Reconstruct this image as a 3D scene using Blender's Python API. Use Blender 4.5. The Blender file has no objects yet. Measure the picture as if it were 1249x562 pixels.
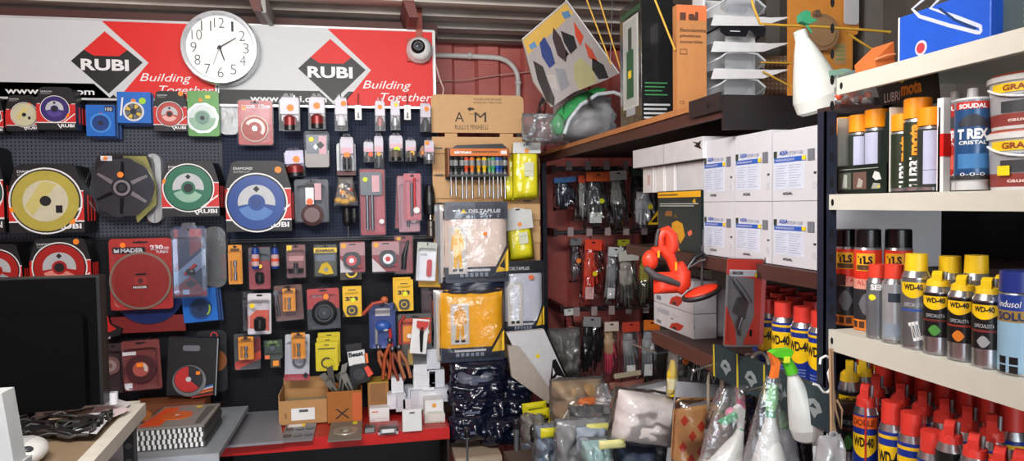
import bpy, math, random
from mathutils import Matrix, Vector, noise
PI = math.pi
SC = bpy.context.scene
COL = SC.collection

# ------------------------------------------------------------------ camera
F = 850.0                      # focal length in pixels of the 1249 x 562 frame
YAW, PITCH, ROLL = math.radians(11.3), math.radians(-2.2), math.radians(0.78)
CAM = Vector((0, 0, 1.5))
fw = Vector((math.sin(YAW) * math.cos(PITCH), math.cos(YAW) * math.cos(PITCH), math.sin(PITCH)))
r0 = Vector((math.cos(YAW), -math.sin(YAW), 0)); u0 = r0.cross(fw)
rt = r0 * math.cos(ROLL) - u0 * math.sin(ROLL)
up = u0 * math.cos(ROLL) + r0 * math.sin(ROLL)
cd = bpy.data.cameras.new('camera'); cam = bpy.data.objects.new('camera', cd); COL.objects.link(cam)
cam.matrix_world = Matrix(((rt.x, up.x, -fw.x, CAM.x), (rt.y, up.y, -fw.y, CAM.y), (rt.z, up.z, -fw.z, CAM.z), (0, 0, 0, 1)))
cd.sensor_fit = 'HORIZONTAL'; cd.sensor_width = 36; cd.lens = F / 1249 * 36; cd.clip_start = 0.05
SC.camera = cam

# ------------------------------------------------------------------ world, lights, exposure
w = bpy.data.worlds.new('world'); SC.world = w; w.use_nodes = True
w.node_tree.nodes['Background'].inputs[0].default_value = (0.85, 0.92, 1.0, 1)
w.node_tree.nodes['Background'].inputs[1].default_value = 1.3     # daylight of the open container doors behind the camera
def area(name, loc, target, sx, sy, power, col):
    l = bpy.data.lights.new(name, 'AREA'); l.shape = 'RECTANGLE'; l.size = sx; l.size_y = sy; l.energy = power; l.color = col
    o = bpy.data.objects.new(name, l); COL.objects.link(o); o.location = loc
    o.rotation_euler = (Vector(target) - Vector(loc)).to_track_quat('-Z', 'Y').to_euler()
    return o
area('ceiling_tube_light', (-0.3, 0.75, 2.24), (-0.05, 3.0, 1.35), 1.2, 0.3, 54, (1.0, 0.97, 0.93))
area('doorway_daylight', (0.3, -2.4, 1.6), (0.2, 3.0, 1.7), 1.8, 1.6, 36, (0.92, 0.96, 1.0))
SC.view_settings.view_transform = 'Standard'; SC.view_settings.look = 'None'
SC.view_settings.exposure = 0.3; SC.view_settings.gamma = 1.0; SC.view_settings.use_curve_mapping = False
SC.cycles.transparent_max_bounces = 24

# ------------------------------------------------------------------ rays through the frame, met by a plane of the room
def ray(px, py): return fw + rt * ((px - 624.5) / F) + up * ((281 - py) / F)
def AX(px, py, x): d = ray(px, py); return CAM + d * (x / d.x)
def AY(px, py, y): d = ray(px, py); return CAM + d * (y / d.y)
def AZ(px, py, z): d = ray(px, py); return CAM + d * ((z - CAM.z) / d.z)

# ------------------------------------------------------------------ materials
def lin(h):
    if isinstance(h, str):
        h = h.lstrip('#'); c = [int(h[i:i + 2], 16) / 255 for i in (0, 2, 4)]
        return tuple(((v + .055) / 1.055) ** 2.4 if v > .04045 else v / 12.92 for v in c)
    return h
_m = {}
def M(c, rough=.5, metal=0., alpha=1., vary=.06, coat=0., bump=0., scale=30.):
    k = (c, rough, metal, alpha, vary, coat, bump, scale)
    if k in _m: return _m[k]
    m = bpy.data.materials.new('mat'); m.use_nodes = True; nt = m.node_tree; b = nt.nodes['Principled BSDF']
    col = lin(c)
    b.inputs['Roughness'].default_value = rough; b.inputs['Metallic'].default_value = metal; b.inputs['Coat Weight'].default_value = coat
    b.inputs['Alpha'].default_value = alpha
    if rough >= .8: b.inputs['Specular IOR Level'].default_value = .12
    tc = nt.nodes.new('ShaderNodeTexCoord'); n = nt.nodes.new('ShaderNodeTexNoise'); n.inputs['Scale'].default_value = scale
    nt.links.new(tc.outputs['Object'], n.inputs['Vector'])
    mx = nt.nodes.new('ShaderNodeMix'); mx.data_type = 'RGBA'
    nt.links.new(n.outputs['Fac'], mx.inputs['Factor'])
    mx.inputs[6].default_value = tuple(max(0, v * (1 - vary * 2)) for v in col) + (1,)
    mx.inputs[7].default_value = tuple(min(1, v * (1 + vary * 2)) for v in col) + (1,)
    nt.links.new(mx.outputs[2], b.inputs['Base Color'])
    if bump:
        bp = nt.nodes.new('ShaderNodeBump'); bp.inputs['Strength'].default_value = bump; bp.inputs['Distance'].default_value = .004
        nt.links.new(n.outputs['Fac'], bp.inputs['Height']); nt.links.new(bp.outputs[0], b.inputs['Normal'])
    _m[k] = m; return m
def clearmat(tint=(.96, .96, .96), gloss=.08, rough=.12, haze=0., bump=0.35, scale=18):
    k = ('clear', tint, gloss, rough, haze, bump, scale)
    if k in _m: return _m[k]
    m = bpy.data.materials.new('clear_plastic'); m.use_nodes = True; nt = m.node_tree; nt.nodes.clear()
    N = nt.nodes.new; L = nt.links.new
    out = N('ShaderNodeOutputMaterial'); tr = N('ShaderNodeBsdfTransparent'); tr.inputs[0].default_value = tint + (1,)
    gl = N('ShaderNodeBsdfGlossy'); gl.inputs['Roughness'].default_value = rough; gl.inputs[0].default_value = (.95, .97, 1, 1)
    fr = N('ShaderNodeFresnel'); fr.inputs[0].default_value = 1.28
    ad = N('ShaderNodeMath'); ad.operation = 'ADD'; ad.inputs[1].default_value = gloss; L(fr.outputs[0], ad.inputs[0])
    tc = N('ShaderNodeTexCoord'); nz = N('ShaderNodeTexNoise'); nz.inputs['Scale'].default_value = scale; nz.inputs['Detail'].default_value = 3
    L(tc.outputs['Object'], nz.inputs['Vector'])
    bp = N('ShaderNodeBump'); bp.inputs['Strength'].default_value = bump; bp.inputs['Distance'].default_value = .01
    L(nz.outputs[0], bp.inputs['Height']); L(bp.outputs[0], gl.inputs['Normal'])
    mx = N('ShaderNodeMixShader'); L(ad.outputs[0], mx.inputs[0]); L(gl.outputs[0], mx.inputs[2])
    if haze:
        df = N('ShaderNodeBsdfDiffuse'); df.inputs[0].default_value = (.8, .82, .84, 1); m2 = N('ShaderNodeMixShader'); m2.inputs[0].default_value = haze
        L(tr.outputs[0], m2.inputs[1]); L(df.outputs[0], m2.inputs[2]); L(m2.outputs[0], mx.inputs[1])
    else: L(tr.outputs[0], mx.inputs[1])
    L(mx.outputs[0], out.inputs[0]); _m[k] = m; return m
def nodes_mat(name, base, rough=.6, metal=0.):
    m = bpy.data.materials.new(name); m.use_nodes = True; nt = m.node_tree; b = nt.nodes['Principled BSDF']
    b.inputs['Roughness'].default_value = rough; b.inputs['Metallic'].default_value = metal
    b.inputs['Base Color'].default_value = lin(base) + (1,); return m, nt, b

BLACK = M('15161a', .35); DARK = M('22242a', .5); WHITE = M('e9e9e9', .45, vary=.02); RED = M('e0201a', .4, vary=.03)
GREY = M('8f9296', .5); LGREY = M('c4c6c8', .5); STEEL = M('b8babd', .28, 1.); DSTEEL = M('6c6e74', .35, .9)
ORANGE = M('ff8a1c', .5, vary=.02); YELLOW = M('ffd21c', .45, vary=.03); BLUE = M('1f62c9', .45); CARDB = M('b98d5e', .8, bump=.2)
CLEAR = clearmat(); BAG = clearmat((.95, .95, .96), .05, .2, .11, .8, 25); MILK = clearmat((.9, .9, .92), .03, .3, .5, .5, 20)
BLIS = clearmat((.97, .97, .98), -.009, .22, 0., .2, 12)

# ------------------------------------------------------------------ mesh builder
_txt = {}
def textmesh(s, bold=0., shear=0.):
    k = (s, bold, shear)
    if k in _txt: return _txt[k]
    c = bpy.data.curves.new('t', 'FONT'); c.body = s; c.size = 1; c.offset = bold; c.shear = shear; c.resolution_u = 3
    o = bpy.data.objects.new('t', c); COL.objects.link(o); dg = bpy.context.evaluated_depsgraph_get()
    me = bpy.data.meshes.new_from_object(o.evaluated_get(dg))
    v = [(p.co.x, p.co.y) for p in me.vertices]; f = [tuple(p.vertices) for p in me.polygons]
    bpy.data.objects.remove(o); bpy.data.meshes.remove(me); bpy.data.curves.remove(c)
    if not v: v = [(0, 0), (1, 0), (0, 1)]; f = []
    _txt[k] = (v, f); return _txt[k]

class MB:
    def __init__(s): s.v = []; s.f = []; s.mi = []; s.sm = []; s.mats = []; s.X = None
    def _mat(s, m):
        if isinstance(m, str): m = M(m)
        if m not in s.mats: s.mats.append(m)
        return s.mats.index(m)
    def add(s, vs, fs, mat, smooth=False):
        b = len(s.v); X = s.X
        s.v += [tuple(X @ Vector(p)) for p in vs] if X else [tuple(p) for p in vs]
        i = s._mat(mat)
        for f in fs: s.f.append(tuple(b + j for j in f)); s.mi.append(i); s.sm.append(smooth)
    def box(s, x0, x1, y0, y1, z0, z1, mat):
        x0, x1 = sorted((x0, x1)); y0, y1 = sorted((y0, y1)); z0, z1 = sorted((z0, z1))
        s.add([(x, y, z) for z in (z0, z1) for y in (y0, y1) for x in (x0, x1)],
              [(0, 2, 3, 1), (4, 5, 7, 6), (0, 1, 5, 4), (2, 6, 7, 3), (0, 4, 6, 2), (1, 3, 7, 5)], mat)
    def prism(s, o, y0, y1, mat, smooth=False):                 # outline (x,z) pushed from y0 to y1
        n = len(o); a = sum(o[i][0] * o[(i + 1) % n][1] - o[(i + 1) % n][0] * o[i][1] for i in range(n))
        if a < 0: o = o[::-1]
        y0, y1 = sorted((y0, y1))
        vs = [(x, y0, z) for x, z in o] + [(x, y1, z) for x, z in o]
        s.add(vs, [tuple(range(n)), tuple(range(2 * n - 1, n - 1, -1))], mat)
        s.add(vs, [(i, i + n, (i + 1) % n + n, (i + 1) % n) for i in range(n)], mat, smooth)
    def slab(s, o, z0, z1, mat):                                # outline (x,y) pushed from z0 to z1
        X = s.X; s.X = (X or Matrix()) @ Matrix(((1, 0, 0, 0), (0, 0, 1, 0), (0, 1, 0, 0), (0, 0, 0, 1))); s.prism(o, z0, z1, mat); s.X = X
    def ring(s, cx, cz, r0, r1, y0, y1, mat, n=32, a0=0, a1=2 * PI, teeth=0):
        y0, y1 = sorted((y0, y1)); full = abs(a1 - a0 - 2 * PI) < 1e-6; k = n if full else n + 1
        A = [a0 + (a1 - a0) * i / n for i in range(k)]
        def R(i): return r1 * (1 - (.04 if teeth and (i * teeth // n) % 2 else 0))
        if r0 <= 0 and full:
            s.prism([(cx + R(i) * math.cos(a), cz + R(i) * math.sin(a)) for i, a in enumerate(A)], y0, y1, mat, True); return
        vs = []
        for i, a in enumerate(A):
            c, q = math.cos(a), math.sin(a)
            vs += [(cx + r0 * c, y0, cz + r0 * q), (cx + R(i) * c, y0, cz + R(i) * q), (cx + R(i) * c, y1, cz + R(i) * q), (cx + r0 * c, y1, cz + r0 * q)]
        fs = []
        for i in range(n):
            p, q = 4 * i, 4 * ((i + 1) % k)
            fs += [(p, p + 1, q + 1, q), (p + 1, p + 2, q + 2, q + 1), (p + 2, p + 3, q + 3, q + 2), (p + 3, p, q, q + 3)]
        if not full: fs += [(0, 3, 2, 1), (4 * n, 4 * n + 1, 4 * n + 2, 4 * n + 3)]
        s.add(vs, fs, mat)
    def disc(s, cx, cz, r, y0, y1, mat, n=32, teeth=0): s.ring(cx, cz, 0, r, y0, y1, mat, n, teeth=teeth)
    def lathe(s, prof, o=(0, 0, 0), mat=None, n=20, axis='z', mats=None, rot=None):
        o = Vector(o)
        def P(r, z, a):
            c, q = r * math.cos(a), r * math.sin(a)
            v = Vector((c, q, z)) if axis == 'z' else Vector((c, z, -q)) if axis == 'y' else Vector((z, c, q))
            return tuple(o + (rot @ v if rot else v))
        segs = list(zip(prof, prof[1:])); run = []
        for i, (p, q) in enumerate(segs):
            m = mats[i] if mats else mat
            vs = [P(p[0], p[1], 2 * PI * k / n) for k in range(n)] + [P(q[0], q[1], 2 * PI * k / n) for k in range(n)]
            s.add(vs, [(k, (k + 1) % n, (k + 1) % n + n, k + n) for k in range(n)], m, True)
    def tube(s, pts, r, mat, n=8, caps=True):
        pts = [Vector(p) for p in pts]; rs = r if isinstance(r, (list, tuple)) else [r] * len(pts)
        vs = []; ref = Vector((0, 0, 1)); prev = None
        for i, p in enumerate(pts):
            d = (pts[min(i + 1, len(pts) - 1)] - pts[max(i - 1, 0)]).normalized()
            if prev is None:
                a = d.cross(Vector((0, 0, 1)) if abs(d.z) < .9 else Vector((0, 1, 0))).normalized()
            else: a = (prev - d * prev.dot(d)).normalized()
            prev = a; b = d.cross(a)
            vs += [tuple(p + (a * math.cos(2 * PI * k / n) + b * math.sin(2 * PI * k / n)) * rs[i]) for k in range(n)]
        s.add(vs, [(i * n + k, i * n + (k + 1) % n, (i + 1) * n + (k + 1) % n, (i + 1) * n + k) for i in range(len(pts) - 1) for k in range(n)], mat, True)
        if caps: s.add(vs, [tuple(range(n - 1, -1, -1)), tuple((len(pts) - 1) * n + k for k in range(n))], mat)
    def ball(s, c, r, mat, sx=1, sy=1, sz=1, n=16):
        vs = []; fs = []; h = n // 2
        for i in range(h + 1):
            t = PI * i / h
            for k in range(n): a = 2 * PI * k / n; vs.append((c[0] + r * sx * math.sin(t) * math.cos(a), c[1] + r * sy * math.sin(t) * math.sin(a), c[2] + r * sz * math.cos(t)))
        for i in range(h):
            for k in range(n): fs.append((i * n + k, (i + 1) * n + k, (i + 1) * n + (k + 1) % n, i * n + (k + 1) % n))
        s.add(vs, fs, mat, True)
    def pillow(s, x0, x1, z0, z1, y, d, mat, seed=0, wr=.25, nx=14, nz=18, pw=4, top=1., bot=1., back=True, band=None):
        # a soft bag: two bulging sheets; top/bot narrow the ends; band = [(v0, v1, material)] coloured bands
        cx, w, h = (x0 + x1) / 2, (x1 - x0) / 2, z1 - z0
        for side in ((-1, 1) if back else (-1,)):
            vs = []
            for j in range(nz + 1):
                v = j / nz; k = bot + (top - bot) * v
                for i in range(nx + 1):
                    u = i / nx * 2 - 1
                    t = max(0, (1 - abs(u) ** pw) * (1 - abs(2 * v - 1) ** pw)) ** .5
                    nn = noise.noise(Vector((u * 2.2 + seed * 7.3, v * 3.1 * h / max(w * 2, .01), seed * 3.7 + side)))
                    n2 = noise.noise(Vector((u * 6 + seed * 2.3, v * 7, seed + side * 9)))
                    vs.append((cx + u * w * k * (1 + wr * .12 * n2), y + side * d * t * (1 + wr * 1.2 * nn + wr * .6 * n2), z0 + v * h + wr * .02 * h * nn))
            st = nx + 1
            for j in range(nz):
                m = mat
                if band:
                    for b0, b1, bm in band:
                        if b0 <= (j + .5) / nz < b1: m = bm
                fs = [(j * st + i, j * st + i + 1, (j + 1) * st + i + 1, (j + 1) * st + i) for i in range(nx)]
                if side > 0: fs = [f[::-1] for f in fs]
                s.add_shared(vs, fs, m, j == 0)
    def add_shared(s, vs, fs, mat, first):
        if first: s._b = len(s.v); X = s.X; s.v += [tuple(X @ Vector(p)) for p in vs] if X else vs
        i = s._mat(mat)
        for f in fs: s.f.append(tuple(s._b + j for j in f)); s.mi.append(i); s.sm.append(True)
    def text(s, t, x0, x1, z0, z1, y, mat, bold=.0, shear=0., rot=0, keep=False, wrapR=0, wa=0, co=None):
        v, f = textmesh(t, bold, shear)
        a = min(p[0] for p in v); b = max(p[0] for p in v); c = min(p[1] for p in v); d = max(p[1] for p in v)
        sx = (x1 - x0) / max(b - a, 1e-4); sz = (z1 - z0) / max(d - c, 1e-4)
        if keep: sx = sz = min(sx, sz)
        mx, mz = (x0 + x1) / 2, (z0 + z1) / 2; cr, sr = math.cos(rot), math.sin(rot); out = []
        for p in v:
            X, Z = (p[0] - (a + b) / 2) * sx, (p[1] - (c + d) / 2) * sz
            X, Z = mx + X * cr - Z * sr, mz + X * sr + Z * cr
            if wrapR: g = X / wrapR + wa; out.append(((co or (0, 0))[0] + wrapR * math.sin(g), (co or (0, 0))[1] - wrapR * math.cos(g), Z))
            else: out.append((X, y, Z))
        s.add(out, f, mat)
    def wrap(s, R, a0, a1, top, bot, mat, n=14, co=(0, 0)):      # a printed patch on a cylinder; top/bot are functions of t in 0..1
        vs = []
        for i in range(n + 1):
            t = i / n; g = a0 + (a1 - a0) * t
            for z in (bot(t), top(t)): vs.append((co[0] + R * math.sin(g), co[1] - R * math.cos(g), z))
        s.add(vs, [(2 * i, 2 * i + 2, 2 * i + 3, 2 * i + 1) for i in range(n)], mat, True)
    def merge(s, o):
        b = len(s.v); s.v += o.v; s.f += [tuple(b + j for j in f) for f in o.f]; s.sm += o.sm; s.mi += [s._mat(o.mats[i]) for i in o.mi]
    def build(s, name, parent=None, bevel=0.):
        me = bpy.data.meshes.new(name); me.from_pydata(s.v, [], s.f)
        for m in s.mats: me.materials.append(m)
        me.polygons.foreach_set('material_index', s.mi); me.polygons.foreach_set('use_smooth', s.sm); me.update()
        o = bpy.data.objects.new(name, me); COL.objects.link(o)
        if parent: o.parent = parent
        if bevel:
            b = o.modifiers.new('b', 'BEVEL'); b.width = bevel; b.segments = 2; b.limit_method = 'ANGLE'; b.angle_limit = math.radians(50)
        return o

def tag(o, label, cat, group=None, kind=None):
    o['label'] = label; o['category'] = cat
    if group: o['group'] = group
    if kind: o['kind'] = kind
    return o
def struct(name, mb, label=None):
    o = mb.build(name); o['kind'] = 'structure'
    if label: o['label'] = label
    return o

class T:
    """one thing: an Empty at its base; parts collected by name in their own meshes. Local x right, z up, front towards -y.
    plane 'y': faces the camera end of the room, at that y. plane 'x': faces the aisle from the right-hand shelving."""
    def __init__(s, name, label, cat, bbox=None, y=None, x=None, group=None, tilt=0, loc=None, rz=0, base=None):
        s.o = bpy.data.objects.new(name, None); s.o.empty_display_size = .05; COL.objects.link(s.o)
        tag(s.o, label, cat, group); s.p = {}; s.order = []; s.y, s.x = y, x; s.bev = {}; s.sub = {}
        if bbox:
            a, b, c, d = bbox; s.mx, s.my = (a + c) / 2, (b + d) / 2
            if y is not None:
                P = AY(s.mx, s.my, y); B = AY(s.mx, d, y); s.L = Vector((P.x, y, B.z)); s.rz = 0
            else:
                P = AX(s.mx, s.my, x); B = AX(s.mx, d, x); s.L = Vector((x, P.y, B.z)); s.rz = -PI / 2
            s.x0, s.x1, s.z0, s.z1 = s.X(a), s.X(c), s.Z(d), s.Z(b); s.w = s.x1 - s.x0; s.h = s.z1 - s.z0
            s.S = s.h / max(d - b, 1)
        else: s.L = Vector(loc or (0, 0, 0)); s.rz = rz
        s.o.location = s.L; s.o.rotation_euler = (0, math.radians(tilt), s.rz)
    def X(s, px, py=None):
        py = s.my if py is None else py
        return (AY(px, py, s.y).x - s.L.x) if s.y is not None else -(AX(px, py, s.x).y - s.L.y)
    def Z(s, py, px=None):
        px = s.mx if px is None else px
        return (AY(px, py, s.y) if s.y is not None else AX(px, py, s.x)).z - s.L.z
    def __getitem__(s, k):                        # t['card'] -> its mesh builder; t['disc#2'] -> another part named disc
        if k not in s.p: s.p[k] = MB(); s.order.append(k)
        return s.p[k]
    def under(s, k, parent): s.sub[k] = parent; return s[k]
    def done(s):
        objs = {}
        for k in ('print', 'picture', 'card_print', 'edge_print', 'torn_mark', 'seam'):          # printing belongs to the surface it is on
            if k in s.p:
                for h in ('box', 'print_sheet', 'packet', 'sheet', 'contents', 'header_card', 'bag', 'cover', 'card'):
                    if h in s.p and h != k: s.p[h].merge(s.p[k]); s.p[k].v = []; break
        for k, hosts in (('price_sticker', ('clear_shell', 'bag', 'contents', 'box')), ('nozzle_lever', ('cap',)), ('lens', ('housing',)), ('label', ('box', 'bottle', 'contents', 'header_board')), ('trigger', ('trigger_head',)), ('collar', ('bottle',)), ('neck_band', ('bottle',)), ('insert_card', ('clear_shell',)), ('tape', ('box',)), ('painted_glint', ('lens',)), ('header_card', ('bag',)), ('flap', ('box',)), ('second_hand', ('face',)), ('minute_hand', ('face',)), ('hour_hand', ('face',)), ('button', ('tape_measure',)), ('clip', ('strap',)), ('tip', ('rod',)), ('round_pad', ('board',)), ('bolt', ('end_plate', 'plate')), ('eyelet', ('pack',))):
            for h in hosts:
                if h in s.p and s.p[h].v and k in s.p and k not in s.sub: s.sub[k] = h; break
        s.order.sort(key=lambda k: 1 if k in s.sub else 0)
        for k in s.order:
            if not s.p[k].v: continue
            objs[k] = s.p[k].build(k.split('#')[0], objs.get(s.sub.get(k), s.o), s.bev.get(k, 0))
        s.objs = objs; return s.o
    # px-space helpers -------------------------------------------------
    def rect(s, k, a, b, c, d, y0, y1, mat): s[k].box(s.X(a), s.X(c), y0, y1, s.Z(b), s.Z(d), mat)
    def poly(s, k, pts, y0, y1, mat): s[k].prism([(s.X(p), s.Z(q)) for p, q in pts], y0, y1, mat)
    def circ(s, k, cx, cy, r, y0, y1, mat, r_in=0, n=36, **kw): s[k].ring(s.X(cx), s.Z(cy), r_in * s.S, r * s.S, y0, y1, mat, n, **kw)
    def txt(s, k, t, a, b, c, d, y, mat, **kw): s[k].text(t, s.X(a), s.X(c), s.Z(d), s.Z(b), y, mat, **kw)
    def dot(s, cx, cy, r, y, mat=None, n=12): s['price_sticker'].ring(s.X(cx), s.Z(cy), 0, r * s.S, y - .0006, y, mat or ORANGE, n)
    def at(s, px, py): return s.X(px), s.Z(py)

def copy_tree(o, loc=None, label=None, parent=None, rz=None):
    c = o.copy(); COL.objects.link(c); c.parent = parent
    if loc is not None: c.location = loc
    if rz is not None: c.rotation_euler = (c.rotation_euler[0], c.rotation_euler[1], rz)
    if label: c['label'] = label
    for ch in list(o.children): copy_tree(ch, parent=c)
    return c
def rrect(x0, x1, z0, z1, r, n=4, corners=(1, 1, 1, 1)):
    o = []
    for (cx, cz, a, on) in ((x1 - r, z1 - r, 0, corners[1]), (x0 + r, z1 - r, 90, corners[0]), (x0 + r, z0 + r, 180, corners[3]), (x1 - r, z0 + r, 270, corners[2])):
        if on:
            for i in range(n + 1): t = math.radians(a + 90 * i / n); o.append((cx + r * math.cos(t), cz + r * math.sin(t)))
        else: o.append((x1 if a in (0, 270) else x0, z1 if a in (0, 90) else z0))
    return o

# ================================================================== ROOM
YB, XL, XR, ZC, YF = 3.55, -1.85, 1.42, 2.30, -2.6
m, nt, b = nodes_mat('red_container_wall', '9c2f2f', .55)
tc = nt.nodes.new('ShaderNodeTexCoord'); nz = nt.nodes.new('ShaderNodeTexNoise'); nz.inputs['Scale'].default_value = 3; nz.inputs['Detail'].default_value = 6
cr = nt.nodes.new('ShaderNodeValToRGB'); cr.color_ramp.elements[0].color = lin('b4544e') + (1,); cr.color_ramp.elements[1].color = lin('d88078') + (1,)
cr.color_ramp.elements[0].position = .35; cr.color_ramp.elements[1].position = .75
nt.links.new(tc.outputs['Object'], nz.inputs['Vector']); nt.links.new(nz.outputs[0], cr.inputs[0]); nt.links.new(cr.outputs[0], b.inputs['Base Color'])
WALLM = m
def corrugated(axis, c, a0, a1, z0, z1, step, depth, mat, flat=.55):
    """container sheet with trapezoid ribs; axis 'y' = back wall, 'x' = side wall, 'z' = ceiling (ribs run along x)"""
    mb = MB(); prof = []; a = a0
    while a < a1:
        for f, d in ((0, 0), (.5 - flat * .28, 0), (.5 - flat * .05, depth), (1 - flat * .28, depth), (1 - flat * .05, 0)): prof.append((min(a + f * step, a1), d))
        a += step
    th = .004; vs = []
    for p, d in prof:
        for z in (z0, z1):
            vs.append((p, c + d, z) if axis == 'y' else (c + d, p, z) if axis == 'x' else (z, p, c + d))
    n = len(prof); mb.add(vs, [(2 * i, 2 * i + 2, 2 * i + 3, 2 * i + 1) for i in range(n - 1)], mat)
    off = {'y': (0, .03, 0), 'x': (.03 if c > 0 else -.03, 0, 0), 'z': (0, 0, .03)}[axis]
    mb.add([tuple(q + o for q, o in zip(v, off)) for v in vs], [(2 * i + 1, 2 * i + 3, 2 * i + 2, 2 * i) for i in range(n - 1)], mat)
    return mb
struct('wall_back', corrugated('y', YB, XL, XR, 0, ZC + .03, .24, .03, WALLM, .3), 'red painted corrugated metal end wall')
WR = M('4f4a45', .7, bump=.2)
struct('wall_right', corrugated('x', XR, YF, YB + .04, 0, ZC + .03, .26, .035, WR))
struct('wall_left', corrugated('x', XL, YF, YB + .04, 0, ZC + .03, .26, -.035, WALLM))
m, nt, b = nodes_mat('old_roof_sheet', '6f6660', .6)
tc = nt.nodes.new('ShaderNodeTexCoord'); mp = nt.nodes.new('ShaderNodeMapping'); mp.inputs['Scale'].default_value = (.6, 5, 1)
nz = nt.nodes.new('ShaderNodeTexNoise'); nz.inputs['Scale'].default_value = 2.5; nz.inputs['Detail'].default_value = 5
cr = nt.nodes.new('ShaderNodeValToRGB'); cr.color_ramp.elements[0].color = lin('a49a90') + (1,); cr.color_ramp.elements[1].color = lin('dcd6cc') + (1,)
cr.color_ramp.elements[0].position = .4; cr.color_ramp.elements[1].position = .6
for p, q in ((tc.outputs['Object'], mp.inputs['Vector']), (mp.outputs[0], nz.inputs['Vector']), (nz.outputs[0], cr.inputs[0]), (cr.outputs[0], b.inputs['Base Color'])): nt.links.new(p, q)
struct('ceiling', corrugated('z', ZC, YF, YB + .06, XL, XR + .06, .2, .035, m, .5), 'grey brown corrugated sheet ceiling')
mb = MB(); mb.box(XL, XR, YF, YB, -.05, 0, M('5b5550', .8, bump=.3)); struct('floor', mb)
# reddish brown roof beam over the sign and beam along the end wall, with hangers
BEAM = M('54302a', .6, bump=.2)
mb = MB(); xe = AY(533, 20, 3.06).x; mb.box(XL, xe, 3.06, 3.13, 2.235, 2.285, BEAM); mb.box(XL, xe, 3.06, 3.13, 2.225, 2.235, M('3c2622')); struct('trim_1', mb, 'brown beam along the top of the sign')
for i, (px, mt) in enumerate(((315, M('5c2a24')), (326, M('9a9a94')), (497, M('6a2c26')))):
    P = AY(px, 10, 2.9); mb = MB(); x = P.x
    mb.prism([(x - .025, 2.30), (x + .02, 2.30), (x + .035, 2.235), (x + .0, 2.235)] if i != 1 else [(x - .008, 2.30), (x + .008, 2.30), (x + .012, 2.23), (x - .004, 2.23)], 2.78, 3.06, mt)
    struct('trim_%d' % (2 + i), mb, ('brown hanger between ceiling and beam', 'pale conduit drop beside the brown hanger', 'red brown hanger above the camera')[i])

# white conduit on the end wall
t = T('electrical_conduit', 'white plastic conduit pipe bending down the red end wall', 'pipe', loc=(0, 0, 0))
yc = YB - .03; P = lambda a, b_: AY(a, b_, yc)
pts = [P(520, 67), P(560, 68), P(602, 70)] + [P(602 + 30 * math.sin(g), 70 + 28 * (1 - math.cos(g))) for g in [PI / 2 * k / 6 for k in range(1, 7)]] + [P(632, 118), P(633, 200)]
t['pipe'].tube(pts, .013, M('e3dfdb', .4), 12)
for q in (P(573, 68), P(632, 101)): t['clip#%d' % int(q.z * 100)].ball(q, .018, M('e3dfdb', .4), 1, 1.2, 1)
t.done()
t = T('loose_wire', 'thin pale wire strung across the red end wall', 'wire', loc=(0, 0, 0))
t['wire'].tube([AY(515, 101, yc), AY(570, 97, yc), AY(620, 90, yc), AY(690, 84, yc)], .003, M('cfa595'), 6); t.done()
t = T('camera_cable', 'white looped cable at the right end of the sign', 'cable', loc=(0, 0, 0))
t['cable'].tube([AY(529, 70, 3.0), AY(536, 95, 3.0), AY(541, 108, 3.0), AY(540, 118, 2.99), AY(534, 126, 2.985)], .0035, M('d8b9b0'), 6); t.done()

# ceiling lamp above the aisle (out of frame, it lights the shelves)
t = T('ceiling_lamp', 'white fluorescent batten lamp under the ceiling', 'lamp', loc=(-.3, .75, 2.295))
t['housing'].box(-.62, .62, -.05, .05, -.03, .0, WHITE); t.done()

# ================================================================== LEFT WALL: pegboard, sign, clock, camera
YP = 3.05
def pegmat(c, hole):
    m, nt, b = nodes_mat('perforated_board', c, .65, 0.); b.inputs['Specular IOR Level'].default_value = .25; N = nt.nodes.new; L = nt.links.new
    tc = N('ShaderNodeTexCoord'); mp = N('ShaderNodeMapping'); mp.inputs['Scale'].default_value = (70, 0, 70); mp.inputs['Rotation'].default_value = (0, 0, 0)
    fr = N('ShaderNodeVectorMath'); fr.operation = 'FRACTION'; sb = N('ShaderNodeVectorMath'); sb.operation = 'SUBTRACT'; sb.inputs[1].default_value = (.5, 0, .5)
    ln = N('ShaderNodeVectorMath'); ln.operation = 'LENGTH'; lt = N('ShaderNodeMath'); lt.operation = 'LESS_THAN'; lt.inputs[1].default_value = .23
    mx = N('ShaderNodeMix'); mx.data_type = 'RGBA'; mx.inputs[6].default_value = lin(c) + (1,); mx.inputs[7].default_value = lin(hole) + (1,)
    L(tc.outputs['Object'], mp.inputs['Vector']); L(mp.outputs[0], fr.inputs[0]); L(fr.outputs[0], sb.inputs[0]); L(sb.outputs[0], ln.inputs[0])
    L(ln.outputs['Value'], lt.inputs[0]); L(lt.outputs[0], mx.inputs['Factor']); L(mx.outputs[2], b.inputs['Base Color']); return m
PEG1, PEG2, PEG_SHADE = pegmat('4a4f5a', '14161c'), pegmat('1e2740', '080a12'), pegmat('12141c', '050608')  # last one: shade over the lower panels put into a near-black board colour
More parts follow.
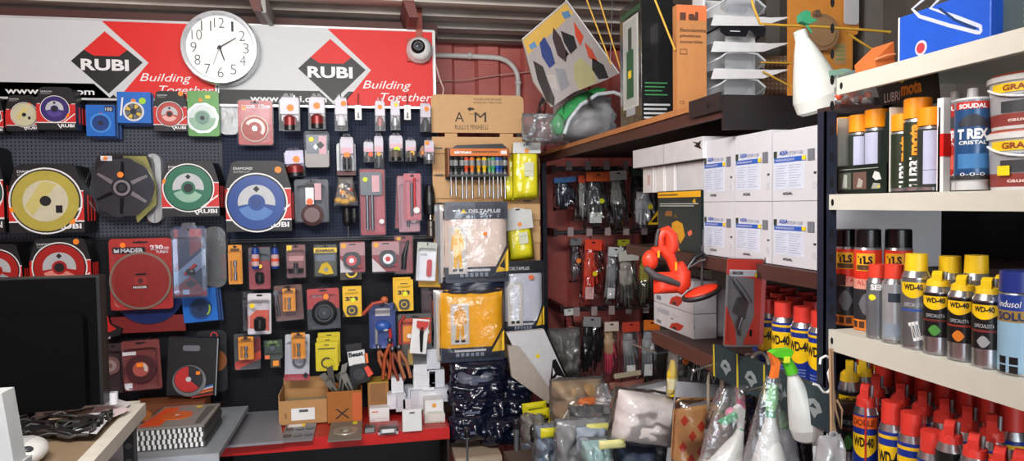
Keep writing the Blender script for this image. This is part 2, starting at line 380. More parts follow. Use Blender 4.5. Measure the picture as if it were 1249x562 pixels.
def panel(label, a, b_, c, d, mat, hooks=()):
    t = T('pegboard_panel', label, 'pegboard', (a, b_, c, d), y=YP)
    t['board'].box(t.x0, t.x1, 0, .012, t.z0, t.z1, mat); fr = M('1c1f28', .4)
    for z in (t.z0, t.z1): t['frame'].box(t.x0 + .001, t.x1 - .001, -.004, .012, z - .003, z + .003, fr)
    for x in (t.x0, t.x1): t['frame'].box(x - .0015, x + .0015, -.003, .0121, t.z0, t.z1, fr)
    for px, py in hooks:
        k = 'hook#%d' % len(t.order); x, z = t.at(px, py)
        t[k].tube([(x, 0, z), (x, -.06, z), (x, -.1, z + .002), (x, -.108, z + .012)], .0025, STEEL, 6)
        t[k].box(x - .008, x + .008, -.004, 0, z - .012, z + .012, DSTEEL)
    t.done()
panel('grey perforated pegboard behind the large disc packs', -30, 100, 269.5, 289.5, PEG1)
panel('navy perforated pegboard behind the small bit packs', 271, 100, 534, 290, PEG2)
panel('lower pegboard, shade in its dark colour, carrying the disc packs near the monitor', -30, 291.5, 269.5, 500, PEG_SHADE)
panel('lower pegboard, shade in its dark colour, with tape measures and tool blisters', 271, 292.5, 534, 500, PEG_SHADE)

def rubi_sign(label, a, c, full, clock_gap):
    """one printed sign board, photo pixels; (a, c) = left and right edge, o = offset of the design"""
    o = c - 530 if full else a + 2
    t = T('shop_sign', label, 'sign', (a, 28, c, 126), y=2.985); dy = (lambda x: 0)
    def yt(x): return 20 + (x) * .034          # top edge follows the horizontal board
    def yb(x): return 112 + x * .034
    zt, zb = t.Z(yt(t.mx)), t.Z(121 if full is False else 124)
    if full: zt, zb = t.Z(33.5), t.Z(130)
    W, K, R_ = M('cfd1d2', .5, vary=.01), M('101012', .5), M('dc1812', .55, vary=.02); AL = M('d9dadb', .3, .3)
    x0, x1 = t.X(a), t.X(c)
    t['board'].box(x0, x1, 0, .02, zb, zt, W)
    h = zt - zb; u = h / 97.
    L = (lambda q: x1 - (530 - q) * u * 1.0) if full else (lambda q: x1 - (530 - q) * u * 1.0)
    Z = lambda v: zt - v * u                                       # v = 0 top .. 97 bottom
    def P(pts, k, m): t['board'].prism([(min(max(L(q), x0), x1), Z(v)) for q, v in pts], -.0006 * k, 0, m)
    P([(230, 78), (440, 78), (452, 97), (230, 97)] if full else [(230, 78), (397, 78), (415, 97), (230, 97)], 1, K)
    if not full: P([(0, 78), (390, 78), (412, 97), (0, 97)], 1, K)
    P([(398, 0), (530, 0), (530, 97), (412, 97), (450, 51)], 1, W)
    P([(399, 1.5), (527.5, 1.5), (527.5, 95), (415, 95), (450.5, 51)], 2, R_)
    P([(360, 51), (402, 11), (450, 51), (405, 95)], 3, W)
    P([(363, 51), (402, 14), (444, 51), (404, 90)], 4, K)
    P([(378, 37), (402, 14), (427, 36), (417, 44), (389, 44)], 5, R_)
    t['board'].text('RUBI', L(374), L(428), Z(62), Z(48), -.0032, WHITE, bold=.035)
    t['board'].text('Building', L(440), L(500), Z(77), Z(64), -.0018, WHITE, shear=.3)
    t['board'].text('Together', L(462), L(526), Z(92), Z(79), -.0018, WHITE, shear=.3)
    t['board'].text('www.rubi.com', L(306 if full else 290), L(396 if full else 388), Z(92), Z(84), -.0018, WHITE, bold=.02)
    for z in (zt, zb): t['frame'].box(x0, x1, -.004, .02, z - .004, z + .004, AL)
    for x in (x0, x1): t['frame'].box(x - .004, x + .004, -.0038, .02, zb, zt, AL)
    t.done(); return t
rubi_sign('white and red sign board with black diamond logo, left of the clock', -30, 264, False, 0)
rubi_sign('white and red sign board with black diamond logo, right of the clock', 265, 530, True, 0)

# clock
t = T('wall_clock', 'round white wall clock with silver rim hung between the two sign boards', 'clock', (224, 14, 314, 104), y=2.93)
cx, cz = t.X(269), t.Z(59); R = 45 * t.S * 1.0
t['rim'].lathe([(R * .86, -.012), (R * .9, -.03), (R * .97, -.03), (R, -.012), (R, .04), (R * .9, .05), (0, .05)], (cx, 0, cz), M('c9ccd0', .25, .7), 48, 'y')
t['face'].disc(cx, cz, R * .88, -.012, 0, M('f4f4f2', .4, vary=.01), 48)
NUM = M('202226', .5)
for i in range(12):
    n = i + 1; a = PI / 2 - n * PI / 6; x, z = cx + R * .67 * math.cos(a), cz + R * .67 * math.sin(a); hh = R * .135; ww = R * (.075 if n < 10 else .13) * (.4 if n in (1,) else 1)
    t['face'].text(str(n), x - ww, x + ww, z - hh, z + hh, -.0126, NUM, bold=-.018)
def hand(k, px, py, wd, col):
    x1, z1 = t.X(px), t.Z(py); d = Vector((x1 - cx, z1 - cz)); n = Vector((-d.y, d.x)).normalized() * wd; b_ = -d * .15
    y = -.0135 - .002 * len(t.order)
    t[k].prism([(cx + b_.x + n.x, cz + b_.y + n.y), (cx + b_.x - n.x, cz + b_.y - n.y), (x1 - n.x * .5, z1 - n.y * .5), (x1 + n.x * .5, z1 + n.y * .5)], y - .001, y, col)
hand('hour_hand', 274.5, 75, .0035, BLACK); hand('minute_hand', 289, 47, .0025, BLACK); hand('second_hand', 261, 80, .0009, M('70757c'))
t['hour_hand'].disc(cx, cz, .007, -.0225, -.014, BLACK, 16); t.done()

# dome camera on its bracket
t = T('security_camera', 'white dome security camera fixed at the right end of the sign', 'camera', (494, 42, 530, 78), y=2.93)
cx, cz = t.X(512), t.Z(60); R = 16 * t.S
t['mount'].box(t.X(497), t.X(524), .03, .052, t.Z(73), t.Z(45), M('b04a3a', .6))
t['housing'].lathe([(R * .9, -.004), (R, .01), (R, .045), (0, .045)], (cx, 0, cz), WHITE, 32, 'y'); t['housing'].ball((cx, -.0, cz), R * .92, WHITE, n=24)
b_ = (cx - R * .18, -R * .86, cz + R * .02)
t['lens'].lathe([(0, -.012), (R * .36, -.012), (R * .52, -.002), (R * .54, .02)], b_, BLACK, 24, 'y'); t['lens'].lathe([(0, -.017), (R * .18, -.014), (R * .24, -.011)], b_, M('5a6068', .1, .6), 20, 'y'); t.done()
t = T('camera_bracket', 'reddish metal strap coming down from the beam to the camera', 'bracket', (507, 5, 515, 45), y=2.975)
t['strap'].box(t.x0, t.x1, 0, .008, t.z0, t.z1, M('a85646', .6)); t['arm'].box(t.x0, t.x1, .008, .09, t.z1 - .02, t.z1, M('a85646', .6)); t.done()

# ------------------------------------------------------------------ packs on the pegboard
K_, RR, WW = M('101114', .5), M('c81d18', .5, vary=.02), M('e8e8e8', .4)
def rubi_pack(label, bb, disc, col, dcol2=None, depth=.12, y=2.9, lab='arc', y_top=None, word=True, tilt=0):
    a, b_, c, d = bb; cx, cy, r = disc
    t = T('disc_pack', label, 'disc pack', bb, y=y, tilt=tilt); w, h = t.w, t.h
    t['box'].prism([(t.x0, t.z0), (t.x1, t.z0), (t.x1, h * .62), (t.x1 - w * .1, h * .97), (t.x1 - w * .2, h), (t.x0 + w * .2, h), (t.x0 + w * .1, h * .97), (t.x0, h * .62)], 0, depth, K_)
    for i in range(1, 4): t['box'].box(t.x1, t.x1 + .0015, depth * i / 4, depth * i / 4 + .012, h * .16, h * .55, RR)
    t['box'].box(t.x0, t.x1, -.0005, 0, h * .17, h * .6, RR)
    t['box'].box(t.x0, t.x1, -.0007, 0, h * .155, h * .175, WW)
    X, Z = t.at(cx, cy); R = r * t.S
    t['box'].ring(X, Z, 0, R * 1.1, -.0010, 0, K_, 40); t['box'].ring(X, Z, R * 1.05, R * 1.1, -.0014, 0, WW, 40)
    t['box'].box(t.x0 + w * .03, t.x0 + w * .1, -.0009, 0, h * .6, h * .615, WW); t['box'].box(t.x1 - w * .1, t.x1 - w * .0, -.0009, 0, h * .6, h * .615, WW)
    t['box'].prism([(t.x1 - w * .34, h * .16), (t.x1 - w * .30, h * .16), (t.x1 - w * .02, h * .36), (t.x1 - w * .02, h * .39)], -.0016, 0, WW)
    t['box'].prism([(t.x0 + w * .52, h * .14), (t.x0 + w * .55, h * .14), (t.x0 + w * .63, h * .03), (t.x0 + w * .6, h * .03)], -.0009, 0, WW)
    if word: t['box'].text('RUBI', t.x0 + w * .62, t.x1 - w * .04, h * .055, h * .13, -.0012, WW, bold=.03)
    t['box'].text('DIAMOND', t.x0 + w * .13, t.x0 + w * .42, h * .875, h * .91, -.0008, WW); t['box'].text('SUPERCUT', t.x0 + w * .13, t.x0 + w * .38, h * .83, h * .86, -.0008, M('aaaaaa'))
    t['grinding_disc'].disc(X, Z, R, -.004, -.001, col, 48, 0)
    if lab == 'arc':
        t['grinding_disc'].ring(X, Z, R * .3, R * .66, -.0045, -.001, M('b9bcc0', .4), 30, math.radians(-10), math.radians(190))
        t['grinding_disc'].ring(X, Z, R * .3, R * .66, -.0045, -.001, dcol2 or M('9aa8a8', .4), 16, math.radians(200), math.radians(330))
        t['grinding_disc'].prism([(X - R * .12, Z + R * .5), (X, Z + R * .38), (X + R * .12, Z + R * .5), (X, Z + R * .62)], -.005, -.001, K_)
        t['grinding_disc'].disc(X, Z, R * .2, -.0055, -.001, K_ if col is not BLU else M('12357e', .3), 20)
    else:
        t['grinding_disc'].disc(X, Z, R * .68, -.0045, -.001, M('c9c4a8', .4), 36)
        t['grinding_disc'].prism([(X - R * .62, Z - R * .18), (X - R * .1, Z + R * .66), (X + R * .35, Z + R * .55), (X - R * .4, Z - R * .5)], -.005, -.001, dcol2)
        t['grinding_disc'].disc(X, Z, R * .17, -.0055, -.001, K_, 20); t['grinding_disc'].box(X + R * .3, X + R * .5, -.005, -.001, Z - R * .4, Z - R * .15, BLACK)
    return t
BLU = M('12408f', .3); GRN = M('1f6b4f', .35); GOLD = M('b3a548', .35); PUR = M('3a2c6e', .35)
CLN = .0
t = rubi_pack('big black and red disc pack with a yellow gold disc', (10, 200, 102, 284), (56, 245, 37), GOLD, M('c9bd74', .35), .13, 2.88, 'flat'); t.dot(15, 255, 3.4, -.0012); t.dot(87, 270, 4, -.0012); t.done()
t = rubi_pack('black and red pack with a green disc, left of the big blue disc', (197, 196, 267, 264), (230, 229, 27), GRN, M('8fb5a0', .35), .12, 2.9); t.dot(202, 221, 3.4, -.0012); t.done()
t = rubi_pack('black and red pack with a large bright blue disc, right of the green disc pack', (275, 196, 355, 282), (313, 247, 33), BLU, M('4a78b8', .4), .12, 2.89); t.dot(340, 207, 4, -.0012); t.done()
t = rubi_pack('black and red pack with a red disc half hidden behind the monitor', (36, 290, 111, 360), (73, 326, 28), M('a8201c', .35), M('e28b80', .4), .08, 2.93); t.dot(94, 295, 3.5, -.0012); t.done()
t = rubi_pack('dark red edged disc pack cut by the left edge above the monitor', (-34, 298, 27, 366), (-4, 330, 24), M('a8201c', .35), None, .08, 2.935, word=False); t.done()
t = rubi_pack('dark disc pack with red band cut off at the left edge', (-62, 178, 4, 284), (-30, 235, 28), GRN, None, .1, 2.92); t.done()
t = rubi_pack('small red and black disc pack with a pale disc in the top row', (7, 116, 46, 160), (30, 140, 14), M('c9c5a4', .3), M('d3c47e'), .06, 2.95, 'flat'); t.dot(36, 127, 1.8, -.0012); t.done()
t = rubi_pack('thick stack of red and black packs with a purple disc', (44, 106, 92, 158), (67, 133, 15), PUR, M('4b3f8a'), .12, 2.9); t.dot(81, 140, 3, -.0012); t.done()
t = rubi_pack('small red and black pack with a red centred disc in the top row', (187, 111, 228, 160), (207, 139, 14), M('b8433a', .35), M('e5b0a5'), .05, 2.95); t.dot(221, 114, 3, -.0012); t.done()
t = rubi_pack('sliver of a small disc pack at the left end of the top row', (-34, 118, 4, 162), (-14, 142, 13), GRN, None, .05, 2.95); t.done()

def hangtop(t, k, x0, x1, z1, mat, y0, y1, tab=.3, th=None):
    """card outline with a hanging tab and an oval hole read as a dark slot"""
    w = x1 - x0; th = th or w * .1; cx = (x0 + x1) / 2
    return [(x0, z1 - th), (cx - w * tab, z1 - th), (cx - w * tab * .8, z1), (cx + w * tab * .8, z1), (cx + w * tab, z1 - th), (x1, z1 - th)]
def blister(label, name, cat, bb, card, y=2.97, depth=.03, shell=BLIS, dome=None, tabbed=False, stack=1, tilt=0, **kw):
    """card in a clear clamshell: parts backing_card, clear_shell"""
    t = T(name, label, cat, bb, y=y, tilt=tilt, **kw); w, h = t.w, t.h
    ol = rrect(t.x0 + .002, t.x1 - .002, t.z0 + .002, t.z1 - .002, w * .06)
    for i in range(stack): t['backing_card'].prism(ol, i * .02, i * .02 + .0015, card)
    x, z = (t.x0 + t.x1) / 2, t.z1 - h * .06
    t['backing_card'].box(x - w * .12, x + w * .12, -.0003, 0, z - .004, z + .003, K_)
    if tabbed: o2 = rrect(t.x0 - .003, t.x1 + .003, t.z0 - .003, t.z1 - h * .04, w * .08); o2 = o2[:5] + [(x + w * .25, t.z1 - h * .04), (x + w * .18, t.z1 + h * .04), (x - w * .18, t.z1 + h * .04), (x - w * .25, t.z1 - h * .04)] + o2[5:]
    else: o2 = rrect(t.x0 - .003, t.x1 + .003, t.z0 - .003, t.z1 + .003, w * .08)
    t['clear_shell'].prism(o2, -.003, -.0015, shell)
    if 2.8 < y < 3.03: t['hook'].tube([(x, YP - y - .003, z), (x, -.012, z), (x, -.016, z + .006)], .002, DSTEEL, 6)
    if dome:
        a, b_, c, d = dome; q = rrect(t.X(a), t.X(c), t.Z(d), t.Z(b_), min(t.X(c) - t.X(a), t.Z(b_) - t.Z(d)) * .15)
        t['clear_shell'].prism(q, -depth, -.003, shell)
    else:
        q = rrect(t.x0 + w * .08, t.x1 - w * .08, t.z0 + h * .05, t.z0 + h * .85, w * .1); t['clear_shell'].prism(q, -depth, -.003, shell)
    return t

# dark round disc pack behind
t = T('disc_pack', 'round clear pack with a dark steel disc beside the gold disc pack', 'disc pack', (109, 186, 190, 276), y=2.94)
X, Z = t.at(149, 229); R = 40 * t.S
t['backing_card'].prism(rrect(t.X(114), t.X(184), t.Z(264), t.Z(187), .04), .02, .06, M('1d1e22', .3)); t['backing_card'].prism([(t.X(150), t.Z(190)), (t.X(178), t.Z(190)), (t.X(190), t.Z(225)), (t.X(189), t.Z(250)), (t.X(165), t.Z(272))], .012, .02, M('8f8a45', .4))
t['grinding_disc'].disc(X, Z, R * .92, 0, .004, M('4a4d52', .3, .8), 60, 20)
t['grinding_disc'].ring(X, Z, R * .1, R * .3, -.003, 0, M('2c2e33', .3, .6)); t['grinding_disc'].ring(X, Z, R * .17, R * .24, -.004, 0, STEEL)
for k in range(6):
    a = k * PI / 3 + .3; t['grinding_disc'].prism([(X + R * f * math.cos(a + g), Z + R * f * math.sin(a + g)) for f, g in ((.32, 0), (.8, .12), (.8, .22), (.32, .4))], -.001, 0, M('a5a7ab' if k in (0, 5, 2) else '24262b', .25, .8))
t['clear_shell'].disc(X, Z, R * 1.05, -.006, -.0045, BLIS, 48); t['clear_shell'].ring(X, Z, R * .93, R * .99, -.012, -.0045, BLIS)
t['price_sticker'].box(t.X(124), t.X(138), -.0005, 0, t.Z(196), t.Z(190), WHITE); t.dot(130, 193, 2.5, -.001); t.dot(148, 213, 3.6, -.005); t.done()
t = T('disc_pack', 'clear rounded pack edge showing behind the dark steel disc', 'disc pack', (178, 187, 197, 272), y=3.0)
t['clear_shell'].prism(rrect(t.x0, t.x1, t.z0, t.z1, .03), 0, .04, MILK); t['backing_card'].prism(rrect(t.x0, t.x1 - .01, t.z0, t.z0 + t.h * .5, .01), .005, .03, M('4b1a1c')); t.done()

# blue cards
def bluecard(label, bb, disc, y, ring, inner=None, tilt=0, stk=3):
    t = T('disc_pack', label, 'disc pack', bb, y=y, tilt=tilt); B = M('1468c4', .4)
    for i in range(stk): t['box'].box(t.x0 + i * .006, t.x1 + i * .006, i * .018, i * .018 + .012, t.z0 - i * .004, t.z1 - i * .004, B if i == 0 else M('123d78'))
    X, Z = t.at(disc[0], disc[1]); R = disc[2] * t.S
    t['grinding_disc'].disc(X, Z, R, -.003, 0, ring, 40); t['grinding_disc'].disc(X, Z, R * .8, -.004, -.001, inner or M('103a80', .4), 32)
    t['grinding_disc'].disc(X, Z, R * .25, -.005, -.001, M('0d1c33'), 20)
    return t
t = bluecard('small blue disc pack with dark blue disc in the top row', (105, 128, 140, 166), (123, 150, 12), 2.97, M('3c8ad8')); t.rect('box', 128, 129, 139, 136, -.0006, 0, M('101a40')); t.txt('box', '100', 129, 131, 137, 135, -.001, WHITE); t.dot(123, 139, 2.4, -.0012, M('a05040')); t.done()
t = bluecard('small blue disc pack with a silver and yellow disc in the top row', (143, 112, 184, 150), (163, 136, 12), 2.96, M('d8d8da', .3), M('3c3c3e'))
X, Z = t.at(163, 136); R = 12 * t.S
for k in range(8): t['grinding_disc'].ring(X, Z, R * .35, R * .75, -.0045, -.001, M('d9b640' if k % 2 else '6a6c70'), 3, k * PI / 4, k * PI / 4 + .55)
t.dot(163, 123.5, 3, -.0012); t['price_sticker'].ring(*t.at(174, 123), 0, 4 * t.S, -.0018, -.001, M('9ed12c')); t['box'].text('/', t.X(146), t.X(151), t.Z(141), t.Z(119), -.001, WHITE, bold=.05); t.done()
t = bluecard('blue disc pack at the bottom beneath the tall clear pack', (224, 352, 266, 392), (246, 376, 13), 2.95, M('0e3c78'), M('0b2a55'), tilt=-4)
t['grinding_disc'].ring(*t.at(246, 376), 9.5 * t.S, 11.5 * t.S, -.0055, -.001, M('8fae3c'), 12, math.radians(-50), math.radians(20)); t.done()
# green card
t = T('disc_pack', 'green disc pack with a silver disc at the right end of the large top row', 'disc pack', (229, 111, 267, 166), y=2.96)
t['box'].prism(rrect(t.x0, t.x1, t.z0, t.z1, .008), 0, .03, M('5fa04c', .45)); X, Z = t.at(247, 144); R = 19 * t.S
t['grinding_disc'].disc(X, Z, R, -.003, 0, M('c9cbcb', .3, .5), 40, 20); t['grinding_disc'].disc(X, Z, R * .82, -.004, -.001, M('8fb496', .35)); t['grinding_disc'].ring(X, Z, R * .5, R * .8, -.0045, -.001, M('d3dbd6', .3), 20, 0, PI); t['grinding_disc'].disc(X, Z, R * .42, -.005, -.001, M('6a8f7c', .4)); t['grinding_disc'].disc(X, Z, R * .14, -.0056, -.001, DARK)
t['clear_shell'].prism(rrect(t.x0 - .004, t.x1 + .004, t.z0 - .003, t.z1 + .01, .01), -.009, -.0075, BLIS); t.dot(245, 122, 2.4, -.001); t.rect('box', 251, 116, 257, 120, -.0006, 0, YELLOW); t.done()
t = T('disc_pack', 'clear pack showing dark and pale discs between the green and the small red pack', 'disc pack', (268, 118, 290, 164), y=3.0)
t['clear_shell'].prism(rrect(t.x0, t.x1, t.z0, t.z1, .02), 0, .03, MILK); t['grinding_disc'].disc(*t.at(274, 143), 9 * t.S, .01, .014, M('4a2428', .4)); t['grinding_disc'].ring(*t.at(284, 144), 5 * t.S, 11 * t.S, .018, .022, LGREY); t.done()

# MADER small and large
def mader(label, bb, disc, y, txt, hub, dm):
    t = blister(label, 'disc_blister', 'disc pack', bb, M('b3302a', .45), y, .012, tabbed=False); X, Z = t.at(disc[0], disc[1]); R = disc[2] * t.S
    t['grinding_disc'].ring(X, Z, R * .93, R, -.008, -.004, M('8d8476', .4, .5), 60); t['grinding_disc'].disc(X, Z, R * .94, -.0075, -.004, dm, 60)
    t['grinding_disc'].box(X - hub * 1.2, X + hub * 1.2, -.009, -.004, Z - hub * .7, Z + hub * .7, M('a8302c')); t['grinding_disc'].disc(X, Z, hub * .6, -.0095, -.004, M('5a2022'))
    return t
t = mader('large red 230 mm disc pack with a red turbo disc beside the monitor', (133, 290, 211, 378), (172, 342, 35), 2.93, '', .018, M('8e2422', .5, bump=.3))
t.rect('backing_card', 138, 301, 178, 309, -.0004, 0, K_); t.txt('backing_card', 'MADER', 148, 302.5, 176, 307.5, -.0008, WHITE, bold=.04); t['backing_card'].prism([(t.X(140), t.Z(307.5)), (t.X(140), t.Z(302.5)), (t.X(143), t.Z(305)), (t.X(146), t.Z(302.5)), (t.X(146), t.Z(307.5))], -.0008, 0, WHITE)
t.txt('backing_card', '230', 184, 299, 200, 305, -.0008, WHITE, bold=.04); t.txt('backing_card', 'mm', 201, 301.5, 207, 305, -.0008, WHITE); t.txt('backing_card', 'TURBO', 191, 306, 206, 309, -.0008, WHITE, bold=.03)
t.rect('grinding_disc', 162, 348, 181, 351.5, -.0096, -.009, BLACK); t.txt('grinding_disc', 'MADER', 163, 348.5, 180, 351, -.0100, WHITE, bold=.03); t.rect('grinding_disc', 166, 333, 179, 335, -.0096, -.007, BLACK)
t.dot(151, 298.5, 3.2, -.0012); t.done()
t = mader('small red 115 mm disc pack with a red disc beside the green pack', (290, 122, 333, 177), (311, 157, 16), 2.96, '', .01, M('a2453e', .5))
t.txt('backing_card', 'MADER', 296, 128, 312, 132, -.0008, WHITE, bold=.04); t.txt('backing_card', '115mm', 316, 127, 330, 132, -.0008, WHITE, bold=.04)
t['grinding_disc'].ring(*t.at(311, 157), 8 * t.S, 12 * t.S, -.009, -.004, M('e6cfc8', .4), 18, math.radians(-40), math.radians(150)); t['grinding_disc'].disc(*t.at(311, 157), 3 * t.S, -.011, -.004, STEEL); t.dot(298, 132, 3.2, -.0012); t.done()
t = T('disc_pack', 'blue disc on a red card showing below the large red disc pack', 'disc pack', (140, 368, 226, 407), y=2.98)
t['backing_card'].box(t.X(128), t.x1, .002, .006, t.Z(405), t.Z(385), M('7c1a1a')); t['grinding_disc'].ring(*t.at(183, 355), 0, 40 * t.S, -.004, 0, M('12275e', .35), 40); t.done()
t = T('disc_pack', 'red and black disc pack corner peeping past the monitor edge', 'disc pack', (124, 384, 148, 414), y=2.96)
t['box'].prism([(t.X(125), t.Z(386)), (t.X(132), t.Z(385)), (t.X(134), t.Z(395)), (t.X(148), t.Z(402)), (t.X(146), t.Z(409)), (t.X(126), t.Z(413))], 0, .03, K_); t['box'].prism([(t.X(125), t.Z(386)), (t.X(132), t.Z(385)), (t.X(134), t.Z(395)), (t.X(142), t.Z(401)), (t.X(133), t.Z(405)), (t.X(126), t.Z(400))], -.0006, 0, RR); t.txt('box', 'BI', 128, 410, 134, 413, -.001, WW); t.done()

# tall blue and red clear pack
t = blister('tall clear blister with blue and red card hanging in front of the big red disc', 'tool_blister', 'tool pack', (211, 275, 252, 362), M('1c2f52', .4), 2.84, .035, shell=clearmat((.88, .92, .98), .08, .15, .04, .25, 8), tabbed=True)
t['backing_card'].prism([(t.X(232), t.Z(279)), (t.X(246), t.Z(279)), (t.X(249), t.Z(300)), (t.X(232), t.Z(313))], -.0006, 0, M('c4302e')); t.rect('backing_card', 213, 280, 218, 330, -.0006, 0, M('b83a38'))
t['backing_card'].prism([(t.X(212), t.Z(334)), (t.X(251), t.Z(303)), (t.X(251), t.Z(322)), (t.X(216), t.Z(350))], -.0008, 0, M('b9bcc2')); t['backing_card'].prism([(t.X(212), t.Z(351)), (t.X(232), t.Z(336)), (t.X(251), t.Z(356)), (t.X(251), t.Z(361)), (t.X(212), t.Z(361))], -.0009, 0, M('b03434')); t['backing_card'].prism([(t.X(225), t.Z(346)), (t.X(232), t.Z(341)), (t.X(239), t.Z(346)), (t.X(232), t.Z(351))], -.0013, 0, K_)
t.rect('backing_card', 222, 353, 230, 358, -.0014, 0, WHITE)
t['power_tool'].ball((t.X(233), -.012, t.Z(331)), .018, M('2c2e34', .3), 1, .5, .7); t['power_tool'].tube([(t.X(226), -.01, t.Z(334)), (t.X(240), -.012, t.Z(322))], .006, M('b02c28')); t.done()
t = T('disc_pack', 'dark rounded clear pack behind the tall blue and red blister', 'disc pack', (250, 276, 277, 350), y=2.98)
t['clear_shell'].prism(rrect(t.x0, t.x1, t.z0, t.z1, .035), -.02, .04, clearmat((.5, .52, .56), .06, .15, .15)); t['grinding_disc'].disc(*t.at(257, 330), 13 * t.S, -.01, 0, M('555a60', .4)); t['insert_card'].box(t.X(268), t.X(277), .0, .002, t.Z(340), t.Z(310), M('8c3030')); t.done()

# small bottom-left packs
t = blister('clear pack with dark red disc and yellow sticker above the disc magazines', 'disc_blister', 'disc pack', (150, 414, 198, 476), M('7e3a36', .5), 2.86, .02, tilt=-2)
t['grinding_disc'].disc(*t.at(174, 449), 17 * t.S, -.012, -.006, M('4a2023', .4)); t['grinding_disc'].disc(*t.at(174, 449), 9 * t.S, -.014, -.006, M('b0574e', .4)); t['grinding_disc'].ring(*t.at(174, 449), 4 * t.S, 8 * t.S, -.015, -.006, M('cfc4be'), 10, -.5, 1.3)
t.rect('backing_card', 153, 428, 168, 432, -.0006, 0, WHITE); t.rect('backing_card', 154, 466, 161, 472, -.0006, 0, WHITE); t['price_sticker'].box(t.X(170), t.X(178), -.0210, -.0204, t.Z(446), t.Z(441), ORANGE); t.done()
t = blister('dark clear pack with pinkish disc beside the monitor edge', 'disc_blister', 'disc pack', (128, 418, 150, 480), M('3c2a2c', .5), 2.93, .02); t['grinding_disc'].disc(*t.at(136, 445), 11 * t.S, -.012, -.006, M('7a5552')); t['grinding_disc'].ring(*t.at(136, 445), 3 * t.S, 7 * t.S, -.014, -.006, M('a08a86')); t.done()
t = T('disc_box', 'tilted black box with red disc and rainbow striped corner', 'disc pack', (201, 412, 262, 490), y=2.83, tilt=4)
t['box'].box(t.x0, t.x1, 0, .03, t.z0 + t.h * .1, t.z1, K_); t['box'].box(t.x1 - .004, t.x1, -.0005, 0, t.z0 + t.h * .1, t.z1, M('8d9298')); t['box'].prism(rrect(t.X(219), t.X(240), t.Z(428), t.Z(421), .008), -.0006, 0, M('9a9fa6', .2, .8))
for i, c in enumerate(('2b5fa8', 'c8c8c8', 'c84a2c', 'd8702c', '2a2a2c', 'b03028')): t['box'].prism([(t.X(232), t.Z(476 + i * 1.6)), (t.X(258), t.Z(468 + i * 2.2)), (t.X(258), t.Z(469.7 + i * 2.2)), (t.X(232), t.Z(477.5 + i * 1.6))], -.0006, 0, M(c))
t['grinding_disc'].disc(*t.at(229, 464), 19 * t.S, -.006, -.001, M('7d8084', .3, .3), 40); t['grinding_disc'].disc(*t.at(228, 462), 16.5 * t.S, -.007, -.002, M('24242a')); t['grinding_disc'].ring(*t.at(228, 462), 3 * t.S, 15.5 * t.S, -.008, -.003, M('b8282a'), 24, 1.6, 5.6); t['grinding_disc'].disc(*t.at(228, 462), 3 * t.S, -.0085, -.003, LGREY)
t['price_sticker'].box(t.X(237), t.X(242), -.009, -.0083, t.Z(456), t.Z(452), ORANGE); t.done()
t = T('disc_pack', 'clear pack with orange disc and round red mark behind the tilted box', 'disc pack', (240, 403, 277, 478), y=2.95)
t['backing_card'].prism(rrect(t.x0, t.x1, t.z0, t.z1, .02), 0, .004, M('1f2226')); t['grinding_disc'].ring(*t.at(262, 440), 0, 14 * t.S, -.004, 0, M('9c5a28')); t['backing_card'].ring(*t.at(262, 409), 3 * t.S, 4.3 * t.S, -.0006, 0, M('d84040')); t['clear_shell'].prism(rrect(t.x0 - .003, t.x1 + .003, t.z0 - .003, t.z1 + .003, .02), -.008, -.007, BLIS); t.done()

# ------------------------------------------------------------------ small bit packs in clear tubes on the navy board
PINK, PALE = M('d8a8b0', .5), M('c9c2ca', .5)
def bit_pack(label, bb, y=2.96, depth=.05, body=None, cap=None, sticker=ORANGE, spos=None, header=PALE, n=1, hfrac=.42, inner=.32, second=None, tilt=0, mark=None, group='small bit packs hung on the navy board'):
    t = T('bit_pack', label, 'bit pack', bb, y=y, group=group, tilt=tilt); w, h = t.w, t.h; cx = (t.x0 + t.x1) / 2
    o = [(t.x0, t.z0), (t.x1, t.z0), (t.x1, h * .78), (cx + w * .2, h), (cx - w * .2, h), (t.x0, h * .78)]
    t['clear_shell'].prism(o, -.004, -.003, BLIS); t['clear_shell'].box(t.x0, t.x0 + .001, -.003, depth, 0, h * .78, BLIS); t['clear_shell'].box(t.x1 - .001, t.x1, -.003, depth, 0, h * .78, BLIS)
    hb = M(body or '4a4c52', .35, .4) if not isinstance(body, bpy.types.Material) else body
    t['header_card'].box(t.x0 + w * .06, t.x1 - w * .06, -.002, -.001, h * (1 - .12 - hfrac), h * .85, header)
    for i in range(max(1, int(depth / .03))): t['header_card'].box(t.x0 + w * .1, t.x1 - w * .1, .02 + i * .025, .021 + i * .025, h * .3, h * .92, header)
    if mark: t['header_card'].box(t.x0 + w * .1, t.x1 - w * .1, -.0026, -.002, h * (1 - .12 - hfrac), h * (1 - .12 - hfrac) + h * .16, mark)
    z1 = h * (.88 - hfrac)
    t['drill_bit'].lathe([(0, h * .03), (w * inner, h * .03), (w * inner, z1 * .35)], (cx, .012, 0), BLACK, 12)
    t['drill_bit'].lathe([(w * inner, z1 * .35), (w * inner, z1 * .8), (w * inner * .4, z1), (0, z1)], (cx, .012, 0), hb, 12)
    if second: t['drill_bit'].tube([(cx + w * .15, -.002, h * .08), (cx + w * .15, -.002, z1)], w * .1, second)
    sx, sz = spos or (.5, .72); t['price_sticker'].ring(t.x0 + w * sx, h * sz, 0, min(w * .22, .014), -.0056, -.0045, sticker, 10)
    x = cx; t['hook'].tube([(x, y_board(y) - .004, h * .95), (x, -.012, h * .95), (x, -.016, h * .99)], .002, DSTEEL, 6)
    t.done(); return t
def y_board(y): return YP - y
DR = M('8e2c2c', .35, .3)
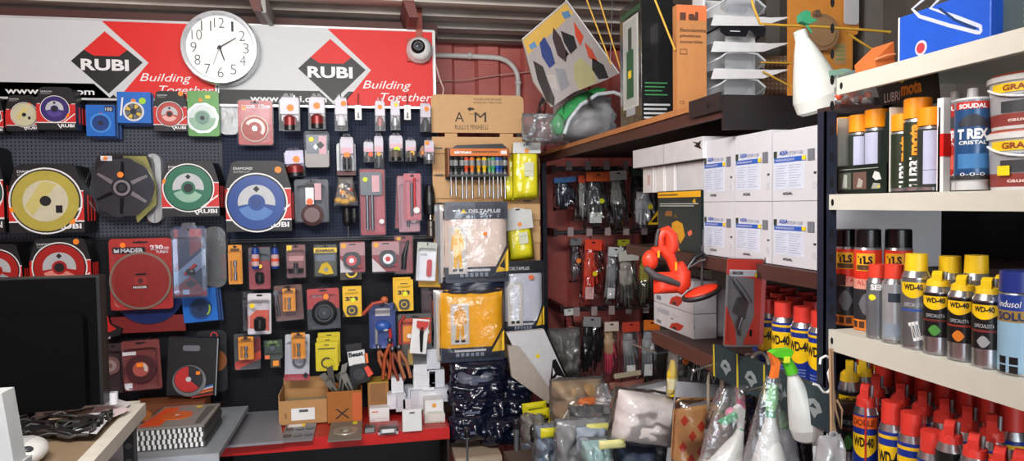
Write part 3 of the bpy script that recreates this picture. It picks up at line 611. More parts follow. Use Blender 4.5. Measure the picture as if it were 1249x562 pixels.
bit_pack('thick row of clear bit packs with red collars and white labels, first under the sign', (340, 114, 366, 160), 2.91, .11, DR, spos=(.55, .62))
bit_pack('clear bit pack with a wide red cutter under the black web strip', (376, 114, 397, 158), 2.95, .06, DR, spos=(.5, .66), inner=.42)
bit_pack('clear bit pack with round black mark and white label under the black diamond tip', (408, 115, 424, 160), 2.95, .05, M('d8d8da', .4), spos=(.7, .75))
bit_pack('clear bit pack with red collar left of the pale yellow stickered one', (457, 119, 470, 160), 2.96, .06, DR, spos=(.5, .72))
bit_pack('clear bit pack with steel bit and yellow sticker below the T of Together', (476, 119, 488, 159), 2.96, .06, M('a8aaae', .3, .6), sticker=YELLOW, spos=(.6, .78))
bit_pack('clear bit pack with white label hung at the sign\'s right corner', (512, 122, 526, 161), 2.95, .07, M('2c2c30'), spos=(.6, .72))
bit_pack('deep clear pack of dark bits with yellow sticker and red ring mark', (414, 163, 432, 208), 2.93, .08, M('2a2a2e', .4), sticker=ORANGE, spos=(.5, .42), mark=PINK)
bit_pack('short brown tinted bit pack with orange red sticker', (443, 170, 456, 198), 2.95, .08, M('5a4438', .5), sticker=M('ff5a2a'), spos=(.7, .35), mark=PINK)
bit_pack('tall clear bit pack with pink ring label and yellow sticker', (456, 162, 468, 205), 2.95, .08, M('3a3a3e', .4), spos=(.5, .4), sticker=M('ffb020'), mark=PINK)
bit_pack('clear pack of brown bits with lime yellow sticker', (474, 162, 492, 197), 2.94, .09, M('5e5448', .5), sticker=M('d8f020'), spos=(.55, .42), mark=PINK, inner=.42)
bit_pack('clear pack of brown bits with amber sticker right of the lime stickered pack', (494, 168, 508, 197), 2.95, .08, M('5e5448', .5), sticker=M('ffb81c'), spos=(.6, .35), mark=PINK, inner=.42)
bit_pack('clear bit pack with pink label overlapping the cardboard display edge', (517, 168, 530, 200), 2.88, .04, M('a8a8ac', .3, .5), spos=(.3, .8), mark=PINK)
bit_pack('dark red bit in a slim pack tilted beside the cardboard display', (508, 176, 518, 192), 2.93, .03, M('8a4a28', .5), header=M('b07a50'), spos=(.5, .4), tilt=25)
bit_pack('red cutter pack with white and purple label left of the square clear box', (347, 180, 373, 216), 2.94, .06, DR, spos=(.6, .6), inner=.42, tilt=-3, header=M('cfc9e0'))
for px, py, lb in ((437, 134, 'white tag on an empty hook under the second diamond logo'), (497, 134, 'white tag on an empty hook near the sign\'s right end')):
    t = T('hook_tag', lb, 'tag', (px - 4, py - 6, px + 4, py + 12), y=2.95)
    t['tag_card'].box(t.x0, t.x1, 0, .001, t.z0, t.z1, WHITE); t['tag_card'].prism([(t.x0 + .006, t.z0 + .012), (0, t.z0 + .004), (t.x1 - .006, t.z0 + .012)], -.0005, 0, BLACK); t['tag_card'].box(-.003, .003, -.0005, 0, t.z0 + .012, t.z0 + .03, BLACK)
    t['hook'].tube([(0, YP - 2.95, t.z1 + .05), (0, .02, t.z1 + .05), (0, 0, t.z1)], .002, STEEL, 6); t.done()

# square clear box with logo sheet
t = T('bit_case', 'square clear case of bits with yellow sticker and black diamond logo', 'bit pack', (371, 160, 402, 204), y=2.93)
t['clear_shell'].prism(rrect(t.x0, t.x1, t.z0, t.z1, .012), -.005, -.003, BLIS); t['case'].prism(rrect(t.x0 + .003, t.x1 - .003, t.z0, t.z0 + t.h * .5, .01), 0, .1, M('8a8078', .35)); t['insert_card'].box(t.x0 + .008, t.x1 - .008, -.002, .0, t.z0 + t.h * .38, t.z1 - .014, M('4c5560', .4))
t['insert_card'].box(t.X(389), t.X(398), -.003, -.002, t.Z(188), t.Z(166), PINK); t['insert_card'].prism([(t.X(386), t.Z(177)), (t.X(391), t.Z(172)), (t.X(396), t.Z(177)), (t.X(391), t.Z(182))], -.0035, -.002, K_); t['insert_card'].prism([(t.X(382), t.Z(179)), (t.X(385), t.Z(175)), (t.X(388), t.Z(179)), (t.X(385), t.Z(183))], -.0032, -.002, WHITE)
t.dot(380, 170, 3, -.0056, M('ffe11c')); t.done()
# clear grey body behind bits with red base
t = T('bit_case', 'tall clear case with dark red foot behind the deep bit pack', 'bit pack', (411, 175, 434, 214), y=2.99); t['clear_shell'].prism(rrect(t.x0, t.x1, t.z0, t.z1, .01), -.02, .04, MILK); t['base_strip'].box(t.x0, t.x1, -.021, .03, t.z0, t.z0 + .02, M('5a2428')); t.done()

# big clear blister (core bit) with white slip
t = blister('large dark clear blister with white bar code slip and red core inside', 'bit_blister', 'tool pack', (359, 218, 401, 271), M('2e3036', .4), 2.95, .045, tabbed=True)
t['core_bit'].lathe([(0, 0), (.03, 0), (.045, .02), (.045, .03)], (t.X(381), -.035, t.Z(262)), M('6a4a48', .4), 24, 'y'); t['insert_card'].box(t.X(374), t.X(384), -.047, -.046, t.Z(249), t.Z(224), WHITE); t['insert_card'].box(t.X(374), t.X(384), -.0475, -.047, t.Z(229), t.Z(224), K_); t['insert_card'].box(t.X(385), t.X(393), -.047, -.046, t.Z(244), t.Z(224), PINK)
t['price_sticker'].ring(*t.at(379, 246), 0, 4 * t.S, -.0482, -.0475, M('ff6a30'), 12); t.done()
# yellow grip bag
t = T('tool_bag', 'bag of yellow and black tool heads with a dark drill hanging below', 'tool pack', (407, 216, 437, 291), y=2.95)
t['contents'].prism([(t.X(414), t.Z(218)), (t.X(431), t.Z(218)), (t.X(437), t.Z(247)), (t.X(408), t.Z(249))], 0, .03, M('4e4438', .5))
for px, py, r, c in ((413, 244, 4, 'e8b020'), (421, 246, 4.5, 'f0b81c'), (430, 243, 4, 'e0a41c'), (419, 235, 3.5, 'e8a818'), (428, 231, 3, 'c03a20'), (417, 227, 3, 'e8dcc0'), (425, 239, 3, 'd89a1c'), (424, 226, 3, '3a3a3c')): t['contents'].ball((t.X(px), -.004, t.Z(py)), r * t.S, M(c, .4), 1.3, .8, .9, 10)
t['bag'].pillow(t.X(407), t.X(437), t.Z(251), t.Z(216), -.004, .022, BAG, 5, .3, top=.6)
t['drill'].lathe([(0, 0), (.012, .002), (.018, .02), (.02, .05), (.013, .075), (0, .08)], (t.X(423), .01, t.Z(276)), BLACK, 14); t['drill'].lathe([(0, 0), (.01, .002), (.014, .02), (.012, .06), (0, .06)], (t.X(432), .01, t.Z(272)), M('1c1d20'), 14)
t['drill'].tube([(t.X(424), .01, t.Z(291)), (t.X(424), .01, t.Z(276))], .0025, DSTEEL); t.dot(418, 234, 2, -.03); t.done()
# red/pink bit cards
t = blister('clear blister with red card and two long grey bits', 'bit_blister', 'tool pack', (439, 206, 470, 287), M('a02a32', .5), 2.93, .02)
t['insert_card'].prism(rrect(t.X(440), t.X(466), t.Z(238), t.Z(210), .008), -.0235, -.022, M('5a636c', .4)); t['insert_card'].box(t.X(454), t.X(463), -.0245, -.0235, t.Z(234), t.Z(214), PINK)
for px in (448, 454): t['drill_bit'].tube([(t.X(px), -.012, t.Z(280)), (t.X(px), -.012, t.Z(238)), (t.X(px), -.012, t.Z(234))], .007, M('7a7c82', .3, .7), 10)
t.rect('backing_card', 459, 240, 469, 284, -.0005, 0, M('b0404a')); t.dot(465, 270, 3, -.0245, WHITE); t.dot(446, 219, 3, -.0255, M('cfe01c')); t.done()
for i, (bb, c, tl, dz) in enumerate((((481, 214, 505, 279), '9a262e', 3, 3.0), ((486, 214, 512, 283), 'b07a80', -1, 2.955), ((492, 211, 514, 269), 'c0565f', 0, 2.905))):
    t = blister(['red carded chisel pack leaning left at the back of the bundle', 'pale pink carded chisel pack in the middle of the bundle', 'pink carded chisel pack with white cap at the front of the bundle'][i], 'chisel_blister', 'tool pack', bb, M(c, .45), dz, .02, tabbed=True, tilt=tl, group='chisel packs bundled near the cardboard display')
    t['chisel'].tube([(t.x0 + t.w * .45, -.01, t.h * .1), (t.x0 + t.w * .45, -.01, t.h * .8)], .006, M('6a6c72', .3, .6)); t['chisel'].tube([(t.x0 + t.w * .62, -.01, t.h * .2), (t.x0 + t.w * .62, -.01, t.h * .9)], .005, RR)
    t['insert_card'].ring(t.x0 + t.w * .7, t.h * .22, 0, .013, -.0215, -.0205, WHITE, 14); t.done()
# drill chuck
t = T('drill_chuck', 'black and steel drill chuck hanging at the edge of the cardboard display', 'drill chuck', (517, 226, 533, 292), y=2.93)
c = t.X(525); t['grip'].lathe([(0, t.Z(262)), (.02, t.Z(261)), (.025, t.Z(250)), (.022, t.Z(235)), (.015, t.Z(226)), (0, t.Z(225))], (c, .03, 0), BLACK, 16)
t['chuck'].lathe([(0, t.Z(291)), (.012, t.Z(291)), (.016, t.Z(288)), (.016, t.Z(270)), (.01, t.Z(268)), (.006, t.Z(260))], (c + .003, .03, 0), M('7a756c', .3, .8), 16); t['chuck'].ring(c + .003, t.Z(277), 0, .003, .0125, .0145, BLACK, 8); t.done()

# ------------------------------------------------------------------ row of tool blisters below
def dewalt(label, bb, y, tilt=0, bit='b0b2b6', col='e8961c', group=None):
    t = blister(label, 'bit_blister', 'tool pack', bb, M(col, .45), y, .018, tilt=tilt, tabbed=False, **({'group': group} if group else {})); w, h = t.w, t.h
    t['backing_card'].box(t.x0 + w * .2, t.x1 - w * .2, -.0005, 0, h * .84, h * .9, M('5a3a10')); t['backing_card'].box(t.x0 + w * .15, t.x0 + w * .3, -.0005, 0, h * .1, h * .6, M('a86a18'))
    t['drill_bit'].lathe([(0, h * .12), (w * .12, h * .12), (w * .12, h * .3), (w * .07, h * .32), (w * .07, h * .45), (w * .12, h * .47), (w * .12, h * .6), (0, h * .62)], (t.x0 + w * .52, -.009, 0), M(bit, .25, .9), 12)
    return t
t = dewalt('orange yellow carded bit blister right of the tall blue and red blister', (278, 298, 296, 347), 2.96); t.done()
t = blister('clear pack with black socket on a red card between blue tipped bits', 'bit_blister', 'tool pack', (303, 301, 330, 353), M('9c3a40', .45), 2.95, .03)
t['socket'].lathe([(0, 0), (.014, 0), (.017, .01), (.018, .035), (.012, .045), (0, .045)], (t.X(317), -.014, t.Z(345)), M('1c1d20', .3), 16); t.rect('backing_card', 304, 302, 330, 318, -.0005, 0, M('57585e')); t['price_sticker'].ring(*t.at(319, 324), 0, 2.4 * t.S, -.0315, -.0305, YELLOW, 10); t.done()
for px, lb in ((311, 'blue capped bit tube in front of the black socket pack, nearer the orange yellow blister'), (335, 'blue capped bit tube at the right edge of the black socket pack')):
    t = T('bit_tube', lb, 'bit pack', (px - 5, 299, px + 5, 328), y=2.91); B = M('1c3c8c', .35)
    t['tube'].lathe([(0, 0), (.012, 0), (.015, .008), (.015, .07), (.01, .085), (0, .086)], (0, .01, t.z0), B, 14); t['label_band'].lathe([(.0153, .012), (.0153, .058)], (0, .01, t.z0), M('c8a8a8'), 14); t['label_band'].lathe([(.0156, .03), (.0156, .042)], (0, .01, t.z0), M('d84a2a'), 14)
    t['hook'].tube([(0, YP - 2.91, t.z1), (0, 0.01, t.z1)], .002, DSTEEL, 6); t.done()
t = blister('dark blister with a pinkish card and grey hole saw', 'bit_blister', 'tool pack', (349, 298, 373, 339), M('8a5450', .45), 2.96, .03); t['hole_saw'].lathe([(0, 0), (.03, 0), (.03, .018), (.008, .02), (.008, .04), (0, .04)], (t.X(361), -.012, t.Z(332)), M('3c3d42', .35, .5), 18); t.rect('backing_card', 350, 299, 356, 306, -.0005, 0, YELLOW); t.rect('backing_card', 352, 312, 371, 318, -.0005, 0, M('c8908a')); t.done()
t = blister('clear blister with yellow and grey chalk reel', 'tape_blister', 'tool pack', (383, 298, 411, 337), M('4a4d3e', .45), 2.96, .03)
t.rect('backing_card', 383, 302, 411, 308, -.0005, 0, YELLOW); t.txt('backing_card', 'CHALK', 385, 303, 409, 307, -.001, M('333322')); t['chalk_reel'].prism([(t.X(p), t.Z(q)) for p, q in ((388, 331), (393, 321), (399, 319), (404, 324), (407, 333), (398, 334))], -.03, -.004, M('f0cf1c', .35)); t['chalk_reel'].disc(*t.at(398, 328), .008, -.032, -.01, GREY); t.rect('backing_card', 385, 311, 409, 318, -.0005, 0, M('6a7080')); t.done()
def tape_pack(label, bb, cx, cy, r, y, facec, tilt=0, group=None):
    t = T('tape_measure_pack', label, 'tape measure', bb, y=y, tilt=tilt); w, h = t.w, t.h
    t['backing_card'].prism(rrect(t.x0, t.x1, t.z0, t.z1, .006), 0, .03, M('983c42', .5)); t['backing_card'].box(t.x0, t.x1, -.0005, 0, h * .55, h * .97, M('b88a8c')); t['backing_card'].prism([(t.x0, 0), (t.x0 + w * .5, 0), (t.x0, h * .45)], -.0006, 0, M('d8d0d0'))
    X, Z = t.at(cx, cy); R = r * t.S
    t['tape_measure'].prism(rrect(X - R, X + R, Z - R * .9, Z + R, R * .7), -.028, -.002, BLACK); t['tape_measure'].disc(X, Z, R * .62, -.031, -.004, M(facec, .3), 24); t['tape_measure'].disc(X, Z, R * .3, -.033, -.004, WHITE if facec != 'e8e8e8' else RR, 16)
    t['tape_measure'].box(X + R * .6, X + R * 1.1, -.02, -.004, Z - R * .9, Z - R * .5, RR)
    cxx = (t.x0 + t.x1) / 2; t['backing_card'].box(cxx - .014, cxx + .014, -.001, 0, h * .9, h * .94, K_)
    t['clear_shell'].prism(rrect(t.x0 - .003, t.x1 + .003, t.z0 - .003, t.z1 + .003, .008), -.037, -.036, BLIS)
    t['price_sticker'].ring(t.x0 + w * .15, h * .88, 0, .011, -.0015, -.0008, M('ffb020'), 12); return t
tape_pack('carded tape measure with red and black case, left of the thicker stack', (415, 295, 445, 332), 429, 317, 10, 2.95, 'c8342c').done()
tape_pack('thick stack of carded tape measures with white and red face', (454, 294, 487, 331), 473, 315, 10, 2.91, 'e8e8e8').done()
t = T('tape_measure_pack', 'yellow and black tape measure pack peeping below the carded tape measure', 'tape measure', (415, 330, 441, 341), y=2.98); t['backing_card'].box(t.x0, t.x1, 0, .01, t.z0, t.z1, M('4a3c30')); t['tape_measure'].ring(*t.at(429, 331), 4 * t.S, 9 * t.S, -.02, 0, BLACK, 20, PI, 2 * PI); t['tape_measure'].ring(*t.at(429, 331), 5 * t.S, 7 * t.S, -.021, -.001, YELLOW, 20, PI, 2 * PI); t.done()
t = blister('red carded pack with black folding knife behind the tape measure stack', 'knife_blister', 'tool pack', (481, 287, 504, 334), M('8f3434', .45), 2.985, .025); t['knife'].tube([(t.X(492), -.01, t.Z(328)), (t.X(493), -.01, t.Z(312)), (t.X(498), -.01, t.Z(293))], [.01, .012, .005], BLACK); t.rect('backing_card', 484, 289, 489, 293, -.0005, 0, M('d8a81c')); t.done()
t = blister('clear pack with white card and red pocket knife, in front of a yellow card', 'knife_blister', 'tool pack', (506, 295, 531, 343), M('d4d4cf', .5), 2.87, .02, tilt=4)
t.rect('backing_card', 508, 307, 529, 341, -.0005, 0, WHITE); t['pocket_knife'].prism(rrect(t.X(519), t.X(525), t.Z(337), t.Z(316), .008), -.012, -.001, M('b8242c', .3)); t.rect('backing_card', 507, 296, 530, 306, -.0005, 0, M('b9bdae')); t.txt('backing_card', 'KNIFE', 511, 309, 519, 312, -.001, DARK); t.done()
t = T('backing_card_pack', 'amber yellow card showing behind the pocket knife pack', 'tool pack', (510, 300, 537, 350), y=2.93, tilt=3); t['card'].box(t.x0, t.x1, 0, .02, t.z0, t.z1, M('c98f1c')); t['blister'].box(t.x0 + .004, t.x1 - .004, -.004, 0, t.z0 + .004, t.z0 + .02, M('e8b828')); t.done()

# second row
t = blister('clear clamshell with white and red card and black round cutter', 'bit_blister', 'tool pack', (301, 357, 331, 408), M('d8d2d2', .45), 2.92, .035, tabbed=False, tilt=1)
t['backing_card'].prism([(t.X(304), t.Z(400)), (t.X(304), t.Z(385)), (t.X(312), t.Z(378)), (t.X(328), t.Z(378)), (t.X(328), t.Z(404))], -.0005, 0, M('d8604a')); t['cutter'].lathe([(0, 0), (.02, 0), (.023, .01), (.023, .045), (.01, .055), (0, .056)], (t.X(317), -.014, t.Z(402)), M('18181b', .3), 16)
t['price_sticker'].ring(*t.at(309, 371), 0, 3 * t.S, -.0372, -.0365, M('ffd81c'), 12); t.txt('backing_card', 'TCT', 313, 369, 319, 373, -.001, DARK); t.done()
t = blister('grey clear clamshell edge behind the white and red cutter pack', 'bit_blister', 'tool pack', (296, 355, 310, 404), M('3a3b3f', .5), 2.96, .02); t['socket'].lathe([(0, 0), (.01, 0), (.01, .05), (0, .05)], (0, -.01, t.h * .3), DSTEEL, 12); t.done()
t = blister('square clear clamshell with orange bit card and wrench', 'bit_blister', 'tool pack', (336, 347, 371, 391), M('6e4a40', .45), 2.94, .03, tilt=-3)
t['wrench'].tube([(t.X(341), -.004, t.Z(384)), (t.X(339), -.004, t.Z(356))], .005, DSTEEL); t['wrench'].disc(*t.at(339, 356), .01, -.008, -.001, DSTEEL, 14); t.done()
dewalt('small orange bit card fixed on the square wrench clamshell', (344, 351, 361, 380), 2.885).done()
t = blister('clear clamshell with round black turbo fan wheel on a red card', 'wheel_blister', 'tool pack', (375, 351, 415, 401), M('b83a34', .45), 2.93, .02, tabbed=True, tilt=-1)
t['backing_card'].box(t.x0, t.x1, -.0006, 0, t.z0, t.z0 + t.h * .5, M('34383c')); X, Z = t.at(396, 381); R = 15 * t.S
t['wheel'].lathe([(R * .75, -.02), (R, -.012), (R, 0)], (X, 0, Z), M('141518', .3), 32, 'y'); t['wheel'].ring(X, Z, R * .55, R * .8, -.02, -.002, M('0f1012', .3), 32); t['wheel'].ring(X, Z, R * .62, R * .66, -.021, -.003, M('62686e', .3), 32); t['wheel'].disc(X, Z, R * .5, -.012, -.002, M('24282c', .25), 24); t['wheel'].disc(X, Z, R * .14, -.015, -.002, M('565b60'), 12)
t['price_sticker'].ring(*t.at(399, 361), 0, 3.4 * t.S, -.0222, -.0215, M('ff8a20'), 12); t.txt('backing_card', 'TURBO WHEEL', 381, 359, 394, 362, -.001, WHITE); t.done()
def stanley(label, bb, y, dx=0, n=1, tilt=0):
    t = T('tape_card', label, 'tape measure', bb, y=y, tilt=tilt); w, h = t.w, t.h; Yy = M('f0bd12', .45)
    for i in range(n): t['card'].prism(rrect(t.x0 - i * .008, t.x1 - i * .008, t.z0 + i * .003, t.z1 + i * .008, .004), i * .02, i * .02 + .012, Yy)
    t['card'].box(t.x0 + w * .3, t.x1 - w * .3, -.0005, 0, h * .86, h * .89, BLACK); t['card'].text('STANLEY', t.x0 + w * .15, t.x1 - w * .15, h * .74, h * .8, -.0006, M('5a4a10'))
    t['card'].text('338', t.x0 + w * .14, t.x1 - w * .18, h * .52, h * .66, -.0006, M('33302a'), bold=.06); t['card'].text('STANLEY', t.x0 + w * .15, t.x1 - w * .15, h * .74, h * .8, -.0006, M('5a4a10'))
    t['tape_end'].prism(rrect(t.x0 + w * .2, t.x1 - w * .22, h * .06, h * .38, .014), -.012, -.001, M('33343a', .3)); t['tape_end'].ring(t.x0 + w * .48, h * .22, .009, .013, -.014, -.002, M('d8b020'), 16); t['card'].prism([(t.x0, h * .25), (t.x0 + w * .18, h * .0), (t.x0, 0)], -.0008, 0, M('2a2a2a'))
    t['price_sticker'].ring(t.x0 + w * .55, h * .55, 0, .01, -.0022, -.0014, M('e8ee1c'), 10); return t
stanley('yellow carded tape measure right of the black turbo wheel pack', (418, 349, 441, 386), 2.95).done()
stanley('yellow carded tape measure above the orange caulking tool pack, two deep', (482, 341, 504, 379), 2.91, n=2).done()
# blue clamp pack
t = blister('blue carded pack with blue tool head and red handle', 'tool_blister', 'tool pack', (450, 369, 483, 425), M('243c84', .4), 2.93, .035)
t.rect('backing_card', 458, 376, 476, 385, -.0005, 0, M('d8d0c8')); t['clamp'].ball((t.X(467), -.015, t.Z(397)), .03, M('2a56a8', .3), 1.1, .6, .8); t['clamp'].tube([(t.X(475), -.012, t.Z(400)), (t.X(477), -.012, t.Z(422))], .007, RR); t['clamp'].tube([(t.X(459), -.012, t.Z(396)), (t.X(459), -.012, t.Z(418))], .007, GREY); t['clamp'].ball((t.X(470), -.026, t.Z(401)), .008, LGREY, 1.5, .6, .8); t.done()
t = T('pruning_pliers', 'red orange handled pliers slung over the blue carded pack', 'pliers', (440, 364, 476, 386), y=2.885)
t['handle'].tube([(t.X(442), 0, t.Z(383)), (t.X(449), 0, t.Z(376)), (t.X(455), 0, t.Z(370)), (t.X(468), 0, t.Z(368))], .008, M('a8402c', .4)); t['jaw'].ball((t.X(469), 0, t.Z(366)), .015, M('c8643c', .4), 1, .7, 1); t['jaw'].tube([(t.X(466), 0, t.Z(368)), (t.X(474), 0, t.Z(372))], .007, DSTEEL); t.done()
# white label cutter pack
t = blister('clamshell with orange card and grey body behind the white strip label', 'tool_blister', 'tool pack', (485, 382, 527, 446), M('54504c', .45), 2.9, .02)
t.rect('backing_card', 491, 388, 526, 419, -.0005, 0, M('c84a20')); t.rect('backing_card', 492, 397, 524, 416, -.0008, 0, M('e8961c')); t['knife'].tube([(t.X(488), -.01, t.Z(440)), (t.X(488), -.01, t.Z(392)), (t.X(494), -.01, t.Z(384))], .006, M('a83830', .3)); t['knife'].box(t.X(497), t.X(503), -.012, -.004, t.Z(443), t.Z(425), M('a88a40')); t.dot(521, 404, 2.8, -.0225, WHITE); t.dot(499, 408, 2.8, -.0225, WHITE); t.done()
t = T('knife_card', 'white strip card with black and red T shaped tool', 'tool pack', (499, 389, 519, 431), y=2.855, tilt=7); t['card'].box(t.x0, t.x1, 0, .002, t.z0, t.z1, WHITE)
t['tool'].tube([(t.X(513), -.008, t.Z(428)), (t.X(511), -.008, t.Z(408)), (t.X(511), -.008, t.Z(398))], [.005, .008, .01], BLACK); t['tool'].prism([(t.X(504), t.Z(398)), (t.X(504), t.Z(391)), (t.X(518), t.Z(391)), (t.X(518), t.Z(396)), (t.X(512), t.Z(403))], -.016, -.001, M('c8322c', .4)); t.done()
t = blister('dark red carded pack behind the orange tool pack by the cardboard display', 'tool_blister', 'tool pack', (514, 350, 535, 404), M('4a2a2a', .45), 2.97, .02); t['pliers'].tube([(t.X(529), -.012, t.Z(366)), (t.X(530), -.012, t.Z(398))], [.009, .008], M('a8482a', .4)); t['pliers'].ball((t.X(530), -.012, t.Z(360)), .012, DSTEEL); t.done()

# third row
dewalt('orange carded bit pack hanging lowest beside the disc box', (290, 410, 310, 439), 2.91).done()
t = blister('grey clamshell with red corner behind the lowest orange bit card', 'tool_blister', 'tool pack', (285, 406, 318, 451), M('4a4a4e', .5), 2.95, .02); t['backing_card'].prism([(t.X(287), t.Z(450)), (t.X(287), t.Z(441)), (t.X(318), t.Z(428)), (t.X(318), t.Z(438))], -.0006, 0, M('c8442c')); t.rect('backing_card', 309, 412, 318, 430, -.0005, 0, M('7c2428')); t['drill_bit'].tube([(0, -.01, t.h * .3), (0, -.01, t.h * .6)], .006, DSTEEL); t.done()
t = blister('dark green square blister pack with an orange sticker', 'bit_blister', 'tool pack', (322, 414, 345, 438), M('3d4a3c', .45), 2.94, .02); t['backing_card'].ring(*t.at(333, 424), 5 * t.S, 9 * t.S, -.0008, 0, M('7a9a58'), 16, .3, 2.8); t.rect('backing_card', 322, 430, 345, 433, -.0006, 0, M('2a3028')); t['price_sticker'].box(t.X(324), t.X(329.5), -.022, -.0212, t.Z(436), t.Z(431.5), M('f07a4a')); t['blade'].ring(*t.at(333, 424), 0, 3 * t.S, -.01, -.002, DSTEEL); t.done()
t = T('tag_card', 'tiny dark tag with orange sticker under the dark green blister', 'tag', (330, 437, 342, 448), y=2.95); t['card'].box(t.x0, t.x1, 0, .01, t.z0, t.z1, M('4c4238')); t['price_sticker'].box(t.X(333), t.X(340), -.001, 0, t.Z(446), t.Z(439.5), M('ff9a30')); t.done()
t = blister('large clamshell with white card and red foot with black diamond mark', 'bit_blister', 'tool pack', (346, 407, 377, 464), M('c9c9cc', .45), 2.94, .02, tilt=2); t.rect('backing_card', 346, 456, 377, 464, -.0006, 0, M('b04048')); t['backing_card'].prism([(t.X(368), t.Z(458)), (t.X(372), t.Z(454)), (t.X(376), t.Z(458)), (t.X(372), t.Z(462))], -.0012, 0, K_); t['scraper_ring'].ring(*t.at(364, 440), 5.5 * t.S, 8 * t.S, -.012, -.004, M('6a6c6e', .3, .6), 20); t.done()
dewalt('small orange bit card in front of the white carded clamshell', (355, 405, 373, 438), 2.885).done()
for i in range(3):
    dx = 3 - i * 1.5
    t = T('tape_card', ['yellow carded hook pack, rearmost of three fanned cards', 'yellow carded hook pack, middle of three fanned cards', 'yellow carded hook pack in front with wire ring'][i], 'tool pack', (385 + i * -.0 + dx, 405 + i * 6, 412 + dx, 442 + i * 5), y=2.97 - i * .03, group='yellow cards fanned below the turbo wheel')
    t['card'].prism(rrect(t.x0, t.x1, t.z0, t.z1, .005), 0, .002, M('d8c41c', .45)); t['card'].box(-.01, .01, -.0004, 0, t.z1 - .014, t.z1 - .01, BLACK); t['card'].box(t.x0 + .01, t.x1 - .01, -.0004, 0, t.z1 - .03, t.z1 - .024, M('5a5a20'))
    t['wire_hook'].tube([(0 + .02 * math.cos(a), -.008, .035 + .02 * math.sin(a)) for a in [k * .6 for k in range(9)]], .003, M('4a4438', .4)); t['wire_hook'].tube([(.012, -.01, .05), (.028, -.012, .025)], .003, M('e8e020')); t.done()
# lamp/tape with "Beast" cap
t = T('tape_measure_pack', 'black tape measure with white strip label and red orange buttons', 'tape measure', (425, 418, 455, 466), y=2.9, tilt=-6)
t['card'].box(t.X(427), t.X(446), 0, .01, t.Z(427), t.Z(418), M('1e1e20')); t['card'].box(t.X(428), t.X(449), -.001, .01, t.Z(444), t.Z(427), WHITE); t['card'].text('Beast', t.X(429), t.X(447), t.Z(434), t.Z(428), -.0016, BLACK, bold=.05)
t['tape_measure'].prism(rrect(t.X(428), t.X(452), t.Z(466), t.Z(443), .02), -.015, .02, M('1a1a1d', .35)); t['tape_measure'].disc(*t.at(439, 455), 7 * t.S, -.018, -.01, M('3c3c40', .3), 20); t['button'].prism([(t.X(446), t.Z(448)), (t.X(451), t.Z(446)), (t.X(456), t.Z(457)), (t.X(450), t.Z(460))], -.02, .01, M('f05038')); t['button'].box(t.X(448), t.X(452), -.001, .004, t.Z(444), t.Z(432), M('f0783c'))
t['hook'].tube([(0, YP - 2.905, t.z1), (0, .005, t.z1)], .002, DSTEEL, 6); t.done()
# hanging pliers with orange/brown grips
for i, (x0, y0, x1, y1) in enumerate(((462, 426, 474, 458), (476, 418, 470, 462), (479, 428, 489, 464), (487, 426, 497, 461))):
    t = T('pliers', ['brown handled pliers leaning left below the blue carded pack', 'rust red handled pliers crossing the brown pair', 'dark red handled pliers hanging upright', 'rust handled pliers nearest the orange tool pack'][i], 'pliers', (min(x0, x1) - 4, min(y0, y1), max(x0, x1) + 4, max(y0, y1)), y=2.93 - .02 * i, group='pliers hanging below the blue carded pack')
    c = M(('a8603c', 'b0502c', '8a4430', 'a86a48')[i], .4)
    t['jaw'].lathe([(0, 0), (.006, .002), (.012, .02), (.01, .03), (0, .03)], (t.X(x0), .0, t.Z(y0) - .01), DSTEEL, 10)
    for sg in (-1, 1): t['handle#%d' % sg].tube([(t.X(x0), 0, t.Z(y0)), (t.X(x0 * .6 + x1 * .4) + sg * .014, 0, t.Z(y0 * .6 + y1 * .4)), (t.X(x1) + sg * .012, 0, t.Z(y1))], [.007, .008, .007], c)
    t['hook'].tube([(t.X(x0), YP - t.y - .004, t.Z(y0)), (t.X(x0), 0, t.Z(y0))], .002, DSTEEL, 6); t.done()

# ------------------------------------------------------------------ red shelf with cartons
zs = AY(400, 531, 2.70).z
t = T('display_shelf', 'long red metal shelf under the pegboard carrying cartons and white boxes', 'shelf', loc=(0, 2.7, zs))
x0, x1 = AY(258, 540, 2.7).x, AY(548, 520, 2.7).x
t['shelf_board'].box(x0, x1, 0, .345, -.006, 0, M('b02420', .4)); t['front_lip'].box(x0, x1, -.012, 0, -.045, 0, M('c8201c', .38)); t['side_panel'].box(x1 - .01, x1, 0, .345, -.35, -.006, M('2a1a18')); t['side_panel#2'].box(x0, x0 + .01, 0, .345, -.35, -.006, M('2a1a18'))
t['back_panel'].box(x0 + .01, x1 - .01, .33, .345, -.35, -.006, M('141416')); t.done()
def S_(px, py): return AZ(px, py, zs)
def carton(name, label, px, py, w, d, h, mat=CARDB, cat='box', rz=0, open_=False, z=None, flap=True, group=None, **k):
    """box standing on the shelf; (px, py) = pixel of the middle of its bottom front edge"""
    P = AZ(px, py, zs if z is None else z); t = T(name, label, cat, loc=(P.x, P.y, P.z), rz=rz, group=group)
    th = .004
    if open_:
        for b in ((-w / 2, w / 2, 0, th, 0, h), (-w / 2, w / 2, d - th, d, 0, h), (-w / 2, -w / 2 + th, th, d - th, 0, h), (w / 2 - th, w / 2, th, d - th, 0, h), (-w / 2, w / 2, 0, d, 0, th)): t['box'].box(*b, mat)
    else: t['box'].box(-w / 2, w / 2, 0, d, 0, h, mat); t.bev['box'] = .0015
    return t
u = .0033
t = carton('open_carton', 'open brown carton with a white label on the red shelf', 370, 518, .185, .17, .10, open_=True)
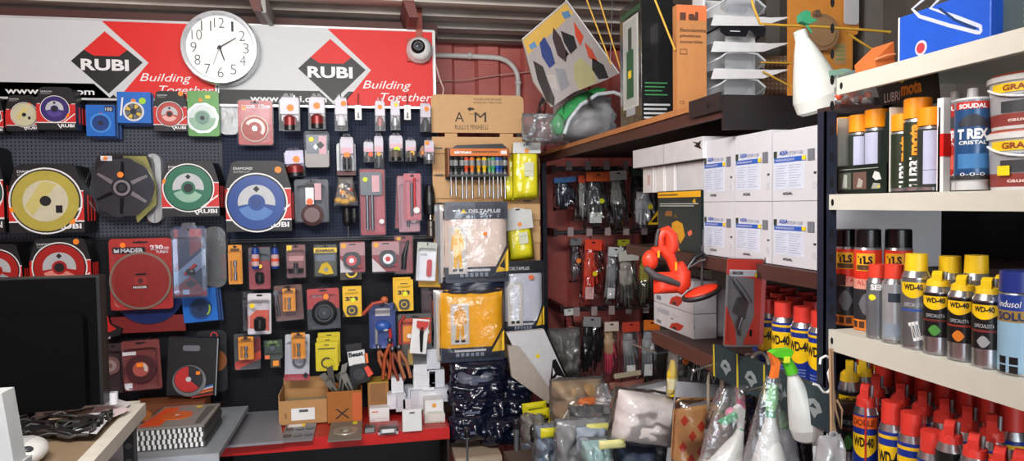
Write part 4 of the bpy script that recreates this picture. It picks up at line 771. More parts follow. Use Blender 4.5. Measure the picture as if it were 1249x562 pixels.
t['flap'].box(-.0925, .0925, .17, .176, .0, .152, CARDB); t['flap'].box(-.0925, -.0885, .0, .17, .1, .125, CARDB); t['label'].box(-.045, .045, -.0008, 0, .02, .068, WHITE); t['label'].box(-.015, .02, -.0012, 0, .052, .062, M('505458')); t['label'].text('3', -.072, -.062, .03, .05, -.001, M('6a4a2c')); t['contents'].box(-.08, .08, .02, .15, .01, .07, M('a89a80', .7, bump=.3)); t.done()
t = carton('open_carton', 'brown carton with orange side full of metal cutters, beside the open labelled carton', 421, 516, .135, .15, .13, M('a86a38', .8), open_=True)
t['label'].box(.03, .066, -.0008, 0, .004, .12, M('c8602c')); t['label'].text('X', -.04, .02, .02, .06, -.001, M('3c2412'))
t.done()
rnd = random.Random(4)
for i in range(9):
    P = AZ(421, 516, zs); x = P.x + rnd.uniform(-.05, .05); yy = P.y + .02 + i * .013; a = rnd.uniform(-.9, .9); z = zs + .10 + rnd.uniform(0, .02)
    t = T('metal_cutter', ['grey pliers blade sticking up left out of the carton', 'dark tile cutter arm lying in the carton', 'long grey handle leaning out of the carton towards the brown pliers', 'pale steel blade near the carton front', 'steel tool with a grey guard standing in the carton', 'brownish steel blade leaning left in the carton', 'short dark cutter at the back of the carton', 'thin steel tool crossing the other cutters in the carton', 'rearmost upright cutter in the carton'][i], 'tool', loc=(x, yy, z), group='metal tools standing in the brown carton')
    L_ = rnd.uniform(.07, .11); dx, dz = math.sin(a) * L_ * .8, math.cos(a) * L_
    t['blade'].prism([(-dx * .3 - .008, -dz * .3), (dx - .012, dz), (dx + .012, dz + .01), (-dx * .3 + .01, -dz * .3)], -.0015, .0015, M(('7a746c', '5c5650', '8a8680')[i % 3], .35, .6)); t['guard'].tube([(-dx * .2, -.004, -dz * .2), (dx * .6, -.004, dz * .6)], .004, M('4a443e', .4, .5)); t.done()
t = carton('small_carton', 'brown flapped carton with a yellow tape strip behind the white box', 462, 507, .085, .1, .14, M('a8794a', .8)); t['tape'].box(-.03, .03, -.0006, 0, .06, .14, M('8f6236')); t['tape'].box(-.0425, .0425, -.0012, .1, .137, .1412, M('c09a3c')); t.done()
t = carton('small_box', 'white box with orange logo line in front of the flapped carton', 463, 514, .078, .05, .055, WHITE); t['print'].box(-.03, -.005, -.0006, 0, .038, .043, M('d8683c')); t['print'].box(-.03, .03, -.0006, 0, .012, .013, GREY); t.done()
# flat packs on the shelf front
def flat(label, bb, col, y, th=.006, tilt=0, name='flat_blister', cat='tool pack'):
    a, b_, c, d = bb; P = AZ((a + c) / 2, d, zs); Q = AZ((a + c) / 2, b_, zs); w = AZ(c, d, zs).x - AZ(a, d, zs).x
    t = T(name, label, cat, loc=(P.x, P.y, zs + .001)); t['card'].box(-w / 2, w / 2, 0, Q.y - P.y, 0, th, M(col, .45)); t.w, t.h = w, Q.y - P.y; return t
t = flat('clear blister of small discs lying flat before the open labelled carton', (342, 519, 381, 539), '7c7e84', 0); [t['disc#%d' % i].lathe([(0, .009), (.016, .009), (.016, .006)], ((i % 3 - 1) * .038, t.h * (.28 + .4 * (i // 3)), 0), M('4a4a50', .3), 16) for i in range(6)]
t['header'].box(-t.w * .42, t.w * .1, t.h * .8, t.h * .97, .006, .0075, WHITE); t['price_sticker'].box(t.w * .02, t.w * .14, t.h * .78, t.h * .95, .0075, .0085, YELLOW); t.done()
t = flat('clear square blister with a grey ring lying on the shelf edge', (400, 516, 441, 538), '77736a', 0)
t['disc'].lathe([(.02, .008), (.024, .010), (.046, .010), (.048, .006)], (0, t.h * .45, 0), M('9c978c', .35, .3), 32); t['disc'].lathe([(0, .0095), (.012, .0095), (.012, .006)], (0, t.h * .45, 0), M('b4b0a4'), 20); t['price_sticker'].box(t.w * .2, t.w * .34, t.h * .82, t.h * .95, .006, .0075, M('d8d81c')); t.done()
for (a, b_, c, d, hh, lb) in ((444, 515, 458, 529, .03, 'small clear box with grey parts at the shelf front'), (461, 515, 486, 530, .03, 'clear rectangular box with white label inside')):
    P = AZ((a + c) / 2, d, zs); w = AZ(c, d, zs).x - AZ(a, d, zs).x; t = T('clear_box', lb, 'box', loc=(P.x, P.y + .002, zs)); t['contents'].box(-w * .4, w * .4, .008, .06, .002, hh * .6, M('8a8f8c', .5)); t['lid'].box(-w / 2, w / 2, 0, .07, 0, hh, BLIS)
    if w > .06: t['insert_label'].box(-w * .3, w * .3, -.001, -.0004, hh * .25, hh * .7, WHITE)
    t.done()
t = carton('small_box', 'white hang box with a black slot at the front of the white box heap', 503, 526, .074, .02, .085, WHITE); t['slot'].box(-.01, .01, -.0006, 0, .07, .075, BLACK); t.done()
# heap of white boxes: (px, py bottom centre, w, h, depth, z offset, rot)
W1 = M('dfe0e6', .5, vary=.01); W2 = M('cfd2da', .5, vary=.01)
heap = [(479, 499, 26, 36, 0, .0, 'upper white carton stood on end left of the heap'), (489, 502, 24, 44, 0, .0, 'tall narrow white carton left of the heap centre'), (497, 506, 22, 40, 0, .0, 'narrow white carton behind the hang box'),
 (509, 500, 32, 48, 0, 4, 'leaning white carton in the middle of the heap'), (485, 480, 30, 40, .12, 0, 'white carton standing above the left of the heap'), (503, 487, 20, 30, .12, 15, 'tilted white carton topping the middle of the heap'), (518, 477, 56, 50, .15, 0, 'large square white carton at the top centre of the heap'),
 (533, 472, 40, 44, .15, 0, 'bluish white carton at the top right of the heap'), (513, 462, 34, 36, .19, -8, 'small white carton tipped at the very top of the heap'), (529, 450, 34, 50, .2, 0, 'upright pale carton nearest the navy bags'), (522, 494, 44, 34, .05, 0, 'white carton under the large square one'), (540, 490, 40, 34, .05, 0, 'white carton at the right below the bluish one')]
for i, (px, py, w, h, dz, rot, lb) in enumerate(heap):
    yy = 2.86 + (.03 if dz > .1 else 0) + (i % 2) * .0; P = AY(px, py, yy); w *= .0016; h *= .00165 
    t = T('white_box', lb, 'box', loc=(P.x, P.y, P.z), rz=math.radians(rot), group='white cartons heaped on the red shelf'); t['box'].box(-w / 2 * 1.02, w / 2 * 1.02, 0, .07, 0, h, (W1, W2)[i % 2]); t.bev['box'] = .001; t['label'].box(-w * .3, w * .3, -.0006, 0, h * .25, h * .27, M('b8bac4')); t['tuck_flap'].box(-w * .45, w * .45, -.0008, 0, h * .9, h * .905, M('9a9ca8')); t.done()
for i, (a, b_, c, d, yy, lb) in enumerate(((518, 488, 541, 504, 2.78, 'white tray box with orange sun mark, top of the stack at the shelf end'), (518, 505, 543, 516, 2.76, 'pale flat box under the sun marked box'), (521, 517, 546, 526, 2.74, 'lowest flat box of the stack at the shelf end'))):
    t = T('flat_box', lb, 'box', (a, b_, c, d), y=yy); t['box'].box(t.x0, t.x1, 0, .12, t.z0, t.z1, (WHITE, M('d8d6d0'), M('cfcfcf'))[i]); t.bev['box'] = .002
    t['label'].box(t.x0 + .006, t.x1 - .006, -.0006, 0, t.z0 + .004, t.z0 + .008, M('b0b4a0')) ; 
    if i == 0: t['label'].ring(0, t.h * .6, 0, .009, -.0008, 0, M('f0a83c'), 12)
    t.done()
# pale sheet at left
P0, P1, P2, P3 = S_(252, 549), S_(346, 541), S_(338, 491), S_(266, 492)
t = T('plastic_sheet', 'pale grey translucent plastic sheet lying on the left end of the red shelf', 'plastic sheet', loc=(P0.x, P0.y, zs)); t['sheet'].slab([((p.x - P0.x), (p.y - P0.y)) for p in (P0, P1, P2, P3)], .002, .012, M('8f8f96', .35, vary=.04)); t.done()
# magazines / sanding disc boxes
zm = AY(206, 550, 2.45).z
P = AY(206, 550, 2.45); t = T('disc_magazine', 'orange and grey printed disc pack lying on top of the striped stack', 'disc pack', loc=(P.x, 2.47, zm + .068), group='disc packs stacked left of the red shelf')
Wd = AY(248, 550, 2.45).x - AY(163, 550, 2.45).x
def magtop(t, w, d, z):
    t['cover'].slab([(-w / 2, 0), (w / 2, 0), (w / 2, d), (-w / 2 + .02, d)], z, z + .006, M('8c8a84', .45)); t['cover'].slab([(-w / 2 + .002, .02), (-w / 2 + .07, .02), (-w / 2 + .08, d - .02), (-w / 2 + .03, d - .02)], z + .006, z + .0066, M('e8581c')); t['disc'].lathe([(0, z + .0085), (.05, z + .0085), (.05, z + .006)], (-.01, d * .5, 0), M('d86a28', .4), 32); t['disc'].lathe([(0, z + .0092), (.008, z + .0092)], (-.01, d * .5, 0), WHITE, 12); t['cover'].slab([(.07, .02), (.09, .02), (w / 2 - .01, d - .03), (w / 2 - .04, d - .03)], z + .006, z + .0066, M('5a5c58'))
magtop(t, Wd, .26, 0); t['price_sticker'].slab([(.03, .22), (.05, .22), (.05, .24), (.03, .24)], .0067, .0075, YELLOW); t.done()
for k in range(4):
    t = T('disc_magazine', ['black and white striped disc pack directly under the orange printed one', 'second black and white striped pack from the top of the stack', 'third striped disc pack down the stack', 'lowest striped disc pack of the stack'][k], 'disc pack', loc=(P.x + .004 * (k % 2), 2.47, zm + .051 - k * .0165), group='disc packs stacked left of the red shelf')
    t['cover'].box(-Wd / 2, Wd / 2, 0, .26, 0, .0155, M('3a3a3c')); n = 13
    for i in range(n): t['edge_print'].box(-Wd / 2 + Wd * i / n, -Wd / 2 + Wd * (i + .5) / n, -.0006, 0, 0, .0155, WHITE)
    t.done()
t = T('disc_magazine', 'orange brown boxed discs standing behind the striped stack', 'disc pack', (160, 492, 250, 520), y=2.80); t['cover'].box(t.x0, t.x1, 0, .1, zm + .001 - t.L.z, t.z1, M('7a4324', .6)); t['disc'].disc(t.X(178), t.Z(505), .02, -.002, 0, M('b86a30')); t['disc'].disc(t.X(225), t.Z(505), .02, -.002, 0, M('b86a30')); t.done()
t = T('stand_shelf', 'dark shelf carrying the striped disc pack stack beside the desk', 'shelf', loc=(P.x, 2.4, zm - .02)); t['shelf_board'].box(-Wd / 2 - .12, Wd / 2 + .06, 0, .55, 0, .018, M('8f969c', .5)); t['front_lip'].box(-Wd / 2 - .12, Wd / 2 + .06, -.006, 0, -.03, .0185, M('a9b0b8', .5)); t.done()

# ================================================================== MONITOR AND DESK, lower left
t = T('computer_monitor', 'large black monitor seen from behind at the lower left', 'monitor', (-70, 341, 124, 500), y=1.95)
KB = M('030304', .85); q = t.z1 - t.z0
t['rear_shell'].box(t.x0, t.x1 - .008, .0, .03, t.z0, t.z1, KB); t['rear_shell'].prism(rrect(t.x0 + .05, t.X(108), t.Z(500), t.Z(383), .02), -.03, 0, M('020203', .85)); t['bezel'].box(t.x0, t.x1, .03, .045, t.z0, t.z1 + .004, M('101113', .5)); t['bezel'].box(t.x1 - .008, t.x1, .0, .03, t.z0, t.z1, M('17181b', .4)); t['bezel'].box(t.x0, t.x1, 0, .03, t.z1, t.z1 + .004, M('26272b', .35)); zf = AY(60, 505, 1.95).z - .029 - t.L.z; t['stand'].box(-.2, -.12, 0, .02, zf, t.z0, KB); t['stand'].box(-.3, -.02, -.08, .1, zf, zf + .01, KB)
t.bev['rear_shell'] = .004; t.done()
zd = t.L.z + t.z0 - .125
zd = AY(60, 505, 1.95).z - .03
def D(px, py, z=None): return AZ(px, py, z or zd)
zd0 = zd
t = T('desk', 'wooden counter desk with a white rounded edge below the monitor', 'desk', loc=(0, 0, zd))
A, B, Cc = D(161, 494), D(95, 562), D(-60, 640); E = Vector((A.x, A.y + .02, 0)); Fp = D(-120, 500)
t['desk_top'].slab([(p.x, p.y) for p in (A, E, Vector((-1.5, A.y + .02, 0)), Vector((-1.5, .6, 0)), Vector((D(20, 640).x, .6 + .0, 0)), D(80, 578))], -.03, 0, M('8f7a62', .5, bump=.15))
def edge(p, q_, w_): 
    d = Vector((q_.x - p.x, q_.y - p.y, 0)).normalized(); n = Vector((-d.y, d.x, 0)) * w_; return [(p.x, p.y), (q_.x, q_.y), (q_.x + n.x, q_.y + n.y), (p.x + n.x, p.y + n.y)]
t['edge_band'].slab(edge(D(60, 600), A, -.035), -.032, .004, M('d8d4c8', .4)); t['edge_band'].slab([(A.x, A.y), (A.x + .012, A.y + .03), (-1.5, A.y + .05), (-1.5, A.y + .02)], -.032, .004, M('d8d4c8', .4)); t.done()
t = T('perforated_upright', 'black perforated metal upright at the desk corner', 'shelf post', (150, 512, 163, 575), y=A.y + .03)
t['post'].box(t.x0, t.x1, 0, .03, 0, t.z1, M('17181c', .4)); 
for k in range(5): t['hole'].disc(0, t.z1 - .03 - k * .045, .009, -.001, 0, M('4a4d52', .4), 10)
t.done()
def sheet(label, pts, col, dz, name='paper_sheet', cat='paper', wav=.0):
    Q = [D(a, b, zd + dz) for a, b in pts]; t = T(name, label, cat, loc=(Q[0].x, Q[0].y, zd + dz), group='papers on the desk')
    t['sheet'].slab([(p.x - Q[0].x, p.y - Q[0].y) for p in Q], 0, .0015, M(col, .6)); 
    for i in range(3): 
        a, b_ = Q[0].lerp(Q[-1], .2 + i * .2), Q[1].lerp(Q[-2], .2 + i * .2); a2, b2 = a.lerp(b_, .12) - Q[0], a.lerp(b_, .6) - Q[0]; n = Vector((b2.y - a2.y, a2.x - b2.x, 0)).normalized() * -.002
        t['print'].slab([(a2.x, a2.y), (b2.x, b2.y), (b2.x + n.x, b2.y + n.y), (a2.x + n.x, a2.y + n.y)], .0016, .0019, M('8a8c90'))
    t.done()
sheet('long white paper strip lying along the foot of the monitor', [(10, 520), (130, 492), (140, 486), (15, 502)], 'd6d4d0', .004)
sheet('white crumpled paper at the desk corner', [(95, 523), (150, 500), (160, 492), (128, 482)], 'dcdce0', .010)
sheet('pinkish paper under the corner sheet', [(110, 520), (152, 503), (159, 498), (118, 496)], 'd8c4c6', .016)
sheet('folded white leaflet pointing towards the desk edge', [(85, 527), (118, 529), (140, 502), (104, 505)], 'cfd0d4', .022)
sheet('tan paper sheet among the white papers', [(60, 512), (100, 508), (94, 501), (52, 504)], 'b89c80', .028)
t = T('paper_roll', 'small rolled white paper standing at the desk corner', 'paper', (133, 482, 143, 492), y=A.y - .1); t['roll'].lathe([(0, 0), (.012, 0), (.012, .03), (0, .03)], (0, 0, 0), M('d4d4d8'), 14); t['roll_end'].lathe([(0, .031), (.005, .031), (.005, .03)], (0, 0, 0), GREY, 10); t.done()
t = T('cable_bundle', 'tangled bundle of black cables on the desk', 'cables', loc=(*D(56, 531)[:2], zd))
rnd = random.Random(9)
for i in range(22):
    x, yv = rnd.uniform(-.13, .05), rnd.uniform(-.06, .05); pts = [(x, yv, .01 + rnd.uniform(0, .03))]
    for k in range(6): x += rnd.uniform(.0, .06); yv += rnd.uniform(-.02, .025); pts.append((min(x, .13), yv, .012 + rnd.uniform(0, .03)))
    t['cable#%d' % i].tube(pts, .0045, M(('141416', '1e1d1c', '35322e')[i % 3], .45), 6)
t['cable_adapter'].box(-.08, .02, -.03, .02, .002, .032, M('101012')); t.done()
P = D(22, 568); t = T('barcode_scanner', 'white rounded scanner at the bottom left corner of the desk', 'scanner', loc=(P.x, P.y, zd))
t['housing'].ball((0, 0, .028), .055, M('d4d4d2', .35), 1, 1.3, .55, 24); t['housing'].ball((0.01, 0, .03), .05, M('b4b6b6', .35), .6, 1.35, .58, 20); t['scan_window'].ball((.03, -.03, .042), .014, M('3a3c40', .2), 1, 1, .6); t.done()
t = T('white_stand', 'pale vertical plastic stand edge at the far left of the desk', 'stand', (-25, 480, 9, 570), y=1.25); t['body'].prism([(t.x0, 0), (t.x1 + .008, 0), (t.x1 - .006, t.z1), (t.x0, t.z1)], 0, .04, M('b8bcbe', .4)); t['foot'].box(t.x0, t.x1 + .012, -.01, .05, -.01, 0, M('a8acb0', .4)); t.done()

# ================================================================== CARDBOARD DISPLAY and what hangs on it
YD = 2.98
t = T('cardboard_display', 'tan cardboard display board with rounded top and printed bird logo', 'display stand', (527, 115, 658, 440), y=YD)
TAN = M('d2a878', .75, vary=.04, bump=.1); x0, x1 = t.X(529), t.X(640); th = .012
t['header_board'].prism(rrect(x0 - .002, x1 + .002, t.Z(162), t.Z(116), .022, corners=(1, 1, 0, 0)), 0, th, TAN)
for a, b_, c, d in ((527, 163, 657, 178),): pass
for px in (530, 650): pass
t['board'].box(t.X(529), t.X(659), .012, .03, t.Z(440), t.Z(168), TAN)
for y0 in (164, 190, 218, 246, 274):
    t['board'].box(t.X(529), t.X(659) if y0 > 170 else t.X(640), 0, .012, t.Z(y0 + 23), t.Z(y0 + 3), TAN)
t['header_brace'].box(t.X(545), t.X(560), .012, .03, t.Z(168), t.Z(130), TAN); t['header_brace#2'].box(t.X(612), t.X(628), .012, .03, t.Z(168), t.Z(130), TAN)
pr = M('33281e', .6)
t['header_board'].text('A', t.X(557), t.X(568), t.Z(149), t.Z(137), -.0006, pr); t['header_board'].text('M', t.X(581), t.X(595), t.Z(149), t.Z(137), -.0006, pr)
t['header_board'].text('RULLI E PENNELLI', t.X(557), t.X(597), t.Z(158), t.Z(152.5), -.0006, pr); t['header_board'].prism([(t.X(572), t.Z(133)), (t.X(575), t.Z(131)), (t.X(580), t.Z(132)), (t.X(581), t.Z(134)), (t.X(577), t.Z(134.5)), (t.X(575), t.Z(136))], -.0006, 0, pr)
t['header_board'].text('ROLLERS AND BRUSHES', t.X(580), t.X(614), t.Z(122.3), t.Z(120), -.0006, pr); t['header_board'].text('RODILLOS Y BROCHAS', t.X(580), t.X(614), t.Z(126.3), t.Z(124), -.0006, pr); t['header_board'].text('MAZZANA', t.X(574), t.X(588), t.Z(140), t.Z(138.5), -.0006, pr)
for px, py in ((533, 181), (533, 213), (533, 247), (650, 170), (640, 246)):
    k = 'peg#%d' % len(t.order); X, Z = t.at(px, py); t[k].box(X - .005, X + .028, -.006, 0, Z - .002, Z + .003, BLACK)
t['back_strut'].box(t.X(560), t.X(575), .03, .06, t.Z(440), t.Z(180), TAN); t.done()

# screwdriver rack
t = T('screwdriver_rack', 'orange banded rack holding a row of screwdrivers on the cardboard display', 'tool rack', (546, 178, 621, 210), y=2.86)
OB = M('d8701c', .5)
t['header_strip'].box(t.X(549), t.X(620), 0, .003, t.Z(190), t.Z(181), OB); t['header_strip'].prism([(t.X(549), t.Z(182)), (t.X(557), t.Z(177)), (t.X(613), t.Z(175)), (t.X(620), t.Z(181))], .002, .006, BLACK)
t['header_strip'].text('airmec', t.X(554), t.X(575), t.Z(187.5), t.Z(183.5), -.0006, WHITE, bold=.05); t['header_strip'].box(t.X(576), t.X(608), -.0006, 0, t.Z(186), t.Z(184), M('7a4a1c')); t['header_strip'].box(t.X(611), t.X(618), -.0006, 0, t.Z(188), t.Z(183.5), WHITE)
t['tray'].box(t.X(547), t.X(620), 0, .10, t.Z(215), t.Z(212.5), BLACK); t['side_panel'].box(t.X(546), t.X(548), 0, .11, t.Z(215), t.Z(180), M('8c4a20')); t['side_panel#2'].box(t.X(619.5), t.X(621), 0, .11, t.Z(215), t.Z(181), M('8c4a20')); t['back_panel'].box(t.X(546), t.X(621), .1, .11, t.Z(218), t.Z(178), M('2a2c30')); t.done()
cols = [(550, '30322f'), (556, '3a3c40'), (564, '202226'), (569, 'd84a2a'), (576, 'e8782a'), (584, 'e0a81c'), (591, 'e8c01c'), (597, '70b070'), (601.5, '3ea070'), (607, '2c5cb8'), (611, '2858a8'), (616, '26282c')]
nm = ['black', 'grey black', 'black grey', 'red', 'orange', 'amber', 'yellow', 'pale green', 'green', 'blue', 'deep blue', 'black tipped']
ordn = ['leftmost black handled screwdriver at the back of the rack', 'grey handled screwdriver second from the rack\'s left end', 'black handled screwdriver just left of the red one', 'screwdriver with red marked grey handle', 'screwdriver with orange marked grey handle', 'screwdriver with amber marked handle between orange and yellow', 'screwdriver with yellow handle', 'pale green handled screwdriver at the back', 'screwdriver with green handle in front', 'screwdriver with blue handle', 'deep blue handled screwdriver behind the blue one', 'black handled screwdriver at the rack\'s right end']
for i, (px, c) in enumerate(cols):
    back = i in (0, 1, 5, 7, 10)
    t = T('screwdriver', ordn[i], 'screwdriver', (px - 3, 191, px + 3, 242 - (3 if back else 0)), y=2.875 + (.03 if back else 0), group='screwdrivers in the orange rack')
    zz = t.Z(213); H = t.z1 - zz; r = .011
    G = M('8d8f8e', .4)
    t['handle'].lathe([(0, zz), (r * .6, zz), (r * .75, zz + H * .15), (r * .6, zz + H * .3), (r, zz + H * .5), (r * 1.05, zz + H * .8), (r * .8, zz + H * .95), (0, zz + H)], (0, 0, 0), None, 14, mats=[G, G, M(c, .35), M(c, .35), G, M(c, .35), G])
    t['shaft'].tube([(0, 0, 0.01), (0, 0, zz)], .0035, STEEL, 8); t['shaft'].lathe([(0, 0), (.0055, 0), (.0055, .035), (0, .036)], (0, 0, 0.0), STEEL, 10); t.done()

# bags of coveralls etc.
CLB = clearmat((.97, .97, .98), .06, .12, 0., .8, 20)
def pack_bag(name, label, bb, y, depth, col, seed, tilt=0, cat='workwear pack', wr=.12, group=None, bagm=None):
    t = T(name, label, cat, bb, y=y, tilt=tilt, group=group)
    t['contents'].pillow(t.x0 + t.w * .04, t.x1 - t.w * .04, t.z0 + t.h * .03, t.z1 - t.h * .02, depth / 2, depth / 2, col, seed, wr, pw=6); t['contents'].X = None
    t['bag'].pillow(t.x0, t.x1, t.z0, t.z1, depth / 2, depth / 2 + .004, bagm or CLB, seed + 3, wr * 1.5, pw=6); return t
NAVY = M('1a2236', .35, coat=.4)
def coverall(t, k, a, b_, c, d, y, bg, fig):
    t[k].box(t.X(a), t.X(c), y, y + .001, t.Z(d), t.Z(b_), bg); w, h = c - a, d - b_; mx = (a + c) / 2
    t[k].prism([(t.X(mx + u * w), t.Z(b_ + v * h)) for u, v in ((-.1, .12), (-.3, .2), (-.36, .5), (-.24, .5), (-.2, .35), (-.2, .6), (-.24, .88), (-.06, .88), (0, .6), (.08, .88), (.26, .88), (.2, .6), (.2, .35), (.26, .5), (.38, .48), (.3, .2), (.1, .12))], y - .0006, y, fig); t[k].disc(t.X(mx), t.Z(b_ + h * .09), t.S * w * .13, y - .0006, y, fig, 14)
    t[k].box(t.X(mx - w * .28), t.X(mx - w * .05), y - .0006, y, t.Z(b_ + h * .95), t.Z(b_ + h * .89), BLACK); t[k].box(t.X(mx + w * .06), t.X(mx + w * .28), y - .0006, y, t.Z(b_ + h * .95), t.Z(b_ + h * .89), BLACK)
def delta(name, label, bb, y, body, fig, hd, seed, depth=.06, stack=0, tilt=0, top=True):
    a, b_, c, d = bb; t = T(name, label, 'workwear pack', bb, y=y, tilt=tilt); w, h = t.w, t.h
    t['contents'].pillow(t.x0 + w * .03, t.x1 - w * .03, t.z0 + h * .1, t.z1 - h * .05, .02, .022, body, seed, .06, pw=8)
    t['print_sheet'].prism(rrect(t.x0 + w * .02, t.x1 - w * .02, t.z0 + h * .01, t.z0 + h * .2, .006), -.006, .03, NAVY)
    t['print_sheet'].prism([(t.x1 - w * .22, h * .13), (t.x1 - w * .02, h * .42), (t.x1 - w * .02, h * .14)], -.008, -.006, M('f0c01c', .4)); t['print_sheet'].prism([(t.x1 - w * .24, h * .16), (t.x1 - w * .22, h * .13), (t.x1 - w * .02, h * .46), (t.x1 - w * .02, h * .5)], -.0086, -.006, BLACK)
    t['print_sheet'].prism([(t.x1 - w * .16, h * .2), (t.x1 - w * .08, h * .3), (t.x1 - w * .07, h * .17)], -.0092, -.006, BLACK) if top else None
    t['print_sheet'].box(t.x0 + w * .22, t.x1 - w * .3, -.0066, -.006, h * .145, h * .175, M('c8c8cc')); 
    for i in range(6): t['print_sheet'].box(t.x0 + w * (.24 + i * .075), t.x0 + w * (.29 + i * .075), -.0066, -.006, h * .08, h * .13, M('8a90a0'))
    if top:
        t['print_sheet'].prism(rrect(t.x0 + w * .02, t.x1 - w * .02, t.z1 - h * .21, t.z1, .004), -.006, .03, NAVY); t['print_sheet'].text('DELTAPLUS', t.x0 + w * .38, t.x1 - w * .13, t.z1 - h * .135, t.z1 - h * .09, -.0068, M('d8d8dc'), bold=.03, shear=.1)
        t['print_sheet'].prism([(t.x0 + w * .26, t.z1 - h * .135), (t.x0 + w * .35, t.z1 - h * .135), (t.x0 + w * .305, t.z1 - h * .085)], -.0068, -.006, YELLOW)
    coverall(t, 'print_sheet', a + (c - a) * hd[0], b_ + (d - b_) * hd[1], a + (c - a) * hd[2], b_ + (d - b_) * hd[3], -.0075, M('c9c4be', .4), fig)
    for i in range(stack): t['bag#%d' % i].pillow(t.x0 - .008 - i * .008, t.x1 - .02, t.z0 - .004 * i, t.z1 - .01, .055 + i * .025, .014, M('8f9298' if i else 'c8c4c0', .3, coat=.5), seed + i + 9, .2, pw=8)
    t['bag'].pillow(t.x0, t.x1, t.z0 + .003, t.z1 - .003, .012, .03, CLB, seed + 5, .15, pw=8); return t
t = delta('coverall_pack', 'dark headed bag with pale coverall and yellow suit picture, top of the display', (541, 246, 621, 345), 2.83, M('e6d2c6', .6), M('e8b020'), (.07, .3, .35, .88), 2, stack=3); t.dot(591, 285, 2.5, -.02); t.done()
t = delta('coverall_pack', 'bag with bright yellow folded coverall below the pale one', (536, 352, 616, 441), 2.82, M('f5b016', .55), M('dfa018'), (.17, .2, .45, .75), 5, stack=2, top=False); t['header'].pillow(t.x0 + .02, t.x1, t.Z(362), t.Z(338), .03, .02, NAVY, 4, .5); t.done()
t = delta('coverall_pack', 'narrower bag with white coverall and dark header right of the yellow one', (615, 325, 664, 408), 2.88, M('c9cbd6', .6), M('dcdce4'), (.08, .22, .45, .86), 8, stack=1, top=False)
t['header'].prism(rrect(t.X(618), t.X(663), t.Z(333), t.Z(318), .003), .0, .01, M('16181e', .3)); t['header'].text('DELTAPLUS', t.X(622), t.X(646), t.Z(329), t.Z(325), -.001, M('c8c8cc'), bold=.02); t['price_sticker'].box(t.X(644), t.X(650), -.022, -.021, t.Z(340), t.Z(335), M('f07040')); t.done()
YL = M('efe41c', .6, vary=.04)
for i, (bb, y, lb) in enumerate((((626, 176, 659, 243), 2.89, 'yellow cloth pack with white header card hung at the upper right of the display'), ((622, 255, 654, 318), 2.93, 'tilted yellow cloth pack with white header between the coverall bags'))):
    t = pack_bag('cloth_pack', lb, bb, y, .05, YL, 20 + i, tilt=(0, -6)[i], cat='cloth pack'); a, b_, c, d = bb
    t['header_card'].prism([(t.X(a - 1), t.Z(b_ + 11)), (t.X(c), t.Z(b_ + 11)), (t.X(c), t.Z(b_ - 2)), (t.X(a), t.Z(b_ - 2))] if i == 0 else [(t.X(a - 4), t.Z(b_ + 24)), (t.X(c), t.Z(b_ + 24)), (t.X(c), t.Z(b_ + 2)), (t.X(a + 12), t.Z(b_ - 3)), (t.X(a - 4), t.Z(b_ + 2))], -.012, -.01, M('d8d8d8', .5)); t['header_card'].box(t.X(a + 13), t.X(a + 18), -.0125, -.012, t.Z(b_ + 1), t.Z(b_ - 1), BLACK)
    t['label'].box(t.X(a + 13), t.X(a + 24), -.013, -.012, t.Z(b_ + (39 if i == 0 else 42)), t.Z(b_ + (22 if i == 0 else 28)), M('dfe0c8')); t['label'].box(t.X(a + 14), t.X(a + 23), -.0135, -.013, t.Z(b_ + 33), t.Z(b_ + 32.5), M('8a8a6a')); t['price_sticker'].ring(t.X(a + 16), t.Z(b_ + 8 + i * 10), 0, .01, -.0135, -.0122, M('f0984a'), 10); t.done()
t = pack_bag('cloth_pack', 'second yellow cloth pack just behind and left of the top one', (615, 190, 632, 245), 2.93, .04, YL, 31, cat='cloth pack'); t.done()

# low table under the navy bags, end of the red shelf
zt = AY(600, 555, 2.62).z
t = T('low_table', 'pale wooden low table edge under the heap of navy bags', 'table', loc=(.12, 2.62, zt))
xl = AY(548, 520, 2.7).x - .12 + .012
t['table_top'].box(xl, .35, 0, .8, -.02, 0, M('a89684', .6)); t['front_rail'].box(xl, .35, -.012, 0, -.03, -.002, M('b9a894', .6)); 
for i, (x, y) in enumerate(((xl + .02, .03), (.33, .03), (xl + .02, .77), (.33, .77))): t['leg#%d' % i].box(x - .02, x + .02, y - .02, y + .02, -zt, -.02, M('9a8672', .6))
t.done()
navy = [((550, 440, 622, 482), 2.80, 0, 'navy bag with grey picture directly below the yellow coverall bag'), ((548, 466, 616, 496), 2.76, -2, 'shiny navy bag second in the heap'), ((578, 458, 648, 500), 2.82, 12, 'long navy bag slanting down to the right in the heap'), ((552, 486, 604, 514), 2.72, 2, 'crumpled navy bag with white highlights at the heap\'s left'), ((592, 486, 640, 520), 2.74, 8, 'smooth dark navy bag in the middle of the heap'), ((550, 508, 600, 541), 2.68, -3, 'lowest navy bag at the left front of the heap'), ((588, 512, 636, 545), 2.68, 3, 'lowest black navy bag at the right front of the heap'), ((612, 446, 650, 486), 2.9, 20, 'black bag corner behind the slanting bag')]
